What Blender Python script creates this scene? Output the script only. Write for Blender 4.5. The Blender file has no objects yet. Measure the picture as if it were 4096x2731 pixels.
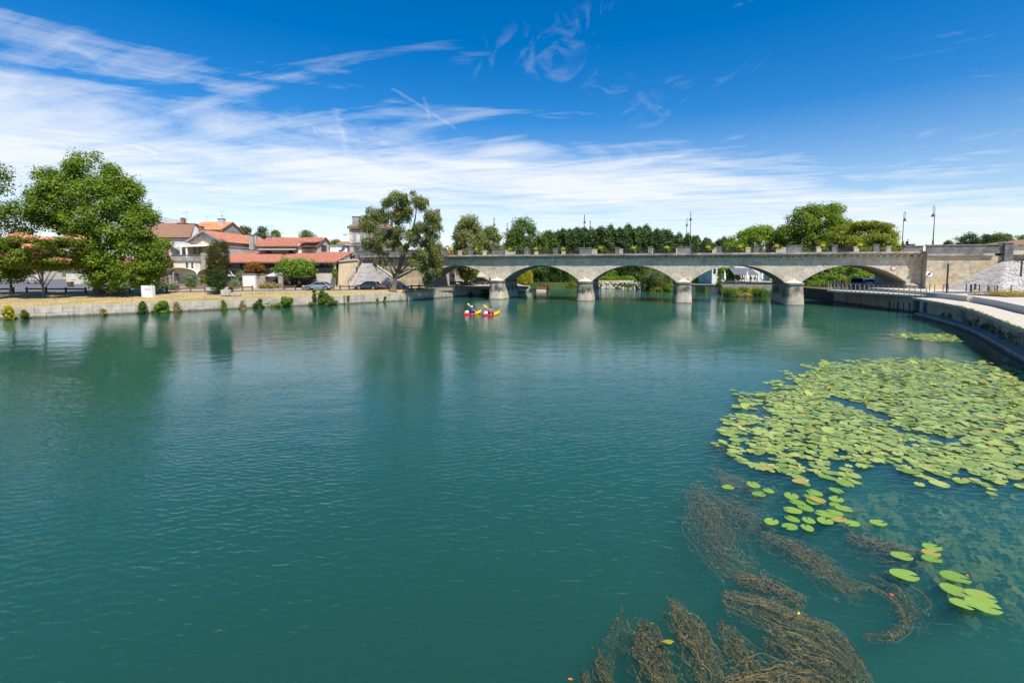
import bpy, bmesh, math, random
import numpy as np
from mathutils import Vector, Matrix
R = math.radians
random.seed(7)
rng = np.random.default_rng(7)
SC = bpy.context.scene
COL = SC.collection

# ---------------------------------------------------------------- camera
FPX, PPX, PPY, PITCH, CAMH = 1950.0, 2048.0, 1206.0, R(4.0), 5.6
cd = bpy.data.cameras.new('camera')
cam = bpy.data.objects.new('camera', cd); COL.objects.link(cam)
cd.sensor_width = 36.0; cd.lens = 36.0 * FPX / 4096.0
cd.shift_y = -(1365.5 - PPY) / 4096.0
cd.clip_start = 0.1; cd.clip_end = 20000
cam.location = (0, 0, CAMH); cam.rotation_euler = (R(90) - PITCH, 0, 0)
SC.camera = cam

# ---------------------------------------------------------------- sky
SUN_AZ = math.atan2(0.52, -0.854)      # clockwise from +Y
SUN_EL = R(56)
W = bpy.data.worlds.new('World'); SC.world = W; W.use_nodes = True
wt = W.node_tree; wt.nodes.clear()
def wn(t, **k):
    n = wt.nodes.new(t)
    for a, b in k.items(): setattr(n, a, b)
    return n
def wl(a, b): wt.links.new(a, b)
def wmath(op, a, b=None, c=None, clamp=False):
    n = wn('ShaderNodeMath', operation=op, use_clamp=clamp)
    for i, x in enumerate((a, b, c)):
        if x is None: continue
        if isinstance(x, (int, float)): n.inputs[i].default_value = x
        else: wl(x, n.inputs[i])
    return n.outputs[0]
def wramp(val, pts):
    n = wn('ShaderNodeValToRGB'); cr = n.color_ramp
    while len(cr.elements) < len(pts): cr.elements.new(0.5)
    for e, (p, c) in zip(cr.elements, pts):
        e.position = p; e.color = (c, c, c, 1)
    wl(val, n.inputs[0]); return n.outputs[0]
def wcomb(x, y, z=0.0):
    n = wn('ShaderNodeCombineXYZ')
    for i, q in enumerate((x, y, z)):
        if isinstance(q, (int, float)): n.inputs[i].default_value = q
        else: wl(q, n.inputs[i])
    return n.outputs[0]
def wnoise(vec, scale, detail=6, rough=0.55, dist=0.0):
    n = wn('ShaderNodeTexNoise'); wl(vec, n.inputs['Vector'])
    n.inputs['Scale'].default_value = scale; n.inputs['Detail'].default_value = detail
    n.inputs['Roughness'].default_value = rough; n.inputs['Distortion'].default_value = dist
    return n.outputs['Fac']
sky = wn('ShaderNodeTexSky', sky_type='NISHITA', sun_disc=False)
sky.sun_elevation = SUN_EL; sky.sun_rotation = SUN_AZ
sky.altitude = 50; sky.air_density = 1.0; sky.dust_density = 0.25; sky.ozone_density = 2.5
hs = wn('ShaderNodeHueSaturation'); hs.inputs['Saturation'].default_value = 1.50; hs.inputs['Hue'].default_value = 0.505
hs.inputs['Value'].default_value = 1.0
wl(sky.outputs[0], hs.inputs['Color'])
tc = wn('ShaderNodeTexCoord')
sp = wn('ShaderNodeSeparateXYZ'); wl(tc.outputs['Generated'], sp.inputs[0])
zc = wmath('MAXIMUM', sp.outputs[2], 0.025)
wl(wmath('ADD', wmath('MULTIPLY', wmath('MULTIPLY', sp.outputs[2], 3.6, clamp=True), 0.65), 0.85), hs.inputs['Saturation'])
u_ = wmath('DIVIDE', sp.outputs[0], zc); v_ = wmath('DIVIDE', sp.outputs[1], zc)
# a cirrus deck: s runs along the band, t across it (band lies beyond t ~ 3)
s_ = wmath('MULTIPLY', wmath('ADD', u_, wmath('MULTIPLY', v_, 0.36)), 0.94)
t_ = wmath('MULTIPLY', wmath('SUBTRACT', v_, wmath('MULTIPLY', u_, 0.36)), 0.94)
big = wnoise(wcomb(s_, t_, 12.1), 0.33, 3, 0.5)
tw = wmath('ADD', t_, wmath('MULTIPLY', wmath('SUBTRACT', big, 0.5), 4.2))
cover = wramp(wmath('DIVIDE', tw, 20.0, clamp=True),
              [(0.0, 0.0), (0.115, 0.05), (0.155, 0.34), (0.215, 0.70), (0.29, 0.95), (0.40, 0.66), (0.58, 0.62), (1.0, 0.74)])
streak = wnoise(wcomb(wmath('MULTIPLY', s_, 0.50), wmath('MULTIPLY', t_, 0.80), 6.2), 1.15, 10, 0.62, 0.7)
fine = wnoise(wcomb(wmath('MULTIPLY', wmath('SUBTRACT', t_, wmath('MULTIPLY', s_, 0.8)), 0.30), wmath('MULTIPLY', wmath('ADD', t_, s_), 1.15), 1.9), 1.3, 9, 0.62, 0.6)
st = wmath('ADD', wmath('MULTIPLY', streak, 0.58), wmath('MULTIPLY', fine, 0.42))
dens = wmath('MULTIPLY', wmath('SUBTRACT', wmath('ADD', cover, wmath('MULTIPLY', wmath('SUBTRACT', st, 0.5), 2.6)), 0.36), 1.45, clamp=True)
# small detached wisps higher up
wmask = wmath('MULTIPLY', wmath('SUBTRACT', wnoise(wcomb(u_, v_, 12.9), 1.15, 2, 0.5), 0.56), 6.0, clamp=True)
wisp = wmath('MULTIPLY', wmath('SUBTRACT', wnoise(wcomb(wmath('MULTIPLY', u_, 2.2), v_, 5.5), 2.3, 8, 0.6, 1.2), 0.50), 2.4, clamp=True)
wisp = wmath('MULTIPLY', wmath('MULTIPLY', wisp, wmask), 0.75)
def contrail(ax, ay, bx, by, w, k):
    L = math.hypot(bx - ax, by - ay); dx, dy = (bx - ax) / L, (by - ay) / L
    wob = wmath('MULTIPLY', wmath('SUBTRACT', wnoise(wcomb(u_, v_, 3.0), 6.0, 3), 0.5), w * 3)
    al = wmath('ADD', wmath('MULTIPLY', wmath('SUBTRACT', u_, ax), dx), wmath('MULTIPLY', wmath('SUBTRACT', v_, ay), dy))
    ac = wmath('ADD', wmath('ABSOLUTE', wmath('ADD', wob, wmath('ADD', wmath('MULTIPLY', wmath('SUBTRACT', u_, ax), -dy), wmath('MULTIPLY', wmath('SUBTRACT', v_, ay), dx)))), 0.0)
    inside = wmath('MULTIPLY', wmath('GREATER_THAN', al, 0.0), wmath('LESS_THAN', al, L))
    line = wmath('SUBTRACT', 1.0, wmath('DIVIDE', ac, w), clamp=True)
    return wmath('MULTIPLY', wmath('MULTIPLY', line, inside), k)
tr = wmath('ADD', contrail(-0.67, 2.81, -0.40, 3.62, 0.022, 0.15), contrail(-1.12, 3.15, -1.43, 4.3, 0.03, 0.15))
tr = wmath('ADD', tr, contrail(-0.52, 2.95, -0.56, 3.42, 0.016, 0.10))
alltr = wmath('ADD', wmath('ADD', dens, wisp), tr, clamp=True)
W.cycles.sampling_method = 'MANUAL'; W.cycles.sample_map_resolution = 256
# nothing below the horizon
alltr = wmath('MULTIPLY', alltr, wmath('MULTIPLY', sp.outputs[2], 60.0, clamp=True))
b1 = wn('ShaderNodeBackground'); wl(hs.outputs[0], b1.inputs[0]); b1.inputs[1].default_value = 0.115
b2 = wn('ShaderNodeBackground'); b2.inputs[0].default_value = (0.90, 0.94, 1.0, 1); b2.inputs[1].default_value = 0.78
mx = wn('ShaderNodeMixShader'); wl(wmath('MULTIPLY', alltr, 0.93), mx.inputs[0]); wl(b1.outputs[0], mx.inputs[1]); wl(b2.outputs[0], mx.inputs[2])
wo = wn('ShaderNodeOutputWorld'); wl(mx.outputs[0], wo.inputs[0])

# ---------------------------------------------------------------- sun
sd = bpy.data.lights.new('sun', 'SUN'); so = bpy.data.objects.new('sun', sd); COL.objects.link(so)
sd.energy = 5.0; sd.angle = R(0.53); sd.color = (1.0, 0.955, 0.88)
sdir = Vector((math.sin(SUN_AZ) * math.cos(SUN_EL), math.cos(SUN_AZ) * math.cos(SUN_EL), math.sin(SUN_EL)))
so.rotation_euler = sdir.to_track_quat('Z', 'Y').to_euler(); so.location = (60, -40, 80)

# ---------------------------------------------------------------- exposure
SC.view_settings.view_transform = 'Standard'; SC.view_settings.look = 'None'
SC.view_settings.exposure = 0.42; SC.view_settings.gamma = 1.0
SC.view_settings.use_curve_mapping = False
SC.render.engine = 'CYCLES'
SC.cycles.use_denoising = True; SC.cycles.use_adaptive_sampling = True; SC.cycles.adaptive_threshold = 0.02
SC.cycles.max_bounces = 10; SC.cycles.transparent_max_bounces = 16; SC.cycles.volume_bounces = 1
SC.cycles.diffuse_bounces = 3; SC.cycles.glossy_bounces = 3; SC.cycles.transmission_bounces = 4
SC.cycles.caustics_reflective = False; SC.cycles.caustics_refractive = False
SC.cycles.sample_clamp_indirect = 6.0

# ---------------------------------------------------------------- survey helpers (photo pixel -> place)
def ray(px, py):
    xc = (px - PPX) / FPX; yc = -(py - PPY) / FPX
    return Vector((xc, math.cos(PITCH) + yc * math.sin(PITCH), -math.sin(PITCH) + yc * math.cos(PITCH)))
def G(px, py, z=0.0):
    r = ray(px, py); k = (z - CAMH) / r.z
    return Vector((r.x * k, r.y * k, z))
def P(px, py, Y):
    r = ray(px, py); k = Y / r.y
    return Vector((r.x * k, Y, CAMH + r.z * k))

# ---------------------------------------------------------------- materials
M = {}
def nt(name):
    m = bpy.data.materials.new(name); m.use_nodes = True
    t = m.node_tree; t.nodes.clear()
    o = t.nodes.new('ShaderNodeOutputMaterial')
    return m, t, o
def node(t, ty, ins=None, **k):
    n = t.nodes.new(ty)
    for a, b in k.items(): setattr(n, a, b)
    for a, b in (ins or {}).items():
        if hasattr(b, 'is_linked') or b.__class__.__name__.startswith('NodeSocket'): t.links.new(b, n.inputs[a])
        else: n.inputs[a].default_value = b
    return n
def c4(c): return (c[0], c[1], c[2], 1.0)
def mixc(t, fac, a, b, mode='MIX'):
    n = t.nodes.new('ShaderNodeMix'); n.data_type = 'RGBA'; n.blend_type = mode
    for s, x in ((n.inputs[0], fac), (n.inputs[6], a), (n.inputs[7], b)):
        if isinstance(x, (int, float)): s.default_value = x
        elif isinstance(x, tuple): s.default_value = c4(x)
        else: t.links.new(x, s)
    return n.outputs[2]
def mmath(t, op, a, b=None, clamp=False):
    n = t.nodes.new('ShaderNodeMath'); n.operation = op; n.use_clamp = clamp
    for i, x in enumerate((a, b)):
        if x is None: continue
        if isinstance(x, (int, float)): n.inputs[i].default_value = x
        else: t.links.new(x, n.inputs[i])
    return n.outputs[0]
def mnoise(t, vec, scale, detail=4, rough=.55, dist=0.):
    n = node(t, 'ShaderNodeTexNoise', {'Vector': vec, 'Scale': scale, 'Detail': detail, 'Roughness': rough, 'Distortion': dist})
    return n.outputs['Fac']
def mramp(t, val, p0, p1):
    n = t.nodes.new('ShaderNodeMapRange'); t.links.new(val, n.inputs[0])
    n.inputs[1].default_value = p0; n.inputs[2].default_value = p1; n.clamp = True
    return n.outputs[0]
def stretch(t, vec, s):
    n = node(t, 'ShaderNodeMapping', {'Vector': vec, 'Scale': s}); return n.outputs[0]
def mat(name, col, rough=.85, var=.18, scale=2.0, bump=0.0, bscale=25, spec=.25, rnd=0.0, stain=None, stain_amt=.5,
        stain_scale=(.8, .8, .25), stain_lo=.5, blotch=None, blotch_amt=.5, blotch_scale=.5, metallic=0.0, coat=0.0):
    m, t, o = nt(name)
    pos = node(t, 'ShaderNodeNewGeometry').outputs['Position']
    n1 = mnoise(t, pos, scale, 6, .6)
    c = mixc(t, mramp(t, n1, .3, .7), tuple(x * (1 - var) for x in col), tuple(min(1, x * (1 + var)) for x in col))
    if blotch:
        c = mixc(t, mmath(t, 'MULTIPLY', mramp(t, mnoise(t, pos, blotch_scale, 5, .6, .4), .48, .66), blotch_amt), c, blotch)
    if stain:
        n2 = mnoise(t, stretch(t, pos, stain_scale), 1.0, 7, .65, .3)
        c = mixc(t, mmath(t, 'MULTIPLY', mramp(t, n2, stain_lo, stain_lo + .18), stain_amt), c, stain)
    if rnd:
        oi = node(t, 'ShaderNodeObjectInfo').outputs['Random']
        k = mmath(t, 'ADD', mmath(t, 'MULTIPLY', oi, 2 * rnd), 1 - rnd)
        kk = node(t, 'ShaderNodeCombineColor'); 
        for i in range(3): t.links.new(k, kk.inputs[i])
        c = mixc(t, 1.0, c, kk.outputs[0], 'MULTIPLY')
    b = node(t, 'ShaderNodeBsdfPrincipled', {'Base Color': c, 'Roughness': rough, 'Specular IOR Level': spec, 'Metallic': metallic, 'Coat Weight': coat})
    if bump:
        bn = node(t, 'ShaderNodeBump', {'Height': mnoise(t, pos, bscale, 6, .65), 'Strength': bump, 'Distance': .05})
        t.links.new(bn.outputs[0], b.inputs['Normal'])
    t.links.new(b.outputs[0], o.inputs[0])
    M[name] = m; return m
def leafmat(name, ca, cb, trans=.35, rough=.55, patch=None):
    m, t, o = nt(name)
    geo = node(t, 'ShaderNodeNewGeometry')
    c = mixc(t, geo.outputs['Random Per Island'], ca, cb)
    n1 = mnoise(t, geo.outputs['Position'], .55, 3)
    c = mixc(t, mmath(t, 'MULTIPLY', mramp(t, n1, .4, .65), .45), c, tuple(x * 1.45 for x in cb))
    if patch: c = mixc(t, mmath(t, 'MULTIPLY', mramp(t, mnoise(t, geo.outputs['Position'], .35, 2), .5, .62), .6), c, patch)
    oi = node(t, 'ShaderNodeObjectInfo').outputs['Random']
    hsn = node(t, 'ShaderNodeHueSaturation', {'Color': c, 'Value': mmath(t, 'ADD', mmath(t, 'MULTIPLY', oi, .3), .85)})
    c = hsn.outputs[0]
    b = node(t, 'ShaderNodeBsdfPrincipled', {'Base Color': c, 'Roughness': rough, 'Specular IOR Level': .3})
    tr_ = node(t, 'ShaderNodeBsdfTranslucent', {'Color': mixc(t, 1.0, c, (1.1, 1.25, .6), 'MULTIPLY')})
    mxs = node(t, 'ShaderNodeMixShader', {0: trans}); t.links.new(b.outputs[0], mxs.inputs[1]); t.links.new(tr_.outputs[0], mxs.inputs[2])
    t.links.new(mxs.outputs[0], o.inputs[0]); M[name] = m; return m
mat('stone', (.57, .49, .375), .9, .2, 1.5, .5, 9, rnd=.13, stain=(.16, .15, .135), stain_amt=.4, stain_lo=.54, blotch=(.56, .44, .28), blotch_amt=.5)
mat('stone_mortar', (.41, .365, .30), .95, .2, 3, .3, 12)
mat('stone_dark', (.17, .165, .155), .9, .3, 2.0, .6, 10, rnd=.14, stain=(.05, .05, .05), stain_amt=.5, blotch=(.33, .30, .25), blotch_amt=.5, blotch_scale=.9)
mat('stone_cornice', (.37, .335, .285), .9, .25, 1.2, .5, 10, rnd=.15, stain=(.07, .068, .066), stain_amt=.7, stain_scale=(.5, .5, 1.4), stain_lo=.46, blotch=(.45, .30, .14), blotch_amt=.4)
mat('stone_warm', (.54, .44, .30), .9, .2, 1.4, .5, 9, rnd=.14, stain=(.14, .13, .12), stain_amt=.4, blotch=(.50, .32, .14), blotch_amt=.5)
mat('sett', (.44, .405, .37), .92, .25, 2.5, .6, 9, rnd=.20, blotch=(.24, .22, .20), blotch_amt=.5)
mat('concrete', (.43, .40, .35), .9, .14, 1.5, .35, 14, rnd=.06, stain=(.15, .14, .12), stain_amt=.45, stain_scale=(1.3, 1.3, .2), stain_lo=.52)
mat('concrete_new', (.52, .49, .43), .85, .08, 2, .2, 20, stain=(.36, .34, .31), stain_amt=.35, stain_scale=(2, 2, .3))
mat('quay_stone', (.44, .39, .31), .9, .2, 1.3, .5, 9, rnd=.10, stain=(.11, .10, .085), stain_amt=.55, stain_scale=(1.2, 1.2, .3), stain_lo=.53)
mat('paving', (.52, .455, .35), .9, .1, 3, .2, 18, blotch=(.45, .41, .34), blotch_amt=.4)
mat('asphalt', (.125, .125, .13), .95, .15, 4, .3, 30, blotch=(.18, .175, .17), blotch_amt=.5)
mat('gravel_path', (.36, .31, .24), .95, .15, 4, .3, 20)
mat('dry_grass', (.45, .33, .16), .95, .3, 5, .8, 22, blotch=(.16, .17, .045), blotch_amt=.55, blotch_scale=.22)
mat('green_ground', (.07, .11, .025), .95, .3, 2, .8, 12)
mat('soil', (.12, .09, .06), .95, .2, 3, .3, 12)
mat('riverbed', (.045, .075, .05), .95, .3, 1.0)
mat('bark', (.15, .115, .08), .95, .35, 6, .9, 14, blotch=(.19, .16, .07), blotch_amt=.5, blotch_scale=1.5)
mat('bark_grey', (.21, .19, .16), .95, .3, 6, .7, 14)
mat('iron', (.055, .035, .038), .5, .1, 5, spec=.4)
mat('steel', (.33, .31, .29), .4, .1, 5, spec=.5, metallic=.6)
mat('dark_metal', (.075, .065, .06), .55, .15, 5)
mat('timber', (.19, .085, .045), .8, .3, 8, .4, 30, rnd=.15)
mat('timber_dark', (.065, .05, .04), .8, .3, 8, .4, 30)
mat('plaster_cream', (.62, .54, .42), .9, .08, 1.5, .15, 20, stain=(.36, .32, .27), stain_amt=.4, stain_scale=(1, 1, .3))
mat('plaster_grey', (.50, .46, .40), .9, .10, 1.5, .15, 20, stain=(.25, .23, .21), stain_amt=.45, stain_scale=(1, 1, .3))
mat('plaster_white', (.72, .70, .66), .9, .08, 1.2, .15, 20, stain=(.34, .32, .30), stain_amt=.5, stain_scale=(1, 1, .25))
mat('plaster_yellow', (.70, .58, .32), .9, .08, 1.5)
mat('rubble', (.36, .32, .26), .95, .4, 5.0, .9, 7, blotch=(.18, .16, .14), blotch_amt=.6, blotch_scale=1.5)
mat('ashlar_grey', (.34, .315, .28), .9, .2, 1.2, .4, 10, stain=(.09, .088, .085), stain_amt=.7, stain_scale=(.6, .6, .5), stain_lo=.47, rnd=.05)
mat('brick', (.40, .155, .085), .9, .2, 5, .5, 16, rnd=.15, blotch=(.25, .11, .07), blotch_amt=.5)
mat('tile_red', (.36, .135, .085), .85, .35, 2.6, .6, 10, rnd=.12, blotch=(.47, .27, .17), blotch_amt=.65, blotch_scale=2.2, stain=(.15, .06, .04), stain_amt=.5, stain_scale=(1.6, 1.6, 1.6))
mat('tile_orange', (.56, .20, .085), .85, .3, 2.6, .6, 10, rnd=.1, blotch=(.62, .33, .18), blotch_amt=.5, blotch_scale=2.2, stain=(.22, .09, .05), stain_amt=.5, stain_scale=(1.6, 1.6, 1.6))
mat('tile_brown', (.27, .15, .095), .9, .35, 2.6, .6, 10, rnd=.1, blotch=(.33, .24, .16), blotch_amt=.6, blotch_scale=1.6, stain=(.10, .065, .05), stain_amt=.6, stain_scale=(1.6, 1.6, 1.6))
mat('sheet_metal', (.30, .30, .30), .55, .2, 2, metallic=.3)
mat('canvas', (.72, .66, .54), .9, .06, 2)
mat('canvas_grey', (.50, .46, .42), .9, .06, 2)
mat('canvas_dark', (.035, .035, .042), .9, .06, 2)
mat('canvas_white', (.82, .82, .84), .9, .04, 2)
mat('awning_stripe', (.30, .285, .25), .9, .1, 2)
mat('awning_dark', (.12, .125, .14), .7, .1, 2)
mat('white_paint', (.78, .78, .77), .6, .04, 3)
mat('grey_paint', (.42, .43, .44), .6, .06, 3)
mat('dark_paint', (.07, .065, .06), .6, .1, 3)
mat('shutter', (.58, .60, .62), .7, .06, 3)
mat('brown_frame', (.16, .12, .08), .6, .1, 3)
mat('zinc', (.36, .40, .45), .45, .1, 3, metallic=.4)
mat('glass_dark', (.02, .025, .03), .08, .05, 2, spec=.6)
mat('glass_car', (.015, .018, .02), .05, .02, 2, spec=.7)
def pier_stone():
    mat('stone_pier', (.50, .43, .32), .9, .2, 1.5, .5, 8, rnd=.08, stain=(.16, .145, .12), stain_amt=.5, stain_scale=(1.2, 1.2, .3), stain_lo=.54)
    m = M['stone_pier']; t = m.node_tree; b = [n for n in t.nodes if n.type == 'BSDF_PRINCIPLED'][0]; old = b.inputs['Base Color'].links[0].from_socket
    pos = node(t, 'ShaderNodeNewGeometry').outputs['Position']; z = node(t, 'ShaderNodeSeparateXYZ', {0: pos}).outputs[2]
    n1 = mnoise(t, stretch(t, pos, (1.6, 1.6, .35)), 1.0, 6, .65, .4); zz = mmath(t, 'ADD', z, mmath(t, 'MULTIPLY', mmath(t, 'SUBTRACT', n1, .5), 3.2))
    k = mmath(t, 'MULTIPLY', mramp(t, zz, 1.25, 1.6), mmath(t, 'SUBTRACT', 1.0, mmath(t, 'MULTIPLY', mramp(t, zz, 2.2, 2.9), .55)))
    n2 = mnoise(t, pos, .9, 3, .5)
    k = mmath(t, 'MULTIPLY', k, mmath(t, 'ADD', mmath(t, 'MULTIPLY', mramp(t, n2, .4, .6), .5), .42))
    c = mixc(t, k, old, (.05, .048, .045)); wet = mmath(t, 'SUBTRACT', 1.0, mramp(t, z, .05, .22)); c = mixc(t, mmath(t, 'MULTIPLY', wet, .7), c, (.06, .055, .035)); t.links.new(c, b.inputs['Base Color'])
pier_stone()
def waterline(name, top=.34, col=(.055, .055, .03)):
    t = M[name].node_tree; b = [n for n in t.nodes if n.type == 'BSDF_PRINCIPLED'][0]; old = b.inputs['Base Color'].links[0].from_socket
    pos = node(t, 'ShaderNodeNewGeometry').outputs['Position']; z = node(t, 'ShaderNodeSeparateXYZ', {0: pos}).outputs[2]
    zz = mmath(t, 'SUBTRACT', z, mmath(t, 'MULTIPLY', mnoise(t, stretch(t, pos, (1.1, 1.1, .6)), 1.6, 5, .65), .45))
    k = mmath(t, 'SUBTRACT', 1.0, mramp(t, zz, -.12, top - .24)); c = mixc(t, mmath(t, 'MULTIPLY', k, .8), old, col)
    drip = mramp(t, mnoise(t, stretch(t, pos, (3.2, 3.2, .10)), 1.0, 5, .6), .56, .70); c = mixc(t, mmath(t, 'MULTIPLY', drip, .42), c, (.10, .092, .075)); t.links.new(c, b.inputs['Base Color'])
waterline('quay_stone'); waterline('concrete')
mat('rubber', (.02, .02, .02), .8, .1, 5)
mat('rim', (.42, .42, .43), .3, .05, 5, metallic=.8)
mat('lamp_red', (.35, .01, .01), .3, .05, 5)
mat('lamp_clear', (.75, .75, .75), .15, .05, 5)
mat('paint_grey', (.30, .33, .36), .3, .02, 2, metallic=.5, coat=.6)
mat('paint_navy', (.018, .022, .032), .25, .02, 2, spec=.5, coat=.8)
mat('paint_black', (.012, .012, .014), .25, .02, 2, spec=.5, coat=.8)
mat('paint_white', (.75, .75, .74), .3, .02, 2, coat=.6)
mat('paint_maroon', (.07, .012, .015), .3, .02, 2, coat=.6)
mat('sign_blue', (.01, .08, .42), .4, .03, 3)
mat('sign_red', (.55, .012, .02), .4, .03, 3)
mat('sign_white', (.80, .80, .80), .4, .03, 3)
mat('sign_black', (.02, .02, .02), .4, .03, 3)
mat('planter_green', (.035, .085, .06), .6, .1, 4)
mat('plastic_yellow', (.75, .52, .02), .4, .04, 3)
mat('plastic_grey', (.10, .105, .11), .5, .05, 3)
mat('plastic_white', (.82, .81, .80), .35, .03, 3)
mat('kayak_orange', (.70, .16, .02), .35, .04, 3)
mat('skin', (.50, .29, .20), .6, .06, 6)
mat('skin_dark', (.11, .06, .04), .6, .06, 6)
mat('hair_dark', (.02, .014, .01), .6, .2, 20)
mat('hair_grey', (.45, .42, .38), .7, .2, 20)
for nm, c in dict(cloth_white=(.80, .80, .79), cloth_blue=(.03, .06, .42), cloth_navy=(.02, .025, .05), cloth_teal=(.01, .28, .36), cloth_black=(.015, .015, .018),
                  cloth_red=(.50, .03, .03), cloth_coral=(.72, .14, .11), cloth_khaki=(.40, .32, .21), cloth_sky=(.05, .27, .50), cloth_denim=(.07, .10, .17), cloth_maroon=(.24, .03, .04),
                  cloth_straw=(.70, .60, .42)).items(): mat(nm, c, .9, .1, 12)
mat('dog_fur', (.40, .27, .14), .9, .25, 9)
mat('rock', (.46, .41, .34), .95, .25, 2, .7, 6, rnd=.22)
leafmat('leaf_plane', (.090, .160, .012), (.185, .245, .022), .4)
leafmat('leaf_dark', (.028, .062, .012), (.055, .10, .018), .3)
leafmat('leaf_yew', (.040, .046, .008), (.080, .080, .012), .15, .7)
leafmat('leaf_olive', (.135, .165, .042), (.235, .26, .082), .38, patch=(.28, .24, .07))
leafmat('leaf_poplar', (.072, .125, .044), (.13, .195, .07), .38)
leafmat('leaf_grove', (.13, .205, .02), (.225, .295, .035), .42)
leafmat('leaf_mid', (.075, .130, .022), (.135, .195, .034), .38)
leafmat('leaf_bright', (.13, .22, .02), (.20, .29, .035), .4)
leafmat('leaf_lime', (.42, .46, .015), (.60, .62, .03), .35)
leafmat('leaf_gold', (.32, .30, .02), (.46, .42, .03), .4)
leafmat('leaf_yellowgreen', (.15, .18, .015), (.23, .25, .025), .4)
leafmat('leaf_willow', (.13, .17, .055), (.20, .24, .085), .4)
leafmat('leaf_silver', (.12, .16, .075), (.20, .25, .125), .3)
leafmat('leaf_rust', (.19, .085, .02), (.28, .14, .03), .35)
leafmat('leaf_reddark', (.09, .02, .02), (.16, .04, .03), .35)
leafmat('leaf_ochre', (.34, .20, .03), (.45, .34, .05), .35)
leafmat('leaf_reed', (.07, .13, .02), (.13, .19, .03), .35)
leafmat('leaf_albizia', (.12, .18, .02), (.20, .26, .03), .4)
leafmat('bloom_pink', (.72, .22, .17), (.80, .36, .28), .4)
leafmat('bloom_red', (.42, .05, .03), (.55, .10, .05), .3)
leafmat('leaf_purple', (.055, .035, .035), (.10, .06, .055), .3)
leafmat('leaf_dry', (.30, .23, .09), (.42, .33, .14), .3)

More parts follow.
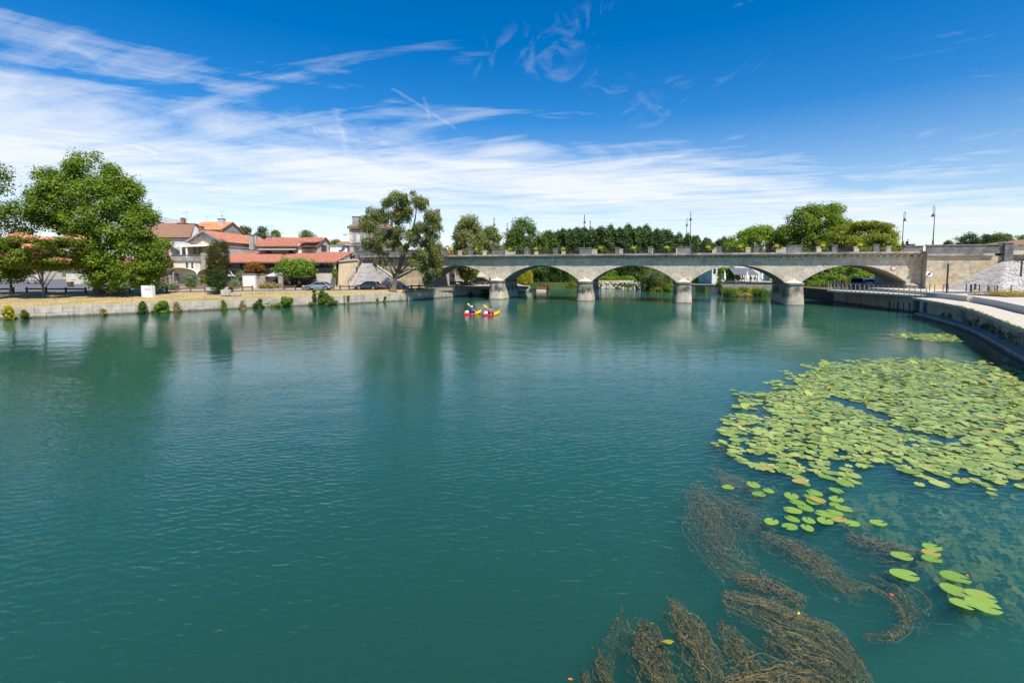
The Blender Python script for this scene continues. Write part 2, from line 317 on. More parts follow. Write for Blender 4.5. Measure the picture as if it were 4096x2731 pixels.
# ---------------------------------------------------------------- mesh builder
class MB:
    def __init__(s): s.v = []; s.f = []
    def add(s, vs, fs):
        o = len(s.v); s.v += [tuple(x) for x in vs]; s.f += [tuple(i + o for i in f) for f in fs]; return s
    def hexa(s, b, t):
        return s.add(list(b) + list(t), [(3, 2, 1, 0), (4, 5, 6, 7), (0, 1, 5, 4), (1, 2, 6, 5), (2, 3, 7, 6), (3, 0, 4, 7)])
    def box(s, x0, x1, y0, y1, z0, z1):
        return s.hexa([(x0, y0, z0), (x1, y0, z0), (x1, y1, z0), (x0, y1, z0)], [(x0, y0, z1), (x1, y0, z1), (x1, y1, z1), (x0, y1, z1)])
    def bar(s, a, b, w, h=None):
        a = Vector(a); b = Vector(b); h = h or w; d = (b - a).normalized()
        up = Vector((0, 0, 1)) if abs(d.z) < .9 else Vector((0, 1, 0))
        x = d.cross(up).normalized() * w / 2; y = x.cross(d).normalized() * h / 2
        q = [-x - y, x - y, x + y, -x + y]
        return s.hexa([a + k for k in q], [b + k for k in q])
    def prism(s, poly, z0, z1):
        n = len(poly); vs = [(x, y, z0) for x, y in poly] + [(x, y, z1) for x, y in poly]
        return s.add(vs, [tuple(range(n - 1, -1, -1)), tuple(range(n, 2 * n))] + [(i, (i + 1) % n, n + (i + 1) % n, n + i) for i in range(n)])
    def slab(s, a, b, c, d, th):
        a, b, c, d = map(Vector, (a, b, c, d)); nrm = (b - a).cross(d - a).normalized() * th
        return s.hexa([x - nrm for x in (a, b, c, d)], [a, b, c, d])
    def tube(s, path, rad, n=7, cap=True):
        pts = [Vector(p) for p in path]; m = len(pts)
        if isinstance(rad, (int, float)): rad = [rad] * m
        vs = []; fs = []; px = None
        for i, p in enumerate(pts):
            d = (pts[min(i + 1, m - 1)] - pts[max(i - 1, 0)])
            d = d.normalized() if d.length > 1e-9 else Vector((0, 0, 1))
            if px is None: px = d.cross(Vector((0, 0, 1)) if abs(d.z) < .9 else Vector((1, 0, 0))).normalized()
            px = (px - d * px.dot(d)); px = px.normalized() if px.length > 1e-6 else d.orthogonal().normalized()
            py = d.cross(px)
            for k in range(n):
                a = 2 * math.pi * k / n
                vs.append(p + (px * math.cos(a) + py * math.sin(a)) * rad[i])
        for i in range(m - 1):
            for k in range(n):
                fs.append((i * n + k, i * n + (k + 1) % n, (i + 1) * n + (k + 1) % n, (i + 1) * n + k))
        if cap: fs += [tuple(range(n - 1, -1, -1)), tuple(range((m - 1) * n, m * n))]
        return s.add(vs, fs)
    def lathe(s, prof, n=14, c=(0, 0, 0)):
        vs = []; fs = []
        for r, z in prof:
            for k in range(n):
                a = 2 * math.pi * k / n; vs.append((c[0] + r * math.cos(a), c[1] + r * math.sin(a), c[2] + z))
        for i in range(len(prof) - 1):
            for k in range(n): fs.append((i * n + k, i * n + (k + 1) % n, (i + 1) * n + (k + 1) % n, (i + 1) * n + k))
        fs += [tuple(range(n - 1, -1, -1)), tuple(range((len(prof) - 1) * n, len(prof) * n))]
        return s.add(vs, fs)
    def ell(s, c, r, n=12, m=7):
        prof = [(max(1e-3, math.sin(math.pi * i / m)), -math.cos(math.pi * i / m)) for i in range(m + 1)]
        o = len(s.v); s.lathe(prof, n)
        for i in range(o, len(s.v)):
            x, y, z = s.v[i]; s.v[i] = (c[0] + x * r[0], c[1] + y * r[1], c[2] + z * r[2])
        return s
    def grid(s, fn, nu, nv):
        vs = [fn(i / nu, j / nv) for j in range(nv + 1) for i in range(nu + 1)]
        return s.add(vs, [(j * (nu + 1) + i, j * (nu + 1) + i + 1, (j + 1) * (nu + 1) + i + 1, (j + 1) * (nu + 1) + i) for j in range(nv) for i in range(nu)])
    def mesh(s, name, m, smooth=False):
        me = bpy.data.meshes.new(name); me.from_pydata(s.v, [], s.f); me.update()
        if m is not None: me.materials.append(M[m] if isinstance(m, str) else m)
        if smooth: me.shade_smooth()
        return me
    def obj(s, name, m, parent=None, smooth=False, bevel=0, kind=None):
        return link(name, s.mesh(name, m, smooth), parent, bevel=bevel, kind=kind)
def link(name, data, parent=None, loc=None, rot=None, scale=None, bevel=0, kind=None):
    o = bpy.data.objects.new(name, data); COL.objects.link(o)
    if parent: o.parent = parent
    if loc is not None: o.location = loc
    if rot is not None: o.rotation_euler = rot
    if scale is not None: o.scale = scale
    if bevel:
        b = o.modifiers.new('bevel', 'BEVEL'); b.width = bevel; b.segments = 2; b.limit_method = 'ANGLE'
    if kind: o['kind'] = kind
    return o
def tag(o, label=None, cat=None, group=None, kind=None):
    for k, v in (('label', label), ('category', cat), ('group', group), ('kind', kind)):
        if v: o[k] = v
    return o
def thing(name, label, cat, loc=(0, 0, 0), rz=0.0, group=None):
    o = bpy.data.objects.new(name, None); COL.objects.link(o)
    o.location = loc; o.rotation_euler = (0, 0, rz); o.empty_display_size = .3
    return tag(o, label, cat, group)
def dup(root, loc=None, rz=None, label=None, scale=None, parent=None):
    c = root.copy(); COL.objects.link(c); c.parent = parent
    if loc is not None: c.location = loc
    if rz is not None: c.rotation_euler = (0, 0, rz)
    if scale is not None: c.scale = scale
    if label: c['label'] = label
    for ch in list(root.children): dup(ch, parent=c)
    return c
_ub = {}
def unit(m):
    if m not in _ub: _ub[m] = MB().box(-.5, .5, -.5, .5, -.5, .5).mesh('block_' + m, m)
    return _ub[m]
def block(name, m, parent, x0, x1, y0, y1, z0, z1, rot=None):
    return link(name, unit(m), parent, ((x0 + x1) / 2, (y0 + y1) / 2, (z0 + z1) / 2), rot, (x1 - x0, y1 - y0, z1 - z0))
def structure(name, mb, m, smooth=False): return tag(mb.obj(name, m, None, smooth), kind='structure')
ORD = ['first', 'second', 'third', 'fourth', 'fifth', 'sixth', 'seventh', 'eighth', 'ninth', 'tenth', 'eleventh', 'twelfth', 'thirteenth', 'fourteenth', 'fifteenth', 'sixteenth', 'seventeenth', 'eighteenth', 'nineteenth', 'twentieth', 'twenty-first', 'twenty-second', 'twenty-third', 'twenty-fourth', 'twenty-fifth']
# ---------------------------------------------------------------- leaves
def leaf_mesh(name, pts, nrm, size, m, aspect=.55, tang=None):
    n = len(pts); nrm = nrm / (np.linalg.norm(nrm, axis=1, keepdims=True) + 1e-9)
    a = rng.normal(size=(n, 3)) if tang is None else tang
    t = a - nrm * (a * nrm).sum(1, keepdims=True); t /= (np.linalg.norm(t, axis=1, keepdims=True) + 1e-9)
    b = np.cross(nrm, t); s = np.asarray(size).reshape(-1, 1) * np.ones((n, 1)) * .5
    fold = nrm * s * .18
    co = np.stack([pts - t * s, pts + b * s * aspect + fold, pts + t * s, pts - b * s * aspect + fold], 1).reshape(-1, 3)
    me = bpy.data.meshes.new(name); me.vertices.add(4 * n); me.vertices.foreach_set('co', co.astype(np.float32).ravel())
    me.loops.add(4 * n); me.loops.foreach_set('vertex_index', np.arange(4 * n, dtype=np.int32))
    me.polygons.add(n); me.polygons.foreach_set('loop_start', np.arange(0, 4 * n, 4, dtype=np.int32))
    try: me.polygons.foreach_set('loop_total', np.full(n, 4, dtype=np.int32))
    except Exception: pass
    me.update(calc_edges=True); me.materials.append(M[m])
    return me
def unitv(n):
    d = rng.normal(size=(n, 3)); return d / np.linalg.norm(d, axis=1, keepdims=True)
def crown_clumps(rows, ncl, rcl, depth=.95, shell=.45):
    """rows: (z, xl, xr) bottom to top, metres about the trunk foot"""
    rows = sorted(rows); z = np.array([r[0] for r in rows]); xl = np.array([r[1] for r in rows]); xr = np.array([r[2] for r in rows])
    zz = np.linspace(z[0], z[-1], 200); xr = np.maximum(xr, xl + .12); wd = np.interp(zz, z, xr - xl) ** 1.6 + 1e-3; cdf = np.cumsum(wd); cdf /= cdf[-1]
    out = []
    for i in range(ncl):
        h = np.interp(rng.random(), cdf, zz); l = np.interp(h, z, xl); r = np.interp(h, z, xr)
        hw = (r - l) / 2; c = (l + r) / 2; rr = rcl * rng.uniform(.5, 1.3); rr = min(rr, hw * .95 + .1)
        k = (shell + (1 - shell) * rng.random()) ** .6; a = rng.random() * 2 * math.pi
        w = max(hw - rr * .75, hw * .1)
        h = min(max(h, z[0] + rr * .4), z[-1] - rr * .55)
        out.append((c + w * k * math.cos(a), w * k * depth * math.sin(a), h, rr))
    return out
def clump_leaves(cl, n, flat=.8, up=.75):
    cl = np.array(cl); vol = cl[:, 3] ** 2; cnt = np.maximum(3, (n * vol / vol.sum()).astype(int))
    P_ = []; N_ = []
    for (x, y, z, r), k in zip(cl, cnt):
        d = unitv(k); q = r * (.25 + .75 * rng.random((k, 1)) ** .55) * (1 + .55 * rng.random((k, 1)) * (rng.random((k, 1)) < .28))
        p = d * q * np.array([1, 1, flat]) + np.array([x, y, z])
        P_.append(p); N_.append(d * .6 + np.array([0, 0, up]) + rng.normal(size=(k, 3)) * .45)
    return np.concatenate(P_), np.concatenate(N_)
def weeping(cl, nstr, lmin, lmax, step, floor=.1):
    P_ = []; T_ = []; N_ = []
    cl = np.array(cl); pr = cl[:, 3] ** 2; pr = pr / pr.sum()
    for i in range(nstr):
        x, y, z, r = cl[rng.choice(len(cl), p=pr)]; d = unitv(1)[0]; d[2] = abs(d[2]) * .6
        p = np.array([x, y, z]) + d * r * rng.uniform(.6, 1); L = rng.uniform(lmin, lmax)
        out = np.array([d[0], d[1], 0]) * rng.uniform(.0, .25)
        k = int(L / step); s = np.arange(k)[:, None] * step
        q = p + out * np.sqrt(s + .01) + np.array([0, 0, -1]) * s + rng.normal(size=(k, 3)) * step * .35
        q = q[q[:, 2] > floor]
        P_.append(q); T_.append(np.tile([0, 0, -1.], (len(q), 1)) + rng.normal(size=(len(q), 3)) * .35)
        N_.append(rng.normal(size=(len(q), 3)) + np.array([d[0], d[1], .2]))
    return np.concatenate(P_), np.concatenate(N_), np.concatenate(T_)

# ---------------------------------------------------------------- river
def water_material():
    m, t, o = nt('river_water')
    pos = node(t, 'ShaderNodeNewGeometry').outputs['Position']
    calm = mramp(t, mnoise(t, stretch(t, pos, (.035, .06, 0)), 1.0, 3, .5, .6), .36, .62)
    swell = mnoise(t, stretch(t, pos, (.55, 1.0, 0)), .75, 3, .5, .3)
    mid = mnoise(t, stretch(t, pos, (.55, 1.0, 0)), 2.6, 3, .5, .5)
    rip = mnoise(t, stretch(t, pos, (.5, 1.0, 0)), 8.0, 3, .55, .6)
    h = mmath(t, 'ADD', mmath(t, 'MULTIPLY', swell, .030), mmath(t, 'MULTIPLY', mid, mmath(t, 'ADD', mmath(t, 'MULTIPLY', calm, .010), .0055)))
    h = mmath(t, 'ADD', h, mmath(t, 'MULTIPLY', rip, mmath(t, 'ADD', mmath(t, 'MULTIPLY', calm, .0046), .0010)))
    h = mmath(t, 'ADD', h, mmath(t, 'MULTIPLY', mnoise(t, stretch(t, pos, (.45, 1.0, 0)), 21.0, 2, .5, .5), mmath(t, 'ADD', mmath(t, 'MULTIPLY', calm, .0012), .0003)))
    # a breeze ruffles the reach nearest the upstream weir; kayaks trouble the water round them
    py_ = node(t, 'ShaderNodeSeparateXYZ', {0: pos}).outputs[1]
    gust = mnoise(t, stretch(t, pos, (.06, .10, 0)), 1.0, 3, .5, .8)
    ruf = mmath(t, 'SUBTRACT', 1.0, mramp(t, mmath(t, 'ADD', py_, mmath(t, 'MULTIPLY', mmath(t, 'SUBTRACT', gust, .5), 34.0)), 12.0, 30.0))
    def wav(rot, scale, dist, amp):
        mp = node(t, 'ShaderNodeMapping', {'Vector': pos, 'Rotation': (0, 0, rot), 'Scale': (.85, 1.0, 0.0)})
        w = node(t, 'ShaderNodeTexWave', {'Vector': mp.outputs[0], 'Scale': scale, 'Distortion': dist, 'Detail': 3.0, 'Detail Scale': 1.6, 'Detail Roughness': .55}, wave_type='BANDS', bands_direction='Y')
        return mmath(t, 'MULTIPLY', w.outputs['Fac'], amp)
    w3 = mmath(t, 'ADD', wav(R(14), 1.5, 9.0, .0046), wav(R(-22), 1.0, 8.0, .0050))
    kay = node(t, 'ShaderNodeVectorMath', {0: pos, 1: (-4.2, 56.5, 0)}, operation='DISTANCE').outputs['Value']
    wk = mmath(t, 'SUBTRACT', 1.0, mramp(t, kay, 1.5, 6.5))
    h = mmath(t, 'ADD', h, mmath(t, 'MULTIPLY', w3, mmath(t, 'ADD', mmath(t, 'MULTIPLY', ruf, .95), .03)))
    h = mmath(t, 'ADD', h, mmath(t, 'MULTIPLY', mmath(t, 'MULTIPLY', mnoise(t, stretch(t, pos, (.8, 1.0, 0)), 2.2, 3), .05), wk))
    bn = node(t, 'ShaderNodeBump', {'Height': h, 'Strength': 1.0, 'Distance': 1.0})
    fr = node(t, 'ShaderNodeFresnel', {'IOR': 1.33}); t.links.new(bn.outputs[0], fr.inputs['Normal'])
    gl = node(t, 'ShaderNodeBsdfGlossy', {'Color': (.95, .97, 1, 1), 'Roughness': .0}); t.links.new(bn.outputs[0], gl.inputs['Normal'])
    tp = node(t, 'ShaderNodeBsdfTransparent', {'Color': (.97, .99, .99, 1)})
    mxs = node(t, 'ShaderNodeMixShader'); t.links.new(fr.outputs[0], mxs.inputs[0]); t.links.new(tp.outputs[0], mxs.inputs[1]); t.links.new(gl.outputs[0], mxs.inputs[2])
    t.links.new(mxs.outputs[0], o.inputs['Surface'])
    vs = node(t, 'ShaderNodeVolumeScatter', {'Color': (.18, .62, .50, 1), 'Density': .50, 'Anisotropy': .25})
    va = node(t, 'ShaderNodeVolumeAbsorption', {'Color': (.30, .62, .56, 1), 'Density': .92})
    ad = node(t, 'ShaderNodeAddShader'); t.links.new(vs.outputs[0], ad.inputs[0]); t.links.new(va.outputs[0], ad.inputs[1])
    t.links.new(ad.outputs[0], o.inputs['Volume'])
    M['river_water'] = m
water_material()
structure('river_water', MB().box(-240, 240, -60, 230, -4.0, 0.0), 'river_water')
structure('riverbed', MB().add([(-260, -80, -3.5), (260, -80, -3.5), (260, 250, -3.5), (-260, 250, -3.5)], [(0, 1, 2, 3)]), 'riverbed')

# ---------------------------------------------------------------- left bank land
LW = [(-1500, 1420), (-900, 1345), (-300, 1295), (0, 1277), (350, 1263), (800, 1243), (1050, 1230), (1400, 1215), (1640, 1201), (1770, 1190), (1910, 1180), (2060, 1170), (2115, 1166)]
LWp = [G(a, b, 0) for a, b in LW]
def off(poly, d):
    out = []
    for i, p in enumerate(poly):
        a = poly[max(0, i - 1)]; b = poly[min(len(poly) - 1, i + 1)]; t = (b - a).normalized()
        out.append(Vector((p.x - t.y * d, p.y + t.x * d, p.z)))
    return out
ZB = 1.8
FEN = [(-1500, 1215), (-900, 1190), (-300, 1177), (0, 1173), (350, 1172), (800, 1168), (1050, 1164), (1400, 1161), (1640, 1158), (1770, 1152), (1910, 1146), (2060, 1142), (2115, 1146)]
FENp = [G(a, b, ZB) for a, b in FEN]
def sub(poly, k):
    out = []
    for i in range(len(poly) - 1):
        for j in range(k): out.append(poly[i].lerp(poly[i + 1], j / k))
    return out + [poly[-1]]
core = off(LWp, .35)
ll = [(p.x, p.y) for p in core] + [(0, 126), (-30, 138), (-120, 150), (-700, 160), (-700, 30)]
structure('left_bank_land', MB().prism(ll, -3.4, 1.12), 'soil')
def strip(name, A, B, za, zb, m, k=6, nv=5, wob=.06, curve=.7):
    A = sub(A, k); B = sub(B, k); vs = []; fs = []
    for i in range(len(A)):
        for j in range(nv + 1):
            f = j / nv; p = A[i].lerp(B[i], f)
            z = za + (zb - za) * f ** curve + (random.uniform(-wob, wob) if 0 < j < nv else 0)
            vs.append((p.x, p.y, z))
    for i in range(len(A) - 1):
        for j in range(nv): fs.append((i * (nv + 1) + j, (i + 1) * (nv + 1) + j, (i + 1) * (nv + 1) + j + 1, i * (nv + 1) + j + 1))
    return structure(name, MB().add(vs, fs), m, True)
strip('grass_bank', off(LWp, .30), FENp, 1.20, ZB, 'dry_grass', 6, 6)
bk = [(p.x, p.y) for p in FENp]
structure('town_ground', MB().prism(bk + [(0, 126), (-60, 144), (-700, 420), (-700, 60)], 1.3, ZB - .012), 'gravel_path')
rd = off(FENp, 4.6)
strip('lane', off(FENp, .25)[1:11], rd[1:11], ZB, ZB, 'asphalt', 2, 1, 0)
q = [G(-900, 1180, ZB), G(640, 1160, ZB), G(560, 1138, ZB), G(430, 1128, ZB), G(200, 1112, ZB), G(-900, 1112, ZB)]
structure('road', MB().add([(p.x, p.y, ZB + .006) for p in q], [tuple(range(len(q)))]), 'asphalt')

# quay wall of long blocks along the left bank
qw = thing('quay_wall', 'long low quay wall of pale stone blocks below the grassy bank', 'wall', (0, 0, 0))
MB().add([(p.x, p.y, z) for p in off(LWp, .12) for z in (-3.3, 1.10)], [(2 * i, 2 * i + 2, 2 * i + 3, 2 * i + 1) for i in range(len(LWp) - 1)]).obj('wall_core', 'stone_mortar', qw)
def along(poly, s):
    for a, b in zip(poly, poly[1:]):
        L = (b - a).length
        if s <= L: return a.lerp(b, s / L), math.atan2(b.y - a.y, b.x - a.x)
        s -= L
    return poly[-1], math.atan2(poly[-1].y - poly[-2].y, poly[-1].x - poly[-2].x)
tot = sum((b - a).length for a, b in zip(LWp, LWp[1:]))
s0 = sum((b - a).length for a, b in zip(LWp[:2], LWp[1:3]))
s_step = sum((b - a).length for a, b in zip(LWp[:7], LWp[1:8])) - 1.0
for ci, (z0, z1) in enumerate(((-.6, .52), (.53, 1.22))):
    s = s0
    while s < tot - 1:
        hi = s > s_step
        L = random.uniform(1.9, 3.1) * (1.5 if hi else 1)
        if s < s_step < s + L: L = s_step - s + .01
        p, an = along(LWp, s + L / 2); d = random.uniform(-.02, .02)
        t = Vector((math.cos(an), math.sin(an), 0)); n_ = Vector((-t.y, t.x, 0))
        c = p + n_ * (.22 + d - (.25 if hi else 0)); zt = z1 + (.14 if hi and ci else 0) + random.uniform(-.012, .012) * ci
        link('stone_block', unit('quay_stone'), qw, (c.x, c.y, (z0 + zt) / 2), (0, 0, an), (L - .03, .55, zt - z0 - .012))
        s += L

# ---------------------------------------------------------------- far bank land
FB = [Vector(p).to_3d() for p in ((-230, 168, 0), (-60, 152, 0), (9, 138, 0), (19, 141, 0), (22.5, 131.5, 0), (32, 128, 0), (38, 118, 0), (44, 111, 0), (49, 110.5, 0), (54, 100, 0), (64, 96, 0))]
structure('far_bank_land', MB().prism([(p.x, p.y) for p in FB] + [(120, 96), (2600, 300), (2600, 2600), (-2600, 2600), (-2600, 168)], -3.4, 1.25), 'green_ground')
rip = [G(x, 1155, 0) for x in (2370, 2400, 2470, 2545)]
gp = [(p.x, p.y) for p in ((Vector((22.4, 132.6, 0))), Vector((32, 129.2, 0)), Vector((35, 140, 0)), Vector((22, 143, 0)))]
structure('towpath', MB().prism(gp, 1.2, 1.9), 'dry_grass')

# ---------------------------------------------------------------- bridge
P1 = G(1980, 1197, 0); P4 = G(3180, 1221, 0)
eu = (P4 - P1).normalized(); BA = math.atan2(eu.y, eu.x); ev = Vector((-eu.y, eu.x, 0))
NOSE = 1.7
BO = P1 + ev * NOSE; S = (P4 - P1).length / 3; BW = 7.4
def BP(u, v, z): return BO + eu * u + ev * v + Vector((0, 0, z))
def U(px, v=0.0):
    k = (px - PPX) / FPX * math.cos(PITCH); o = BO + ev * v
    return (k * o.y - o.x) / (eu.x - k * eu.y)
br = thing('stone_bridge', 'long low stone road bridge with five flat arches across the river', 'bridge', BO, BA)
ZS, ZC, HS = 3.35, 5.95, S / 2 - 1.12
RISE = ZC - ZS; RA = (HS * HS + RISE * RISE) / (2 * RISE); CZ = ZC - RA
UL, UR = -S + 1.1, 4 * S - 1.1
def arch(u, extra=0.0):
    k = math.floor(u / S); du = u - (k + .5) * S
    r = RA + extra
    z = CZ + math.sqrt(max(0, r * r - du * du)) if abs(du) < r else -9
    return z if abs(du) <= HS + extra * .67 else max(ZS if extra == 0 else -9, -9)
us = []
for k in range(-1, 4):
    us.append(k * S + .02 if k > -1 else UL)
    for i in range(29): us.append((k + .5) * S - HS + 2 * HS * i / 28)
us = sorted(set(us + [UR])); us = [u for u in us if UL <= u <= UR]
ZT = 7.30
vs = []; fs = []
for u in us:
    zb = arch(u); vs += [(u, 0, zb), (u, 0, ZT), (u, BW, zb), (u, BW, ZT)]
for i in range(len(us) - 1):
    a = 4 * i; b = a + 4
    fs += [(a, b, b + 1, a + 1), (b + 2, a + 2, a + 3, b + 3), (a, a + 2, b + 2, b), (a + 1, b + 1, b + 3, a + 3)]
MB().add(vs, fs).obj('arch_body', 'stone_mortar', br)
# voussoirs on the near face
NV = 25; a0 = math.asin(HS / RA)
for k in range(-1, 4):
    cu = (k + .5) * S
    for i in range(NV):
        t0 = -a0 + 2 * a0 * i / NV + .0012; t1 = -a0 + 2 * a0 * (i + 1) / NV - .0012
        dep = .80 + .22 * abs(i - NV // 2) / (NV // 2) + (.08 if i % 2 else 0)
        r0, r1 = RA - .0, RA + dep; v0 = -.028 - random.uniform(0, .012)
        q = [(cu + r * math.sin(t), v, CZ + r * math.cos(t)) for v in (v0, .45) for r, t in ((r0, t0), (r0, t1), (r1, t1), (r1, t0))]
        q = [(x, y, max(z, ZS - .02)) for x, y, z in q]
        MB().hexa(q[:4], q[4:]).obj('voussoir', 'stone', br)
# coursed spandrel stones
ns = 0; rest = MB(); RH = .365
for row in range(10):
    z0 = 3.36 + row * RH; z1 = z0 + RH - .014
    u = UL + random.uniform(0, .5)
    while u < UR - .3:
        L = random.uniform(.65, 1.25); e = min(u + L, UR)
        ok = all(arch(u + (e - u) * f) + .18 < z0 or abs((u + (e - u) * f) / S - round((u + (e - u) * f) / S)) * S < .95 for f in (0, .25, .5, .75, 1))
        cov = all(arch(u + (e - u) * f, .8) > z1 for f in (0, .5, 1))
        if ok and not cov and z1 < 7.02:
            d = -.008 - random.uniform(0, .012); ns += 1
            if ns <= 300: block('stone', 'stone', br, u + .008, e - .008, d, .3, z0, z1)
            else: rest.box(u + .008, e - .008, d, .3, z0, z1)
        u = e
if rest.v: rest.obj('stone_courses', 'stone', br, kind='stuff')
# string course, corbels, cornice, deck
uL2, uR2 = -28.0, UR + 1.6
u = uL2
while u < uR2:
    e = min(u + random.uniform(1.4, 2.0), uR2)
    block('string_stone', 'stone', br, u + .006, e - .006, -.06, .3, 7.015, 7.10)
    block('cornice_stone', 'stone_cornice', br, u + .006, e - .006, -.60, .6, 7.325, 7.55 + random.uniform(-.004, .004))
    block('cornice_stone', 'stone_cornice', br, u + .006, e - .006, -.80, .7, 7.56, 7.86 + random.uniform(-.006, .006))
    u = e
u = uL2 + .4
while u < uR2 - .2:
    MB().hexa([(u, -.14, 7.105), (u + .27, -.14, 7.105), (u + .27, .2, 7.105), (u, .2, 7.105)], [(u, -.52, 7.32), (u + .27, -.52, 7.32), (u + .27, .2, 7.32), (u, .2, 7.32)]).obj('corbel', 'stone', br)
    u += .83
block('deck', 'paving', br, uL2, uR2 + 14, -.35, BW + .35, 7.30, 7.868)
block('roadway', 'asphalt', br, uL2, uR2 + 14, 1.3, BW - 1.3, 7.80, 7.874)
block('far_cornice', 'stone_cornice', br, uL2, uR2, BW + .352, BW + .55, 7.3, 7.85)
# piers
def pier_poly(sc, nose=True):
    w = 1.2 * sc; pts = [(w, -.5), (w, BW + .5)]
    for i in range(1, 12):
        a = math.pi * i / 12; pts.append((w * math.cos(a), BW + .5 + 1.1 * sc * math.sin(a)))
    pts += [(-w, BW + .5), (-w, -.5)]
    for i in range(1, 14):
        a = math.pi * i / 14
        pts.append((-w * math.copysign(abs(math.cos(a)) ** .62, math.cos(a)), -.5 - (NOSE - .5) * sc * math.sin(a) ** .62))
    return pts
def loft(levels):
    mb = MB(); n = len(levels[0][1]); vs = []
    for z, poly in levels: vs += [(x, y, z) for x, y in poly]
    fs = [(i * n + k, i * n + (k + 1) % n, (i + 1) * n + (k + 1) % n, (i + 1) * n + k) for i in range(len(levels) - 1) for k in range(n)]
    fs += [tuple(range(n - 1, -1, -1)), tuple(range((len(levels) - 1) * n, len(levels) * n))]
    return mb.add(vs, fs)
shaft = loft([(-3.4, pier_poly(1.22)), (.1, pier_poly(1.16)), (.12, pier_poly(1.13)), (2.95, pier_poly(.98))]).mesh('shaft', 'stone_pier')
capm = loft([(2.952, pier_poly(1.03)), (3.0, pier_poly(1.08)), (3.24, pier_poly(1.08)), (3.30, pier_poly(1.02))]).mesh('cap', 'stone_dark')
def roofpoly(f):
    return [(x * (1 - .75 * f), (y if y > -.5 else -.5 + (y + .5) * (1 - f)) if y < BW else y) for x, y in pier_poly(.95)]
croof = loft([(3.302, roofpoly(0)), (3.45, roofpoly(.3)), (3.70, roofpoly(1.0))]).mesh('cap_roof', 'stone')
flm = MB().box(-.16, .16, -.16, 0, 3.72, 3.92).mesh('flood_lamp', 'white_paint')
for k in range(4):
    for nm, me in (('shaft', shaft), ('cap', capm), ('cap_roof', croof)):
        link(nm, me, br, (k * S, 0, 0))
    link('flood_lamp', flm, br, (k * S, -.45, 0))
# abutments and approach walls
def wall_stones(name, parent, u0, u1, v, z0, z1, m, rh=.36, lim=None, back=.3, mn=.6, mx_=1.15):
    w = block(name, 'stone_mortar', None, u0, u1, v + .012, v + back, z0, z1); w.parent = parent
    # sub-parts need an unscaled parent: rebuild the core as real-sized mesh
    bpy.data.objects.remove(w)
    w = MB().box(u0, u1, v + .012, v + back, z0, z1).obj(name, 'stone_mortar', parent)
    n = 0; rs = MB(); z = z0; row = 0
    while z < z1 - .1:
        h = min(rh, z1 - z); u = u0 - (random.uniform(.2, .6)); row += 1
        while u < u1:
            e = u + random.uniform(mn, mx_); a, b = max(u, u0), min(e, u1)
            if b - a > .1 and (lim is None or lim((a + b) / 2, z + h)):
                d = v - random.uniform(0, .016); n += 1
                if n <= 160: block('stone', m, w, a + .008, b - .008, d, v + .05, z + .007, z + h - .007)
                else: rs.box(a + .008, b - .008, d, v + .05, z + .007, z + h - .007)
            u = e
        z += h
    if rs.v: rs.obj('stone_courses', m, w, kind='stuff')
    return w
block('abutment', 'stone_mortar', br, -29, UL, .35, BW + 4, -1, 7.30)
wall_stones('approach_wall', br, -29, UL - .02, 0.0, .8, 7.0, 'stone_warm')
block('abutment', 'stone_mortar', br, UR, UR + 14, .35, BW + 4, -1, 7.30)
wall_stones('abutment_wall', br, UR + .02, UR + 1.55, 0.0, .8, 7.0, 'stone_warm')
block('abutment_cap', 'stone_pier', br, UR - .45, UR + 1.0, -.65, .3, 1.2, 3.02)
MB().hexa([(UR - .6, -.8, 3.022), (UR + 1.1, -.8, 3.022), (UR + 1.1, .3, 3.022), (UR - .6, .3, 3.022)], [(UR - .35, -.3, 3.4), (UR + .8, -.3, 3.4), (UR + .8, .3, 3.4), (UR - .35, .3, 3.4)]).obj('abutment_cap', 'stone_cornice', br, bevel=.08)
UP = U(3706, -1.2); UQ = U(4003, -1.2)
wall_stones('wing_wall', br, UP, UQ + .3, -1.2, 1.9, 7.15, 'stone_warm', back=1.9)
for i in range(int((UQ - UP) / 1.5)):
    a = UP - .1 + i * 1.5; block('cornice_stone', 'stone_cornice', br, a, a + 1.49, -1.5, .3, 7.16, 7.5)
pw = wall_stones('parapet_wall', br, UP - .05, UQ + .2, -1.3, 7.5, 8.55, 'stone_dark', .26, None, .5, .5, .9)
block('coping', 'stone_dark', br, UP - .15, UQ + .2, -1.4, -.7, 8.56, 8.72)
block('parapet_wall', 'stone_dark', br, UP - 2.9, UP - .15, -.35, .1, 7.87, 8.5)
block('coping', 'stone_dark', br, UP - 2.95, UP - .15, -.42, .17, 8.51, 8.66)
UE = U(4047, -1.5)
for i in range(6): block('pillar_stone', 'stone_dark', br, UQ + .1, UE, -1.62 + .01 * (i % 2), -.2, 6.3 + i * .41, 6.3 + i * .41 + .40)
block('pillar_cap', 'stone_dark', br, UQ + .05, UE + .05, -1.68, -.15, 8.765, 8.88)
block('downpipe', 'grey_paint', br, UP - .62, UP - .52, -.09, .0, 2.4, 7.3)
# left end: parapet over the approach wall
wall_stones('parapet_wall', br, -28.5, -15.6, -.35, 7.87, 8.75, 'stone_dark', .29, None, .4, .5, .9)
block('coping', 'stone_dark', br, -28.6, -15.5, -.42, .12, 8.76, 8.9)
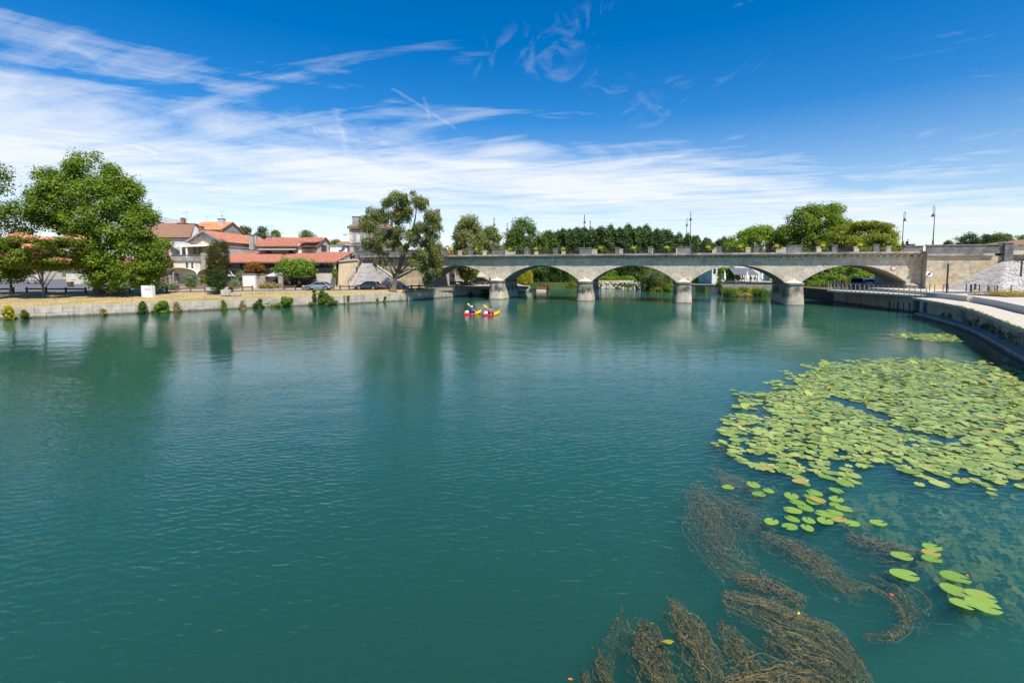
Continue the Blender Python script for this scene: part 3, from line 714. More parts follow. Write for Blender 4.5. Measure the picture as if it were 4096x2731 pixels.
# parapet posts, blocks and iron railings on both sides
def parapet(v0, m, far):
    wide = [k * S for k in range(-1, 5)]; posts = [k * S + f * S for k in range(-1, 4) for f in (1 / 3, 2 / 3)]
    els = sorted([(x, 1.0) for x in wide[1:-1]] + [(x, .34) for x in posts] + [(wide[0] + .6, .3), (wide[-1] - .9, .3)])
    for x, h in els:
        block('parapet_block' if h > .5 else 'parapet_post', m, br, x - h, x + h, v0, v0 + .5, 7.87, 8.78)
        block('post_cap', m, br, x - h - .05, x + h + .05, v0 - .05, v0 + .55, 8.785, 8.92)
    for (xa, ha), (xb, hb) in zip(els, els[1:]):
        a, b = xa + ha, xb - hb
        if b - a < .5: continue
        r = MB()
        for z in (8.02, 8.28, 8.74): r.bar((a, v0 + .25, z), (b, v0 + .25, z), .035)
        n = max(2, int((b - a) / .22))
        for i in range(1, n): r.bar((a + (b - a) * i / n, v0 + .25, 8.02), (a + (b - a) * i / n, v0 + .25, 8.74), .016)
        r.obj('iron_railing', 'iron', br)
    return els
els = parapet(-.25, 'stone_dark', False)
parapet(BW - .25, 'stone', True)  # same parapet, paler stone stands in for sun on its faces

# ---------------------------------------------------------------- lamps on the bridge
def lamp_thing(label, loc, rz, hgt=6.35):
    t = thing('street_lamp', label, 'street lamp', loc, rz, 'bridge lamps')
    MB().lathe([(.16, 0), (.16, .12), (.11, .2), (.10, .8), (.075, .9)], 10).obj('base', 'iron', t, True)
    MB().tube([(0, 0, .85), (0, 0, hgt - 1.3), (0, 0, hgt - 1.2)], [.062, .042, .042], 7).obj('pole', 'iron', t, True)
    pts = [(0, 0, hgt - 1.22)]
    for i in range(15):
        a = math.pi - math.pi * 1.55 * i / 14; rr = .27 - .10 * max(0, (i - 9) / 5)
        pts.append((.27 + rr * math.cos(a), 0, hgt - .45 + .42 * math.sin(a) * (1 if i < 9 else .8)))
    MB().tube(pts, .032, 6).obj('hook', 'iron', t, True)
    x = .42; zt = hgt - 1.0
    MB().tube([(pts[-1][0], 0, pts[-1][2]), (x, 0, zt + .22), (x, 0, zt)], .022, 6).obj('hanger', 'iron', t, True)
    sh = MB().lathe([(.05, .02), (.08, -.06), (.12, -.22), (.17, -.33), (.27, -.42), (.27, -.44)], 14, (x, 0, zt)).obj('lamp_shade', 'iron', t, True)
    MB().ell((x, 0, zt - .44), (.15, .15, .09), 10, 6).obj('bulb_glass', 'lamp_clear', sh, True)
    return t
lamp0 = None
names = ['over the first pier', 'over the second pier', 'over the third pier', 'over the fourth pier']
for i, px in enumerate((1975, 2335, 2758, 3203)):
    b = BP(U(px, 0), 0.0, 8.92); lb = 'tall dark hooked lamp on the near parapet ' + names[i] + ' from the left'
    lamp0 = lamp_thing(lb, b, BA + R(90), 5.6) if lamp0 is None else dup(lamp0, b, BA + R(90), lb)
lf = None
for i, px in enumerate((2031, 2360, 2743, 3141, 3604)):
    b = BP(U(px, BW), BW + .0, 7.87)
    lb = 'dark hooked lamp on the far parapet ' + (names[i] + ' from the left' if i < 4 else 'near the right end of the bridge')
    lf = lamp_thing(lb, b, BA - R(90), 6.3) if lf is None else dup(lf, b, BA - R(90), lb)
dup(lamp0, BP(U(3726, .3), .3, 8.6), BA + R(90), 'tallest dark hooked lamp above the right abutment wall')
dup(lamp0, BP(U(1723, .3), .3, 7.9), BA + R(90), 'dark lamp half hidden by the willow at the left bridge end')

# ---------------------------------------------------------------- planters on the railing
def planter(label, loc, rz):
    t = thing('flower_planter', label, 'planter', loc, rz, 'planters along the bridge railing')
    MB().hexa([(-.45, -.14, 0), (.45, -.14, 0), (.45, .14, 0), (-.45, .14, 0)], [(-.52, -.19, .3), (.52, -.19, .3), (.52, .19, .3), (-.52, .19, .3)]).obj('box', 'planter_green', t)
    p, n = clump_leaves([(-.28, -.08, .42, .34), (-.12, -.15, .36, .22), (-.42, -.1, .36, .22)], 420, .9)
    link('lime_foliage', leaf_mesh('lime_foliage', p, n, rng.uniform(.08, .14, len(p)), 'leaf_lime'), t)
    p, n = clump_leaves([(.25, -.06, .40, .26), (.42, -.1, .30, .18)], 180, .8)
    link('green_foliage', leaf_mesh('green_foliage', p, n, rng.uniform(.08, .13, len(p)), 'leaf_mid'), t)
    p, n = clump_leaves([(.05, .02, .58, .22), (.3, -.12, .38, .14)], 90, 1.3)
    link('red_flowers', leaf_mesh('red_flowers', p, n, rng.uniform(.05, .1, len(p)), 'bloom_red', .3), t)
    p, n = clump_leaves([(-.1, -.22, .0, .2), (.2, -.2, .04, .16)], 110, .8)
    link('trailing_foliage', leaf_mesh('trailing_foliage', p, n, rng.uniform(.06, .1, len(p)), 'leaf_gold'), t)
    return t
pl0 = None
for i, px in enumerate((1812, 1912, 2047, 2149, 2258, 2409, 2540, 2674, 2838, 2965, 3109, 3294, 3444, 3598)):
    b = BP(U(px, -.3), -.28, 8.38); lb = 'box of lime green foliage and red flowers on the bridge railing, ' + ORD[i] + ' from left'
    pl0 = planter(lb, b, BA) if pl0 is None else dup(pl0, b, BA + R(random.uniform(-4, 4)), lb, (random.uniform(.9, 1.1), 1, random.uniform(.9, 1.15)))

# ---------------------------------------------------------------- signs on the bridge
def face_sign(t, shape, r, m, y, name, cx=0, cz=0):
    if shape == 'disc': prof = [(r * math.cos(2 * math.pi * i / 28) + cx, r * math.sin(2 * math.pi * i / 28) + cz) for i in range(28)]
    else: prof = [(-r + cx, -r + cz), (r + cx, -r + cz), (r + cx, r + cz), (-r + cx, r + cz)]
    n = len(prof); vs = [(x, y, z) for x, z in prof] + [(x, y + .02, z) for x, z in prof]
    return MB().add(vs, [tuple(range(n)), tuple(range(2 * n - 1, n - 1, -1))] + [(i, n + i, n + (i + 1) % n, (i + 1) % n) for i in range(n)]).obj(name, m, t)
def text(body, size, loc, rot, m, parent, name='lettering', align='CENTER'):
    c = bpy.data.curves.new(name, 'FONT'); c.body = body; c.size = size; c.align_x = align; c.align_y = 'CENTER'; c.extrude = .003
    o = bpy.data.objects.new(name, c); COL.objects.link(o); bpy.context.view_layer.update()
    me = bpy.data.meshes.new_from_object(o.evaluated_get(bpy.context.evaluated_depsgraph_get())); bpy.data.objects.remove(o); me.materials.clear(); me.materials.append(M[m])
    return link(name, me, parent, loc, rot)
b = P(3575, 1073.5, 1); t = thing('height_limit_sign', 'round white sign with red ring on the right-hand arch', 'sign', BP(U(3575, -.12), -.10, P(3575, 1073, BP(U(3575), 0, 0).y).z), BA)
face_sign(t, 'disc', .33, 'sign_red', 0, 'ring'); face_sign(t, 'disc', .24, 'sign_white', -.006, 'disc')
text('3m', .24, (0, -.012, 0), (R(90), 0, 0), 'sign_black', t, 'lettering')
t = thing('river_sign', 'square white river sign with black disc and diagonal bar on abutment', 'sign', BP(U(3718, -1.26), -1.27, P(3718, 1096, BP(U(3718), 0, 0).y).z), BA)
face_sign(t, 'sq', .36, 'sign_white', 0, 'plate')
face_sign(t, 'disc', .15, 'sign_black', -.006, 'disc_mark'); face_sign(t, 'disc', .09, 'sign_white', -.010, 'disc_centre')
MB().hexa([(-.36, -.016, -.36), (-.2, -.016, -.36), (-.2, -.012, -.36), (-.36, -.012, -.36)], [(.2, -.016, .36), (.36, -.016, .36), (.36, -.012, .36), (.2, -.012, .36)]).obj('diagonal_bar', 'sign_black', t)
# ---------------------------------------------------------------- right bank
WE = [G(3652, 1190, 2.1), G(3809, 1218, 2.1), G(3912, 1245, 2.1), G(4096, 1314, 2.1)] + [Vector((24.5, 20, 2.1)), Vector((22, 10, 2.1)), Vector((21, -10, 2.1)), Vector((21, -50, 2.1))]
LEd = off(WE, .25); WAL = off(WE, 2.6)
QW0 = G(3652, 1249, 0); QW1 = G(3333, 1207, 0)
rl = [(56, 99), (QW1.x + .3, QW1.y), (QW0.x + .35, QW0.y)] + [(p.x, p.y) for p in WAL] + [(420, -50), (420, 99)]
structure('right_bank_land', MB().prism(rl, -3.4, 1.86), 'soil')
def ribbon(A, B, za, zb, zlow):
    """solid strip between two polylines"""
    n = len(A); vs = []; fs = []
    for a, b in zip(A, B): vs += [(a.x, a.y, zlow), (a.x, a.y, za), (b.x, b.y, zb), (b.x, b.y, zlow)]
    for i in range(n - 1):
        for k in range(4): fs.append((4 * i + k, 4 * (i + 1) + k, 4 * (i + 1) + (k + 1) % 4, 4 * i + (k + 1) % 4))
    fs += [(3, 2, 1, 0), tuple(4 * (n - 1) + k for k in range(4))]
    return MB().add(vs, fs)
def resample(poly, step):
    L = sum((b - a).length for a, b in zip(poly, poly[1:])); n = max(2, int(L / step))
    return [along(poly, L * i / n)[0] for i in range(n + 1)]
qr = thing('quay_embankment', 'curved concrete quay with footing ledge and walkway on the right bank', 'quay')
smooth_we = []
for i in range(len(WE) - 1):
    p0, p1, p2, p3 = WE[max(0, i - 1)], WE[i], WE[i + 1], WE[min(len(WE) - 1, i + 2)]
    for j in range(8):
        t = j / 8; smooth_we.append(.5 * ((2 * p1) + (p2 - p0) * t + (2 * p0 - 5 * p1 + 4 * p2 - p3) * t * t + (3 * p1 - p0 - 3 * p2 + p3) * t ** 3))
smooth_we.append(WE[-1])
LEd = off(smooth_we, .20); WAL = off(smooth_we, 1.35); WKI = off(smooth_we, 4.2)
# footing ledge, in cast lengths
seg = resample(LEd[:36], 2.6); seg2 = resample(WAL[:36], 2.6)
for i in range(min(len(seg), len(seg2)) - 1):
    a, b = seg[i], seg[i + 1]; c, d = seg2[min(i + 1, len(seg2) - 1)], seg2[i]
    g = (b - a).normalized() * .02; zt = .36 + random.uniform(-.02, .02)
    MB().hexa([(p.x, p.y, -1.5) for p in (a + g, b - g, c - g, d + g)], [(p.x, p.y, zt) for p in (a + g, b - g, c - g, d + g)]).obj('ledge_block', 'concrete', qr, bevel=.04)
# wall panels
seg = WAL[:37:2]; segb = off(WAL, .5)[:37:2]
for i in range(min(len(seg), len(segb)) - 1):
    a, b, c, d = seg[i], seg[i + 1], segb[i + 1], segb[i]; g = (b - a).normalized() * .012; k = Vector((-g.y, g.x, 0)).normalized() * random.uniform(-.02, .02)
    MB().hexa([(p.x + k.x, p.y + k.y, -.6) for p in (a + g, b - g, c - g, d + g)], [(p.x + k.x, p.y + k.y, 1.9) for p in (a + g, b - g, c - g, d + g)]).obj('wall_panel', 'concrete', qr)
# walkway slab with a rough overhanging lip, in lengths
for sA, sB, nm, m, z0, z1 in ((smooth_we, WKI, 'walkway_slab', 'paving', 1.86, 2.10),):
    ra = resample(sA[:36], 3.0); rb = resample(sB[:36], 3.0); n = min(len(ra), len(rb))
    for i in range(n - 1):
        f = i / (n - 1); a, b = ra[i], ra[i + 1]; c, d = rb[min(len(rb) - 1, i + 1)], rb[i]; g = (b - a).normalized() * .006
        MB().hexa([(p.x, p.y, z0) for p in (a + g, b - g, c - g, d + g)], [(p.x, p.y, z1) for p in (a + g, b - g, c - g, d + g)]).obj(nm, m, qr)
MB().box(-.25, .25, -.25, .25, -.5, 1.88).obj('corner_post', 'concrete', qr).location = (QW0.x - .6, QW0.y - 2.2, 0)
# raised plaza behind concrete retaining kerbs
zP = 2.62
K1 = [G(3707, 1188, 2.1), G(3790, 1196, 2.1), G(3868, 1206, 2.1)]
K2 = [G(3892, 1209, 2.1), G(3990, 1228, 2.1), G(4096, 1255, 2.1), Vector((33.5, 27, 2.1)), Vector((31.5, 10, 2.1)), Vector((31, -50, 2.1))]
for K, lb in ((K1, 'short pale concrete retaining kerb beside the steel railing'), (K2, 'long pale concrete retaining kerb along the plaza edge')):
    ra = K; rb = off(K, .5)
    tag(ribbon(ra, rb, zP + .06, zP + .06, 2.08).obj('retaining_kerb', 'concrete_new', None, bevel=.02), lb, 'kerb', 'plaza kerbs')
st_ = thing('kerb_steps', 'narrow concrete steps in the gap between the two plaza kerbs', 'steps', (0, 0, 0))
for i in range(3):
    a, b = K1[-1], K2[0]; n_ = Vector((-(b - a).y, (b - a).x, 0)).normalized()
    a2, b2 = a + n_ * .22 * i, b + n_ * .22 * i; a3, b3 = a + n_ * (.22 * i + .22), b + n_ * (.22 * i + .22)
    MB().hexa([(p.x, p.y, 2.09) for p in (a2, b2, b3, a3)], [(p.x, p.y, 2.1 + .17 * (i + 1)) for p in (a2, b2, b3, a3)]).obj('step', 'concrete_new', st_)
inner = off(K1, .45) + off(K2, .45)
pz = [(p.x, p.y) for p in inner]
structure('plaza', MB().prism(pz + [(420, -50), (420, 84), (58, 84), (52.6, 72), (50.9, 60.2)], 1.9, zP), 'paving')
road_r = [G(3730, 1171, zP), G(3830, 1175, zP), G(3960, 1172, zP), G(4300, 1172, zP), G(4300, 1164, zP), G(3730, 1166, zP)]
structure('plaza_road', MB().add([(p.x, p.y, zP + .005) for p in road_r], [tuple(range(6))]), 'asphalt')
# lower quay under the bridge: concrete river wall and overhanging deck
lq = thing('river_wall', 'tall concrete river wall under the right arch with dark blocks for shaded recesses', 'wall')
tq = (QW1 - QW0); nq = Vector((tq.y, -tq.x, 0)).normalized()
for i in range(5):
    a = QW0 + tq * (i / 5 + .004); b = QW0 + tq * ((i + 1) / 5 - .004)
    MB().hexa([(p.x, p.y, -2) for p in (a, a + nq * .6, b + nq * .6, b)], [(p.x, p.y, 1.98) for p in (a, a + nq * .6, b + nq * .6, b)]).obj('wall_panel', 'concrete', lq)
b = QW1 + nq * 8; MB().hexa([(p.x, p.y, -2) for p in (QW1, QW1 + nq * .02 - tq * .02, b - tq * .02, b)], [(p.x, p.y, 1.98) for p in (QW1, QW1 + nq * .02 - tq * .02, b - tq * .02, b)]).obj('wall_return', 'concrete', lq)
for f, w in ((.03, .28), (.09, .18), (.145, .35), (.235, .35)):  # dark blocks on the wall face paint the shade of recesses
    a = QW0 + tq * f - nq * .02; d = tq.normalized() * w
    MB().hexa([(p.x, p.y, -.6) for p in (a, a + nq * .3, a + d + nq * .3, a + d)], [(p.x, p.y, 1.15) for p in (a, a + nq * .3, a + d + nq * .3, a + d)]).obj('recess_shade', 'dark_metal', lq)
SE0 = G(3707, 1183, 2.22); SE1 = G(3307, 1160, 2.22); SE2 = SE1 + Vector((7.5, 3.2, 0))
sl = [(SE0.x, SE0.y), (SE1.x, SE1.y), (SE2.x, SE2.y), (66, 80), (66, 62), (SE0.x + 2.2, SE0.y + .6)]
structure('quay_deck', MB().prism(sl[::-1], 1.99, 2.22), 'concrete_new')
pk = [(SE0.x + 2.5, SE0.y + 5), (SE1.x + 2.2, SE1.y - .5), (SE1.x + 3.5, SE1.y + 2), (SE2.x, SE2.y + 0), (110, 98), (110, 78), (66, 75.5), (62.5, 64)]
structure('lower_street', MB().prism([(x, y) for x, y in pk][::-1], 1.9, 2.25), 'asphalt')
rl_ = thing('quay_railing', 'steel guard railing with slanted posts along the lower quay deck', 'railing')
path = [SE0 + Vector((.1, .1, 0)), SE1 + Vector((.12, -.1, 0)), SE1.lerp(SE2, .55)]
Lr = sum((b - a).length for a, b in zip(path, path[1:])); nr = 27
tops = []
for i in range(nr + 1):
    p, an = along(path, Lr * i / nr); o_ = Vector((-math.sin(an), math.cos(an), 0)) * .12
    MB().bar(p, p + o_ + Vector((0, 0, 1.02)), .09, .035).obj('post', 'steel', rl_); tops.append(p + o_ + Vector((0, 0, 1.03)))
MB().tube(tops, .035, 6).obj('handrail', 'steel', rl_)
for k in (.25, .5, .75):
    MB().tube([along(path, Lr * i / nr)[0].lerp(tops[i], k) for i in range(nr + 1)], .008, 4).obj('wire', 'steel', rl_)
# paved stone slopes
def setts(parent, bottom, top, rows, cell, m, limit=300, th=.05, name='sett'):
    def pt(pl, s):
        L = [(b - a).length for a, b in zip(pl, pl[1:])]; T = sum(L) * s
        for a, b, l in zip(pl, pl[1:], L):
            if T <= l or b is pl[-1]: return a.lerp(b, min(1, T / l))
            T -= l
    Lb = sum((b - a).length for a, b in zip(bottom, bottom[1:])); Lt = sum((b - a).length for a, b in zip(top, top[1:]))
    def q(s, t): return pt(bottom, s).lerp(pt(top, s), t)
    g = MB().grid(lambda a, b: q(a, b), 16, 8); g.obj('bedding', 'stone_mortar', parent)
    n = 0; rs = MB()
    for r in range(rows):
        t0, t1 = r / rows, (r + 1) / rows; L = Lb + (Lt - Lb) * t0; k = max(2, int(L / cell)); cuts = [0]
        w = [random.uniform(.6, 1.4) for _ in range(k)]; T = sum(w)
        for x in w: cuts.append(cuts[-1] + x / T)
        for a, b in zip(cuts, cuts[1:]):
            e = .12 / L * .3; f = .05 / rows
            c = [q(a + e, t0 + f), q(b - e, t0 + f), q(b - e, t1 - f), q(a + e, t1 - f)]
            nn = (c[1] - c[0]).cross(c[3] - c[0]).normalized()
            if nn.z < 0: nn = -nn
            h = th * random.uniform(.5, 1.3); n += 1
            bo = [x - nn * .06 for x in c]; to = [x + nn * h for x in c]
            if n <= limit: MB().hexa(bo, to).obj(name, m, parent)
            else: rs.hexa(bo, to)
    if rs.v: rs.obj('sett_courses', m, parent, kind='stuff')
BLr = BP(U(3778, -1.5), -1.3, 2.55); TLr = BP(UQ + .1, -1.62, 6.3); TRr = BP(UE, -1.62, 6.45)
BMr = G(3990, 1171, 2.6); BRr = Vector((72.5, 56.0, 2.55))
pr = thing('paved_slope', 'pyramid slope of grey stone setts against the right abutment wall', 'slope')
setts(pr, [BLr, BMr, BRr], [TLr, TRr], 24, .62, 'sett')
for a, b in ((BLr, TLr), (BRr, TRr)): MB().bar(a + Vector((0, 0, .03)), b + Vector((0, 0, .03)), .3, .16).obj('edge_coping', 'concrete_new', pr)
sr = thing('stone_stair', 'stone stair climbing beside the paved slope at the right edge', 'stairs')
dT = (TRr - BRr); ax = Vector((1.0, .35, 0)).normalized() * 2.0
for i in range(22):
    a = BRr + dT * (i / 22) + ax * .12; a2 = BRr + dT * ((i + 1) / 22) + ax * .12; z = BRr.z + dT.z * (i + 1) / 22
    MB().hexa([(p.x, p.y, z - 1.2) for p in (a, a + ax, a2 + ax, a2)], [(p.x, p.y, z) for p in (a, a + ax, a2 + ax, a2)]).obj('step', 'stone', sr)
MB().tube([BRr + ax * 1.1 + Vector((0, 0, 1)), TRr + ax * 1.1 + Vector((0, 0, 1.0)), TRr + ax * 1.1 + Vector((.2, 3, 1.0))], .03, 6).obj('handrail', 'iron', sr)
MB().box(0, 6, 0, 10, 0, 4.0).obj('stair_core', 'stone_dark', sr).location = (TRr.x + ax.x * 1.3, TRr.y + .2, 2.6)
# upper terrain on the right
structure('upper_street', MB().prism([(BP(UE - .3, 1.0, 0).x, BP(UE - .3, 1.0, 0).y), (140, 40), (300, 60), (300, 200), (80, 120), (BP(UE - .3, BW + 4, 0).x, BP(UE - .3, BW + 4, 0).y)], 2.0, 7.2), 'paving')
# bollards and poles on the plaza
bol = None; bl = [(3864, 1165), (3881, 1166), (3885, 1169), (3897, 1164), (3902, 1164), (3917, 1168), (3938, 1163), (3943, 1163), (3951, 1170), (3982, 1163), (3988, 1172), (4024, 1164), (4043, 1171), (4066, 1163)]
for i, (px, py) in enumerate(bl):
    lb = 'slim dark bollard in front of the paved slope, ' + ORD[i] + ' from left'; p = G(px, py, zP)
    if bol is None:
        bol = thing('bollard', lb, 'bollard', p, 0, 'plaza bollards')
        MB().lathe([(.055, 0), (.055, .78), (.05, .80)], 10).obj('shaft', 'iron', bol); MB().lathe([(.062, .80), (.062, .9), (.03, .93)], 10).obj('cap', 'iron', bol)
    else: dup(bol, p, 0, lb)
for px, pw_, py, lb in ((3718, 20, 1167, 'bike hoop at the foot of the abutment wall'), (3772, 20, 1167, 'bike hoop beside the tall dark pole'), (3955, 22, 1181, 'bike hoop among the bollards')):
    p = G(px, py, zP); p2 = G(px + pw_, py, zP); t = thing('bike_hoop', 'low dark steel ' + lb, 'bike rack', p, 0, 'bike hoops'); w = p2.x - p.x
    for x in (0, w): MB().bar((x, 0, 0), (x, 0, .86), .05).obj('post', 'iron', t)
    MB().bar((-.03, 0, .88), (w + .03, 0, .88), .05).obj('top_bar', 'iron', t)
    MB().tube([(0.02 + w * .3 * math.sin(a * math.pi / 12), 0, .86 - .3 * (1 - math.cos(a * math.pi / 12)) + 0) for a in range(0, 7)], .015, 5).obj('brace', 'iron', t)
for px, y0, y1, lb in ((3786, 1171, 1057, 'tall slim dark pole in front of the abutment wall'), (4079, 1165, 1043, 'tall slim dark pole by the flower bed at right edge')):
    p = G(px, y0, zP); t = thing('light_column', lb, 'pole', p, 0, 'dark light columns'); h = P(px, y1, p.y).z - zP
    MB().lathe([(.12, 0), (.12, .06), (.07, .08), (.07, .5)], 10).obj('base', 'iron', t)
    MB().box(-.065, .065, -.065, .065, .5, h).obj('column', 'iron', t); MB().box(-.07, .07, -.07, .07, h + .003, h + .06).obj('cap', 'iron', t)
fb = thing('flower_bed', 'bed of ochre and orange flowering plants on the plaza', 'flower bed', G(4080, 1186, zP))
MB().box(-2.6, 6, -1.2, 3, 0, .1).obj('soil_bed', 'soil', fb)
p, n = clump_leaves([(random.uniform(-2.4, 5.5), random.uniform(-1, 2.6), .3, random.uniform(.35, .55)) for _ in range(46)], 5200, .7)
link('plants', leaf_mesh('plants', p, n, rng.uniform(.08, .16, len(p)), 'leaf_ochre', .4), fb)
# right-edge roof and sign back
t = thing('corner_house', 'house with red-brown tiled roof at the right edge above the stairs', 'house', (BP(UE, 2, 0).x + 5.6, BP(UE, 2, 0).y + 6.5, 7.2), R(-8))
MB().box(0, 14, 0, 8, 0, 1.6).obj('wall', 'plaster_grey', t)
MB().slab((-.5, -.6, 1.4), (14, -.6, 3.2), (14, 8.4, 3.4), (-.5, 8.4, 1.6), .2).obj('roof', 'tile_brown', t)
t = thing('road_sign', 'dark back of a road sign above the end pillar', 'sign', BP(UQ + .7, -.9, 8.88), BA)
MB().bar((0, 0, 0), (0, 0, .55), .06).obj('post', 'iron', t); MB().box(-.3, .3, -.03, .03, .5, 1.15).obj('plate', 'dark_metal', t)
# far right-bank restaurant terrace seen through the fourth arch
tw = thing('terrace_wall', 'low stone terrace wall above the reeds beyond the fourth arch', 'wall', (0, 0, 0))
ta, tb = P(2888, 1127, 102), P(3130, 1127, 97)
d_ = (tb - ta); L_ = Vector((d_.x, d_.y, 0)).length; tw.location = (ta.x, ta.y, 0); tw.rotation_euler = (0, 0, math.atan2(d_.y, d_.x))
MB().box(0, L_, .3, 16, -2, 2.45).obj('terrace_core', 'paving', tw)
for i in range(7):
    for z0, z1 in ((-.5, .8), (.81, 1.6), (1.61, 2.4)):
        block('stone', 'quay_stone', tw, L_ * i / 7 + .02, L_ * (i + 1) / 7 - .02, -.02 * random.random(), .29, z0, z1)
block('coping', 'stone_dark', tw, -.1, L_ + .1, -.12, .4, 2.46, 2.66)
def local_x(px, o, Y): return P(px, 1100, Y).x - o.x
t = thing('terrace_awning', 'grey pitched awning roof over the riverside restaurant terrace', 'awning', (P(2937, 1100, 106).x, 106, 2.46))
wA = P(3035, 1100, 106).x - t.location.x; h0 = P(2937, 1098, 106).z - 2.46; h1 = P(2937, 1081, 107).z - 2.46
MB().slab((0, 0, h0), (wA, 0, h0), (wA - .2, 3.2, h1 + .5), (.2, 3.2, h1 + .5), .12).obj('roof', 'awning_dark', t)
MB().slab((wA - .2, 3.2, h1 + .5), (wA, 6.4, h0), (0, 6.4, h0), (.2, 3.2, h1 + .5), .12).obj('roof_back', 'awning_dark', t)
for x in (.2, wA / 3, 2 * wA / 3, wA - .2):
    for y in (.15, 6): MB().bar((x, y, 0), (x, y, h0), .1).obj('post', 'dark_metal', t)
fp = None
for i, (px, y0, y1) in enumerate(((2898, 1125, 1098), (2988, 1126, 1096), (3047, 1118, 1092), (3085, 1125, 1103))):
    Yp = 103.5 if i != 2 else 107; p = P(px, 1120, Yp); p.z = 2.46; lb = 'folded white parasol on the far restaurant terrace, ' + ORD[i] + ' from left'
    if fp is None:
        fp = thing('folded_parasol', lb, 'parasol', p, 0, 'folded white parasols')
        MB().lathe([(.03, 0), (.03, 2.3)], 8).obj('pole', 'steel', fp); MB().lathe([(.05, .45), (.30, .5), (.24, 1.0), (.16, 1.7), (.05, 2.35), (.01, 2.42)], 12).obj('folded_canopy', 'canvas_white', fp, True)
    else: dup(fp, p, 0, lb)
t = thing('white_house', 'white rendered house beyond the third pier', 'house', (P(2848, 1100, 128).x, 128, 1.3))
wh = P(2886, 1100, 128).x - t.location.x
MB().box(0, wh + 26, 0, 9, 0, 5.4).obj('wall', 'plaster_white', t)
MB().slab((-.4, -.4, 5.35), (wh + 26, -.4, 5.35), (wh + 26, 4.5, 7.4), (-.4, 4.5, 7.4), .15).obj('roof', 'tile_brown', t)
for x in (.3, 1.5): 
    w = MB().box(x, x + .7, -.05, .02, 2.6, 4.0).obj('window', 'grey_paint', t); MB().box(x + .06, x + .64, -.06, -.052, 2.66, 3.94).obj('pane', 'glass_dark', w)
block('door', 'dark_paint', t, 3.4, 4.3, -.05, .02, 0, 2.1)
# weir wall left of the terrace
ww = thing('weir_wall', 'dark stained weir wall with a pale coping beyond the third pier', 'wall', (0, 0, 0))
wa, wb = G(2762, 1166, 0), G(2892, 1170, 0)
for i in range(5):
    a = wa.lerp(wb, i / 5 + .004); b = wa.lerp(wb, (i + 1) / 5 - .004)
    MB().hexa([(p.x, p.y + k, -2) for p, k in ((a, 0), (b, 0), (b, 1.2), (a, 1.2))], [(p.x, p.y + k, 1.55) for p, k in ((a, 0), (b, 0), (b, 1.2), (a, 1.2))]).obj('stone', 'stone_dark', ww)
MB().hexa([(wa.x, wa.y - .1, 1.56), (wb.x, wb.y - .1, 1.56), (wb.x, wb.y + 1.3, 1.56), (wa.x, wa.y + 1.3, 1.56)], [(wa.x, wa.y - .1, 1.75), (wb.x, wb.y - .1, 1.75), (wb.x, wb.y + 1.3, 1.75), (wa.x, wa.y + 1.3, 1.75)]).obj('coping', 'concrete', ww)
# riprap
rr = thing('riprap_bank', 'bank of loose pale rocks at the far waterside through the third arch', 'rock bank')
ic = []
for v in range(6):
    bm = bmesh.new(); bmesh.ops.create_icosphere(bm, subdivisions=1, radius=.5)
    for q in bm.verts: q.co *= random.uniform(.7, 1.2)
    me = bpy.data.meshes.new('rock'); bm.to_mesh(me); bm.free(); me.materials.append(M['rock']); ic.append(me)
for i in range(190):
    f = random.random(); k = random.random(); x = 22 + 13.5 * f; y = 130.6 - 3.2 * f - (1.6 * max(0, f - .72) / .28 * 4)
    s = random.uniform(.35, .85); link('rock', random.choice(ic), rr, (x, y + k * 1.2, .0 + k * 1.75), (random.random() * 6, random.random() * 6, 0), (s, s, s * .8))
# ---------------------------------------------------------------- left bank buildings
def tiles(name, m, parent, r0, r1, e0, e1, pitch=.30, amp=.055, rows=5):
    """corrugated tile slope between ridge r0-r1 and eave e0-e1"""
    r0, r1, e0, e1 = map(Vector, (r0, r1, e0, e1)); L = max((r1 - r0).length, (e1 - e0).length); n = max(2, int(L / pitch))
    nr = (e0 - r0).cross(e1 - r0); nr = nr.normalized() if nr.length > 1e-6 else Vector((0, 0, 1))
    if nr.z < 0: nr = -nr
    vs = []; K = n * 4
    for j in range(rows + 1):
        t = j / rows
        for i in range(K + 1):
            s = i / K; p = r0.lerp(r1, s).lerp(e0.lerp(e1, s), t)
            vs.append(p + nr * (amp * math.cos(i * math.pi / 2) + .06 - .0 * j + random.uniform(-.012, .012)))
    fs = [(j * (K + 1) + i, (j + 1) * (K + 1) + i, (j + 1) * (K + 1) + i + 1, j * (K + 1) + i + 1) for j in range(rows) for i in range(K)]
    b = len(vs); vs += [p - nr * .10 for p in (r0, r1, e1, e0)]
    o = [vs[0], vs[K], vs[rows * (K + 1) + K], vs[rows * (K + 1)]]
    fs += [(b, b + 1, b + 2, b + 3), (rows * (K + 1), b + 3, b + 2, rows * (K + 1) + K), (0, rows * (K + 1), b + 3), (0, b + 3, b), (K, b + 1, b + 2), (K, b + 2, rows * (K + 1) + K)]
    return MB().add(vs, fs).obj(name, m, parent)
class Front:
    """a house front that faces the river at depth Y; local x right, y away, z up"""
    def __init__(s, name, label, cat, px0, px1, Y, zb=ZB, group=None):
        s.Y = Y; s.x0 = P(px0, 1070, Y).x; s.zb = zb; s.t = thing(name, label, cat, (s.x0, Y, zb), 0, group); s.L = P(px1, 1070, Y).x - s.x0
    def X(s, px, dy=0): return P(px, 1070, s.Y + dy).x - s.x0
    def Z(s, py, dy=0): return P(2048, py, s.Y + dy).z - s.zb
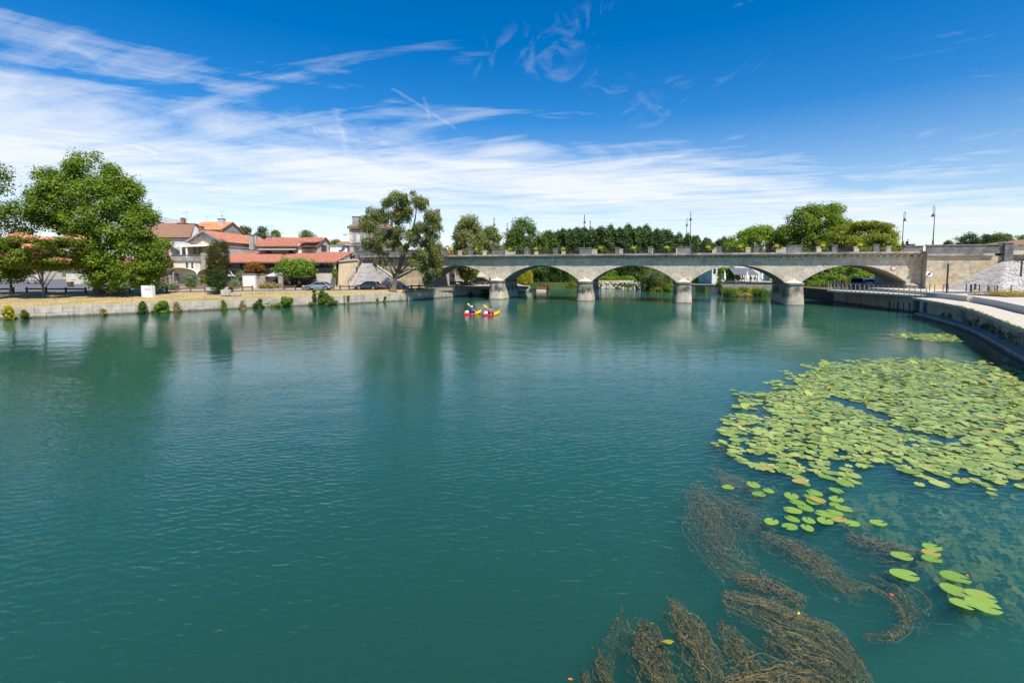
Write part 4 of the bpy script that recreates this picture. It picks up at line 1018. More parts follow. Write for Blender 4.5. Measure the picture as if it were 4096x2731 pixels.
def window(parent, x0, x1, y, z0, z1, fm='white_paint', nx=1, nz=1, gm='glass_dark', side=False, sill=None, fw=.07):
    def bx(mb, a0, a1, d0, d1, c0, c1):
        if side: mb.box(y - d1, y - d0, a0, a1, c0, c1)
        else: mb.box(a0, a1, y + d0, y + d1, c0, c1)
        return mb
    f = MB()
    bx(f, x0, x1, -.06, .02, z1 - fw, z1); bx(f, x0, x1, -.06, .02, z0, z0 + fw)
    bx(f, x0, x0 + fw, -.058, .02, z0 + fw, z1 - fw); bx(f, x1 - fw, x1, -.058, .02, z0 + fw, z1 - fw)
    for i in range(1, nx): c = x0 + (x1 - x0) * i / nx; bx(f, c - fw * .3, c + fw * .3, -.05, .02, z0 + fw, z1 - fw)
    for i in range(1, nz): c = z0 + (z1 - z0) * i / nz; bx(f, x0 + fw, x1 - fw, -.046, .018, c - fw * .3, c + fw * .3)
    w = f.obj('window', fm, parent)
    for i in range(nx):
        for j in range(nz):
            a = x0 + (x1 - x0) * i / nx + .03; b = x0 + (x1 - x0) * (i + 1) / nx - .03; c = z0 + (z1 - z0) * j / nz + .03; d = z0 + (z1 - z0) * (j + 1) / nz - .03
            bx(MB(), a, b, -.032, -.012, c, d).obj('pane', gm, w)
    if sill: bx(MB(), x0 - .12, x1 + .12, -.14, .02, z0 - .14, z0 - .003).obj('sill', sill, w)
    return w
def shutters(parent, x0, x1, y, z0, z1, m='shutter'):
    w = MB().box(x0 - .08, x1 + .08, y - .03, y + .02, z0 - .06, z1 + .08).obj('window', 'stone', parent)
    c = (x0 + x1) / 2
    for a, b in ((x0, c - .01), (c + .01, x1)): MB().box(a, b, y - .07, y - .032, z0, z1).obj('shutter', m, w)
    return w
def chimney(parent, x0, x1, y0, y1, z0, z1, m, pot=True):
    c = MB().box(x0, x1, y0, y1, z0, z1).obj('chimney', m, parent)
    MB().box(x0 - .08, x1 + .08, y0 - .08, y1 + .08, z1 + .003, z1 + .16).obj('chimney_cap', 'stone_dark', c)
    if pot: MB().lathe([(.13, 0), (.1, .35)], 8, ((x0 + x1) / 2, (y0 + y1) / 2, z1 + .163)).obj('chimney_pot', 'brick', c)
    return c
def antenna(label, p, h, dish=False):
    t = thing('tv_antenna', label, 'antenna', p, 0, 'rooftop antennas')
    MB().bar((0, 0, 0), (0, 0, h), .04).obj('mast', 'steel', t)
    MB().bar((-.8, 0, h - .1), (.8, .1, h + .1), .03).obj('boom', 'steel', t)
    for i in range(6): x = -.75 + i * .3; MB().bar((x, -.3, h - .1 + i * .035), (x, .3, h - .1 + i * .035), .02).obj('element', 'steel', t)
    if dish: MB().lathe([(.02, 0), (.25, .06), (.38, .14), (.40, .15), (.36, .12), (.1, .02)], 14, (.0, -.2, h * .3)).obj('dish', 'plastic_white', t)
    return t
# brown-roofed house behind the plane tree
F = Front('town_house', 'white rendered house with a brown tiled roof beside the plane tree', 'house', 560, 768, 112); t = F.t
ez = F.Z(950); rz_ = F.Z(894, 5.5); L = F.L
MB().box(0, L, 0, 11, 0, ez).obj('wall', 'plaster_white', t)
tiles('roof', 'tile_brown', t, (-.3, 5.5, rz_), (L * .80, 5.5, rz_), (-.3, -.5, ez - .1), (L + .3, -.5, ez - .1))
tiles('roof', 'tile_brown', t, (-.3, 5.5, rz_), (L * .80, 5.5, rz_), (-.3, 11.4, ez - .1), (L + .3, 11.4, ez - .1))
MB().add([(L, 0, ez - .2), (L, 11, ez - .2), (L * .8, 5.5, rz_ - .15), (L - .3, 0, ez - .2), (L - .3, 11, ez - .2)], [(0, 1, 2), (4, 3, 2)]).obj('gable', 'plaster_grey', t)
MB().slab((L * .45, 4.9, rz_ + .25), (L * .98, 4.9, rz_ - .35), (L * 1.0, 8, rz_ - .1), (L * .45, 8, rz_ + .4), .08).obj('sheet_roof', 'sheet_metal', t)
for i in range(4): block('brick_pier', 'brick', t, F.X(671), F.X(686), -.5, -.003, i * (ez - .5) / 4 + .3, (i + 1) * (ez - .5) / 4 + .28)
chimney(t, F.X(672), F.X(684), 5, 5.8, rz_ - .3, F.Z(874, 5), 'brick', False); chimney(t, F.X(783), F.X(797), 1.5, 2.4, ez - 1.5, F.Z(907, 1.5), 'brick', False)
window(t, F.X(610), F.X(628), 0, F.Z(985), F.Z(962), 'white_paint', 2, 1, sill='stone')
antenna('tall antenna with white dish on the brown roof', (F.x0 + F.X(691), 117.5, ZB + rz_), 2.6, True)
# grey gabled house further back on the left
F = Front('grey_house', 'far grey gabled house rising behind the plane tree', 'house', 560, 672, 126); t = F.t
pz_ = F.Z(864); ez = F.Z(899); L = F.L; c = F.X(616)
MB().box(0, L, 0, 12, 0, ez).obj('wall', 'plaster_grey', t)
MB().add([(0, 0, ez), (L, 0, ez), (c, 0, pz_), (0, 12, ez), (L, 12, ez), (c, 12, pz_)], [(0, 1, 2), (5, 4, 3)]).obj('gable', 'plaster_grey', t)
tiles('roof', 'sheet_metal', t, (c, -.4, pz_), (c, 12, pz_), (L + .4, -.4, ez - .15), (L + .4, 12, ez - .15)); tiles('roof', 'sheet_metal', t, (c, -.4, pz_), (c, 12, pz_), (-.4, -.4, ez - .15), (-.4, 12, ez - .15))
# rear orange-roofed gable house
F = Front('rear_house', 'rear house with mottled orange roof, stone gable and square chimney', 'house', 772, 889, 128); t = F.t
ez = F.Z(920); rz_ = F.Z(889, 5.2); L = F.L
MB().box(0, L, 0, 10.4, 0, ez).obj('wall', 'ashlar_grey', t)
tiles('roof', 'tile_orange', t, (-.3, 5.2, rz_), (L + .3, 5.2, rz_), (-.3, -.5, ez - .05), (L + .3, -.5, ez - .05)); tiles('roof', 'tile_orange', t, (-.3, 5.2, rz_), (L + .3, 5.2, rz_), (-.3, 10.9, ez - .05), (L + .3, 10.9, ez - .05))
MB().add([(L, 0, ez - .05), (L, 10.4, ez - .05), (L, 5.2, rz_ - .15), (L - .3, 0, ez - .05), (L - .3, 10.4, ez - .05), (L - .3, 5.2, rz_ - .15)], [(0, 1, 2), (5, 4, 3)]).obj('gable', 'rubble', t)
chimney(t, F.X(882, 3), F.X(903, 3), 2.6, 3.8, ez, F.Z(877, 3), 'plaster_grey', False)
MB().box(-.2, L + .25, -.25, -.003, ez - .45, ez - .12).obj('cornice', 'stone', t)
antenna('small antenna above the square chimney of the rear house', (F.x0 + F.X(896, 3), 131.2, ZB + F.Z(875, 3)), 1.9, True)
antenna('thin antenna on the orange roof ridge', (F.x0 + F.X(835, 5), 133, ZB + rz_), 1.5)
# gabled house with veranda
F = Front('veranda_house', 'house with pale gable and long red roof above the terrace', 'house', 765, 899, 100); t = F.t
pz_ = F.Z(925); ez = F.Z(966); L = F.L; c = F.X(828); D = 21
MB().box(0, L, 0, D, 0, ez).obj('wall', 'plaster_cream', t)
MB().add([(0, 0, ez), (L, 0, ez), (c, 0, pz_), (0, .3, ez), (L, .3, ez), (c, .3, pz_)], [(0, 1, 2), (5, 4, 3)]).obj('gable', 'plaster_grey', t)
tiles('roof', 'tile_red', t, (c, -.9, pz_ + .1), (c, D, pz_ + .1), (L + .5, -.9, ez - .2), (L + .5, D, ez - .2)); tiles('roof', 'tile_red', t, (c, -.9, pz_ + .1), (c, D, pz_ + .1), (-.5, -.9, ez - .2), (-.5, D, ez - .2))
for x in (-.5, L + .5): MB().bar((c, -.95, pz_ + .02), (x, -.95, ez - .28), .12, .28).obj('barge_board', 'zinc', t)
for k in (.35, .7):
    for x in (-.5, L + .5): MB().bar((c + (x - c) * k, -.9, pz_ - .12 + (ez - pz_ - .25) * k), (c + (x - c) * k, 0, pz_ - .12 + (ez - pz_ - .25) * k), .14).obj('purlin', 'timber', t)
w_ = MB().box(L + .01, L + .3, 0, D, ez - 1.15, ez - .25).obj('rubble_wall', 'rubble', t)
MB().box(L + .01, L + .2, 0, D, 2, ez - 1.16).obj('side_wall', 'plaster_grey', t)
MB().box(L - .3, L + .45, -.4, .2, 3, ez - .3).obj('corner_pier', 'plaster_white', t)
block('shutter_door', 'shutter', t, L + .2, L + .28, 15.2, 17, 5.0, 7.4)
chimney(t, L - .8, L - .1, 13, 13.8, ez - .1, F.Z(941, 13), 'concrete', False)
# yellow veranda front on the terrace
tz = F.Z(1024)
MB().box(-1.7, L * .98, -.08, -.003, tz - 1, F.Z(984)).obj('veranda_wall', 'plaster_yellow', t)
MB().box(F.X(722), F.X(724), -3, -.1, tz, F.Z(988)).obj('veranda_post', 'white_paint', t)
for px in (788, 870): MB().bar((F.X(px), -2.9, tz - .3), (F.X(px), -2.9, F.Z(988)), .28 if px == 788 else .14).obj('veranda_post', 'white_paint', t)
MB().slab((F.X(720), -3.2, F.Z(989, -3)), (F.X(872), -3.2, F.Z(984, -3)), (F.X(872), -.1, F.Z(978)), (F.X(735), -.1, F.Z(978)), .06).obj('veranda_awning', 'canvas', t)
window(t, F.X(797), F.X(811), -.10, tz, F.Z(990), 'brown_frame', 2, 3); window(t, F.X(778), F.X(787), -.10, tz, F.Z(990), 'brown_frame', 1, 2)
# terrace
F2 = Front('terrace_building', 'stone-fronted terrace with a grey parapet below the veranda house', 'terrace', 690, 838, 97); t = F2.t; L = F2.L; tz = F2.Z(1043)
MB().box(0, L - 2, .3, 3, 0, tz).obj('front_wall', 'plaster_cream', t)
MB().box(-.1, L - 1.6, 0, .35, tz + .003, F2.Z(1022)).obj('parapet', 'ashlar_grey', t); MB().box(-.15, L - 1.55, -.1, .45, F2.Z(1022) + .003, F2.Z(1019)).obj('coping', 'stone_dark', t)
MB().box(L - 1.6, L, -.1, 4, 0, F2.Z(1012)).obj('rubble_wall', 'rubble', t)
block('terrace_floor', 'paving', t, -.1, L, .4, 3, tz + .004, F2.Z(1033))
for a, b in ((738, 752), (760, 772)): window(t, F2.X(a), F2.X(b), .3, F2.Z(1078), F2.Z(1048), 'white_paint', 1, 2)
# long lean-to restaurant
F = Front('restaurant', 'long low riverside restaurant with red tiled lean-to roof and dark glazing', 'restaurant', 838, 1341, 95.5); t = F.t; L = F.L
ez = F.Z(1050); tz = F.Z(1013, 9.5)
MB().box(0, L, .5, 10, 0, ez - .3).obj('back_wall', 'dark_paint', t)
MB().box(0, L, 8.9, 10.5, ez - .3, tz - .1).obj('upper_wall', 'plaster_cream', t)
tiles('roof', 'tile_red', t, (-.2, 9.5, tz), (L * .5, 9.5, tz), (-.2, -.4, ez), (L * .5, -.4, ez), .3); tiles('roof', 'tile_red', t, (L * .5, 10.5, tz + .25), (L + .2, 10.5, tz + .25), (L * .5, -.4, ez), (L + .2, -.4, ez), .3)
MB().box(-.2, L + .2, -.45, -.3, ez - .2, ez - .06).obj('gutter', 'dark_metal', t)
MB().add([(L, 0, 0), (L, 10.4, 0), (L, 10.4, tz + .1), (L, 0, ez - .1), (L - .3, 0, 0), (L - .3, 10.4, 0), (L - .3, 10.4, tz + .1), (L - .3, 0, ez - .1)], [(0, 1, 2, 3), (7, 6, 5, 4), (0, 4, 5, 1), (3, 2, 6, 7), (0, 3, 7, 4)]).obj('end_wall', 'plaster_cream', t)
for a, b, n in ((912, 960, 5), (1062, 1105, 4), (1268, 1338, 7), (985, 1055, 6), (1130, 1262, 9)):
    window(t, F.X(a), F.X(b), .1, F.Z(1092 if b > 1100 else 1082), ez - .35, 'dark_metal', n, 2)
MB().box(F.X(1262), L - .35, .0, .45, 0, F.Z(1093)).obj('plinth', 'plaster_grey', t)
bulbs = MB()
for px in (1276, 1300, 1318, 1332): 
    q = MB().ell((F.X(px), .02, F.Z(1056)), (.12, .1, .2), 8, 6).obj('lantern', 'plastic_yellow', t, True)
# two-storey house behind the restaurant
F = Front('balcony_house', 'cream two-storey house with red roof, balcony and brown screens', 'house', 1036, 1268, 105); t = F.t; L = F.L
ez = F.Z(986); rz_ = F.Z(951, 4.8)
MB().box(0, L, 0, 9.6, 0, ez).obj('wall', 'plaster_cream', t)
tiles('roof', 'tile_red', t, (-.3, 4.8, rz_), (L + .3, 4.8, rz_), (-.4, -.8, ez - .05), (L + .3, -.8, ez - .05)); tiles('roof', 'tile_red', t, (-.3, 4.8, rz_), (L + .3, 4.8, rz_), (-.4, 10.4, ez - .05), (L + .3, 10.4, ez - .05))
MB().add([(L, 0, ez - .05), (L, 9.6, ez - .05), (L, 4.8, rz_ - .12), (L - .3, 0, ez - .05), (L - .3, 9.6, ez - .05), (L - .3, 4.8, rz_ - .12)], [(0, 1, 2), (5, 4, 3)]).obj('gable', 'plaster_cream', t)
for i in range(7):
    a = F.X(1047) + (F.X(1196) - F.X(1047)) * i / 7; b = a + (F.X(1196) - F.X(1047)) / 7
    MB().slab((a + .01, -1.9, F.Z(1000, -1.5)), (b - .01, -1.9, F.Z(1000, -1.5)), (b - .01, -.05, ez - .35), (a + .01, -.05, ez - .35), .04).obj('awning_panel', 'awning_stripe', t)
for px in (1060, 1188): MB().bar((F.X(px), -.05, F.Z(1013)), (F.X(px), -1.2, F.Z(998)), .08).obj('awning_bracket', 'grey_paint', t)
window(t, F.X(1064), F.X(1090), 0, F.Z(1030), F.Z(1003), 'grey_paint', 2, 1); window(t, F.X(1158), F.X(1174), 0, F.Z(1029), F.Z(999), 'dark_paint', 2, 1, 'glass_dark')
bc = MB().box(F.X(1070), F.X(1126), -1.2, -.003, F.Z(1036), F.Z(1031)).obj('balcony', 'plaster_cream', t)
MB().box(F.X(1070), F.X(1112), -1.22, -1.16, F.Z(1030), F.Z(1016)).obj('screen', 'dark_metal', bc); MB().box(F.X(1113), F.X(1126), -1.22, -1.16, F.Z(1030), F.Z(1015)).obj('screen', 'dark_metal', bc)
MB().box(F.X(1198), F.X(1212), -.4, -.003, F.Z(1036), F.Z(975)).obj('pier', 'plaster_white', t)
sc_ = MB().box(F.X(1213), F.X(1267), -.5, -.003, F.Z(1030), F.Z(973)).obj('bay_screen', 'brown_frame', t)
window(sc_, F.X(1225), F.X(1257), -.5, F.Z(1020), F.Z(988), 'dark_metal', 2, 1, 'dark_paint'); MB().box(F.X(1225), F.X(1250), -.66, -.58, F.Z(985), F.Z(983)).obj('lamp_tube', 'white_paint', sc_)
tiles('roof', 'tile_red', t, (F.X(1210), 2.5, rz_ - .9), (F.X(1268) + .3, 2.5, rz_ - .9), (F.X(1210), -1.1, F.Z(970)), (F.X(1268) + .3, -1.1, F.Z(970)))
window(t, 2.6, 5.6, L, F.Z(1008), F.Z(977), 'dark_metal', 1, 1, 'dark_paint', side=True)
for px, pt in ((1078, 950), (1093, 947)): chimney(t, F.X(px, 5), F.X(px + 17, 5), 4.6, 5.4, rz_ - .4, F.Z(pt, 5), 'plaster_grey', False)
MB().lathe([(.16, 0), (.16, .25), (.34, .27), (.05, .5)], 10, (F.X(1101, 5), 5, F.Z(945, 5))).obj('flue_cowl', 'steel', t)
chimney(t, F.X(1004, 2), F.X(1019, 2), 1.6, 2.3, ez - .6, F.Z(942, 2), 'concrete', False)
antenna('large antenna on the balcony house roof', (F.x0 + F.X(1090, 5), 110, ZB + rz_ + .8), 1.8)
# low white building behind
F = Front('low_white_building', 'low white building with blue-lettered fascia behind the restaurant', 'shop', 1322, 1402, 112, 6.4); t = F.t; L = F.L
MB().box(0, L, 0, 8, 0, F.Z(984)).obj('wall', 'plaster_white', t); MB().box(-.1, L, -.15, 8, F.Z(984) + .003, F.Z(980)).obj('coping', 'concrete', t)
MB().box(0, L, -.14, -.003, F.Z(1008), F.Z(998)).obj('fascia', 'white_paint', t); MB().box(L * .45, L * .62, -.17, -.145, F.Z(1006), F.Z(1000)).obj('sign_mark', 'sign_blue', t)
MB().slab((.2, 3, F.Z(976, 3)), (L, 3, F.Z(976, 3)), (L, 6, F.Z(966, 6)), (.2, 6, F.Z(966, 6)), .1).obj('roof', 'tile_brown', t)
# approach embankment carrying the upper street
ap = [BP(-28.6, .4, 0), Vector((-30.6, 99.6, 0)), Vector((P(1352, 1070, 97).x, 100.2, 0)), Vector((P(1352, 1070, 97).x, 150, 0)), Vector((-12, 150, 0)), BP(-14.6, BW + 3, 0)]
structure('approach_embankment', MB().prism([(p.x, p.y) for p in ap][::-1], 0, 7.30), 'paving')
# stone mansion
F = Front('stone_mansion', 'grand weathered stone townhouse with hipped roof and big chimney behind the willow', 'house', 1402, 1540, 110, 7.3); t = F.t; L = F.L
ez = F.Z(914); D = 14; rz_ = F.Z(872, 6)
MB().box(0, L, 0, D, 0, ez).obj('wall', 'ashlar_grey', t)
for z0, z1, k in ((ez + .003, ez + .3, .45), (ez - .7, ez - .5, .12), (F.Z(985), F.Z(980), .16), (F.Z(976), F.Z(973), .10)): MB().box(-k, L + k, -k, D, z0, z1).obj('cornice', 'stone_dark', t)
a, b, c, d = (-.4, -.4, ez + .31), (L + .4, -.4, ez + .31), (L + .4, D, ez + .31), (-.4, D, ez + .31); r0, r1 = (L * .38, 5, rz_), (L * .62, 9, rz_)
for q in ((r0, r1, a, b), (r1, r1, b, c), (r1, r0, c, d), (r0, r0, d, a)): tiles('roof', 'tile_brown', t, *q)
for i in range(5): block('quoin', 'stone', t, -.06, .5 + .2 * (i % 2), -.06, .3, i * 1.45 + .05, i * 1.45 + 1.4)
chimney(t, F.X(1416, 1.5), F.X(1441, 1.5), 1.0, 2.2, ez, F.Z(868, 1), 'ashlar_grey', False)
for px in (1428, 1460, 1500):
    shutters(t, F.X(px), F.X(px + 13), 0, F.Z(969), F.Z(939)); shutters(t, F.X(px), F.X(px + 13), 0, F.Z(1024 if px < 1440 else 1020), F.Z(998))
    MB().box(F.X(px) - .25, F.X(px + 13) + .25, -.28, -.003, F.Z(993), F.Z(990)).obj('lintel', 'stone_dark', t)
    bq = MB().bar((F.X(px) - .15, -.3, F.Z(962)), (F.X(px + 13) + .15, -.3, F.Z(962)), .04).obj('guard_rail', 'iron', t)
for y in (3, 7, 11): window(t, y, y + 1.1, L, F.Z(969), F.Z(938), 'white_paint', 2, 3, side=True)
wl_ = thing('wall_lamp', 'old bracket street lamp on the mansion corner', 'street lamp', (F.x0 - .1, 110.2, 7.3 + F.Z(933)))
MB().tube([(0, 0, -.5), (-.3, 0, 0), (-.9, 0, .12)], .03, 6).obj('bracket', 'iron', wl_); MB().lathe([(.05, .1), (.12, .02), (.42, -.25), (.40, -.4), (.2, -.42)], 12, (-1.0, 0, 0)).obj('lamp_shade', 'canvas_grey', wl_, True)
# parapet pier wall of the upper street by the stairs
t = thing('street_parapet', 'stone parapet wall along the upper street below the mansion', 'wall', (0, 0, 0))
for a, b, ya, yb, zt in ((1420, 1430, 100.0, 101, 9.1), (1461, 1484, 96.0, 96.9, 8.9), (1486, 1530, 95.9, 96.4, 8.7)):
    x0, x1 = P(a, 1070, ya).x, P(b, 1070, ya).x; block('pier', 'stone_dark', t, x0, x1, ya, yb, 6.2 if a > 1450 else 7, zt); block('pier_cap', 'stone_dark', t, x0 - .08, x1 + .08, ya - .08, yb + .08, zt + .003, zt + .16)
# stairs beside the restaurant
sb, se = P(1362, 1144, 96.0), P(1447, 1046, 98.0); sb.z = ZB
t = thing('stone_stair', 'long straight stone stair with iron handrail climbing to the upper street', 'stairs')
NS = 26; wd = Vector((1.45, -.15, 0))
for i in range(NS):
    a = sb.lerp(se, i / NS); b = sb.lerp(se, (i + 1) / NS); z = ZB + (se.z - ZB) * (i + 1) / NS
    MB().hexa([(p.x, p.y, z - .9) for p in (a, a + wd, b + wd, b)], [(p.x, p.y, z) for p in (a, a + wd, b + wd, b)]).obj('step', 'stone_warm', t)
for k, nm in ((-.12, 'string_wall'), (1.0, 'string_wall')):
    o_ = wd * k; o2 = o_ + wd.normalized() * .32
    MB().hexa([sb + o_ + Vector((0, 0, -.6)), sb + o2 + Vector((0, 0, -.6)), se + o2 + Vector((0, 0, -.6)), se + o_ + Vector((0, 0, -.6))], [sb + o_ + Vector((0, 0, .28)), sb + o2 + Vector((0, 0, .28)), se + o2 + Vector((0, 0, .28)), se + o_ + Vector((0, 0, .28))]).obj(nm, 'concrete', t)
hr = [sb + wd * .9 + Vector((0, 0, .95)), se + wd * .9 + Vector((0, 0, .95))]; MB().tube(hr, .03, 6).obj('handrail', 'iron', t)
for i in range(8): p = sb.lerp(se, (i + .5) / 8) + wd * .9; MB().bar(p, p + Vector((0, 0, .95)), .035).obj('baluster', 'iron', t)
# retaining wall left of the stairs
t = thing('stair_wall', 'stained ochre retaining wall between restaurant and stairs', 'wall')
q0 = P(1349, 1144, 95.0); q0.z = ZB - .2; q1 = sb + Vector((-.2, -.2, -.2)); q2 = se + Vector((-.25, .3, .1)); q3 = Vector((q0.x, 97.0, P(1349, 1047, 96).z))
MB().add([(q0.x, q0.y, ZB - .2), (q1.x, q1.y, ZB - .2), (q2.x, q2.y, ZB - .2), (q2.x, q2.y, q2.z + .2), (q1.x + 0, q1.y, ZB + .5), (q0.x, q0.y + 1.2, q3.z),
          (q0.x, q0.y + 3, ZB - .2), (q0.x, q0.y + 3, q3.z), (q2.x, q2.y + .8, q2.z + .2), (q2.x, q2.y + .8, ZB)], [(0, 1, 4, 5), (1, 2, 3, 4), (4, 3, 5), (5, 3, 8, 7), (0, 5, 7, 6)]).obj('wall_face', 'stone_warm', t)
MB().bar((q0.x, q0.y + 1.1, q3.z + .1), (q2.x, q2.y, q2.z + .3), .5, .25).obj('coping', 'concrete', t)
# paved slope on the left bank
TL, TR = P(1451, 1052, 95.3), P(1490, 1052, 94.6); BLl = Vector((P(1398, 1070, 94.0).x, 94.0, ZB)); BMl = Vector((P(1500, 1070, 92.6).x, 92.6, ZB)); BRl = Vector((P(1632, 1070, 90.8).x, 90.8, ZB))
t = thing('paved_slope', 'pyramid slope of pale stone setts behind the willow', 'slope')
setts(t, [BLl, BMl, BRl], [TL, TR], 26, .62, 'sett')
MB().bar(BRl, TR + Vector((.1, 0, .05)), .35, .2).obj('edge_coping', 'concrete_new', t); MB().bar(BLl, TL + Vector((0, 0, .05)), .35, .2).obj('edge_coping', 'concrete_new', t)
bk_ = MB().hexa([TL, TR, TR + Vector((0, 3, 0)), TL + Vector((0, 3, 0))], [TL + Vector((0, 0, 1)), TR + Vector((0, 0, 1)), TR + Vector((0, 3, 1)), TL + Vector((0, 3, 1))]).obj('head_block', 'stone_dark', t)
# far-left low town houses seen under the trees
for px0, px1, Y, top, lb, wm in ((-260, 150, 150, 1085, 'low cream house across the road at the far left', 'plaster_cream'), (262, 425, 112, 1078, 'small cream cottage seen under the silk tree', 'plaster_cream'), (432, 640, 104, 1065, 'pale stone cottage seen below the plane tree', 'plaster_grey')):
    F = Front('cottage', lb, 'house', px0, px1, Y, ZB, 'cottages across the road'); t = F.t; L = F.L; h = F.Z(top)
    MB().box(0, L, 0, 8, 0, h).obj('wall', wm, t)
    tiles('roof', 'tile_red', t, (-.3, 4, h + 1.8), (L + .3, 4, h + 1.8), (-.3, -.5, h - .05), (L + .3, -.5, h - .05)); tiles('roof', 'tile_red', t, (-.3, 4, h + 1.8), (L + .3, 4, h + 1.8), (-.3, 8.5, h - .05), (L + .3, 8.5, h - .05))
    for i in range(3):
        x = L * (i + .4) / 3
        if i == 1: block('door', 'shutter', t, x, x + 1.0, -.06, .02, 0, 2.1)
        else: shutters(t, x, x + 1.0, 0, 1.0, 2.3)
F = Front('quay_house', 'beige house with arched door and white shutters seen through the left arch', 'house', 1700, 1990, 124); t = F.t; L = F.L
MB().box(0, L, 0, 8, 0, 7.2).obj('wall', 'plaster_cream', t); MB().box(0, L, -.05, -.003, 0, 1.6).obj('plinth', 'plaster_grey', t)
for px in (1802, 1830, 1770):
    if px == 1770: block('door', 'timber_dark', t, F.X(1783), F.X(1789), -.1, .02, F.Z(1115), F.Z(1096))
    else: shutters(t, F.X(px), F.X(px + 6), -.05, F.Z(1114), F.Z(1092), 'white_paint')
tiles('roof', 'tile_red', t, (-.3, 4, 8.6), (L + .3, 4, 8.6), (-.3, -.5, 7.2), (L + .3, -.5, 7.2))
F = Front('white_garage', 'white flat building behind parked cars seen through the left arch', 'garage', 1862, 1935, 119); t = F.t
MB().box(0, F.L, 0, 6, 0, F.Z(1112)).obj('wall', 'plaster_white', t); MB().box(-.15, F.L + .15, -.2, 6, F.Z(1112) + .003, F.Z(1108)).obj('roof', 'concrete', t); block('door', 'grey_paint', t, F.L * .3, F.L * .6, -.04, .02, 0, 2)
# pavilion with timber gable
F = Front('timber_pavilion', 'open timber pavilion with orange tiled gable roof in the garden', 'pavilion', 668, 800, 99); t = F.t; L = F.L; c = F.X(742)
pz_ = F.Z(1043); ez = F.Z(1071)
tiles('roof', 'tile_orange', t, (c, -.5, pz_), (c, 9, pz_), (L + .3, -.5, ez - .1), (L + .3, 9, ez - .1)); tiles('roof', 'tile_orange', t, (c, -.5, pz_), (c, 9, pz_), (-2.6, -.5, ez - .15), (-2.6, 9, ez - .15))
for a, b in (((c, -.35, pz_ - .1), (-.2, -.35, ez + .05)), ((c, -.35, pz_ - .1), (L, -.35, ez - .1)), ((0, -.35, ez), (L, -.35, ez)), ((c, -.35, ez), (c, -.35, pz_ - .15))): MB().bar(a, b, .18).obj('rafter', 'timber', t)
for x in (0, L * .5, L): 
    for y in (0, 8): MB().bar((x, y, 0), (x, y, ez - .1), .2).obj('post', 'timber', t)
MB().box(-2, L, 8.3, 8.5, 0, ez - .2).obj('back_wall', 'timber_dark', t)
# barrel canopies
for i, (a, b, lb) in enumerate(((634, 786, 'wide cream barrel canopy over the garden terrace'), (788, 925, 'cream barrel canopy half hidden by the yew'))):
    F = Front('barrel_canopy', lb, 'canopy', a, b, 95.5, ZB, 'cream barrel canopies'); t = F.t; L = F.L; z0, z1 = F.Z(1101), F.Z(1071)
    def arc(u, v, z0=z0, z1=z1, L=L): return (L / 2 - L / 2 * math.cos(math.pi * u), v * 3.6, z0 + (z1 - z0) * math.sin(math.pi * u) ** .8)
    cm = MB().grid(arc, 18, 4).obj('canopy', 'canvas', t, True); sm = cm.modifiers.new('thickness', 'SOLIDIFY'); sm.thickness = .03
    for v in (0, .33, .66, 1): MB().tube([arc(k / 14, v) for k in range(15)], .03, 5).obj('rib', 'steel', t)
    for x in (.05, L - .05):
        for y in (.05, 3.5): MB().bar((x, y, 0), (x, y, z0), .07).obj('post', 'steel', t)
# garden gate piers, garden walls and iron fence
pier0 = None
for i, (px, y0, y1) in enumerate(((618, 1148, 1104), (706, 1146, 1094), (792, 1147, 1096), (1121, 1155, 1090), (1251, 1146, 1096), (1311, 1146, 1099))):
    Y = G(px, y0, ZB).y; h = P(px, y1, Y).z - ZB; p = P(px, 1070, Y); p.z = ZB; lb = 'square stone gate pier with moulded cap, ' + ORD[i] + ' from left in the restaurant garden'
    if pier0 is None:
        pier0 = thing('gate_pier', lb, 'pier', p, 0, 'garden gate piers')
        for k in range(4): block('stone', 'stone_pier', pier0, -.3, .3, -.3, .3, k * .52, k * .52 + .51)
        MB().box(-.38, .38, -.38, .38, 2.083, 2.2).obj('cap', 'stone_dark', pier0); MB().hexa([(-.34, -.34, 2.203), (.34, -.34, 2.203), (.34, .34, 2.203), (-.34, .34, 2.203)], [(-.1, -.1, 2.45), (.1, -.1, 2.45), (.1, .1, 2.45), (-.1, .1, 2.45)]).obj('cap_top', 'stone_dark', pier0)
    else: dup(pier0, p, 0, lb, (1, 1, h / 2.45))
for i, (a, b) in enumerate(((624, 700), (712, 786), (798, 900), (900, 968), (1058, 1113), (1130, 1244))):
    Y = 97; p = P(a, 1070, Y); L = P(b, 1070, Y).x - p.x; t = thing('garden_fence', 'dark iron garden fence on a stone plinth, ' + ORD[i] + ' length from left', 'fence', (p.x, Y, ZB), 0, 'restaurant garden fence')
    block('plinth', 'stone_dark', t, 0, L, -.2, .2, 0, .5)
    for z in (.7, 1.75): MB().bar((0, 0, z), (L, 0, z), .04).obj('rail', 'iron', t)
    n = int(L / .3)
    for k in range(n): MB().bar((L * (k + .5) / n, 0, .5), (L * (k + .5) / n, 0, 1.95), .022).obj('bar', 'iron', t)
for a, b, Y, y1, lb in ((968, 1019, 92, 1094, 'pale stuccoed garden wall with a dark coping'), (1020, 1057, 94.5, 1094, 'rough rubble garden wall with tiled coping')):
    p = P(a, 1070, Y); L = P(b, 1070, Y).x - p.x; h = P(a, y1, Y).z - ZB; t = thing('garden_wall', lb, 'wall', (p.x, Y, ZB))
    MB().box(0, L, 0, .5, 0, h - .25).obj('wall', 'plaster_white' if a == 968 else 'rubble', t); MB().box(-.1, L + .05, -.1, .6, h - .247, h).obj('coping', 'stone_dark' if a == 968 else 'tile_brown', t)
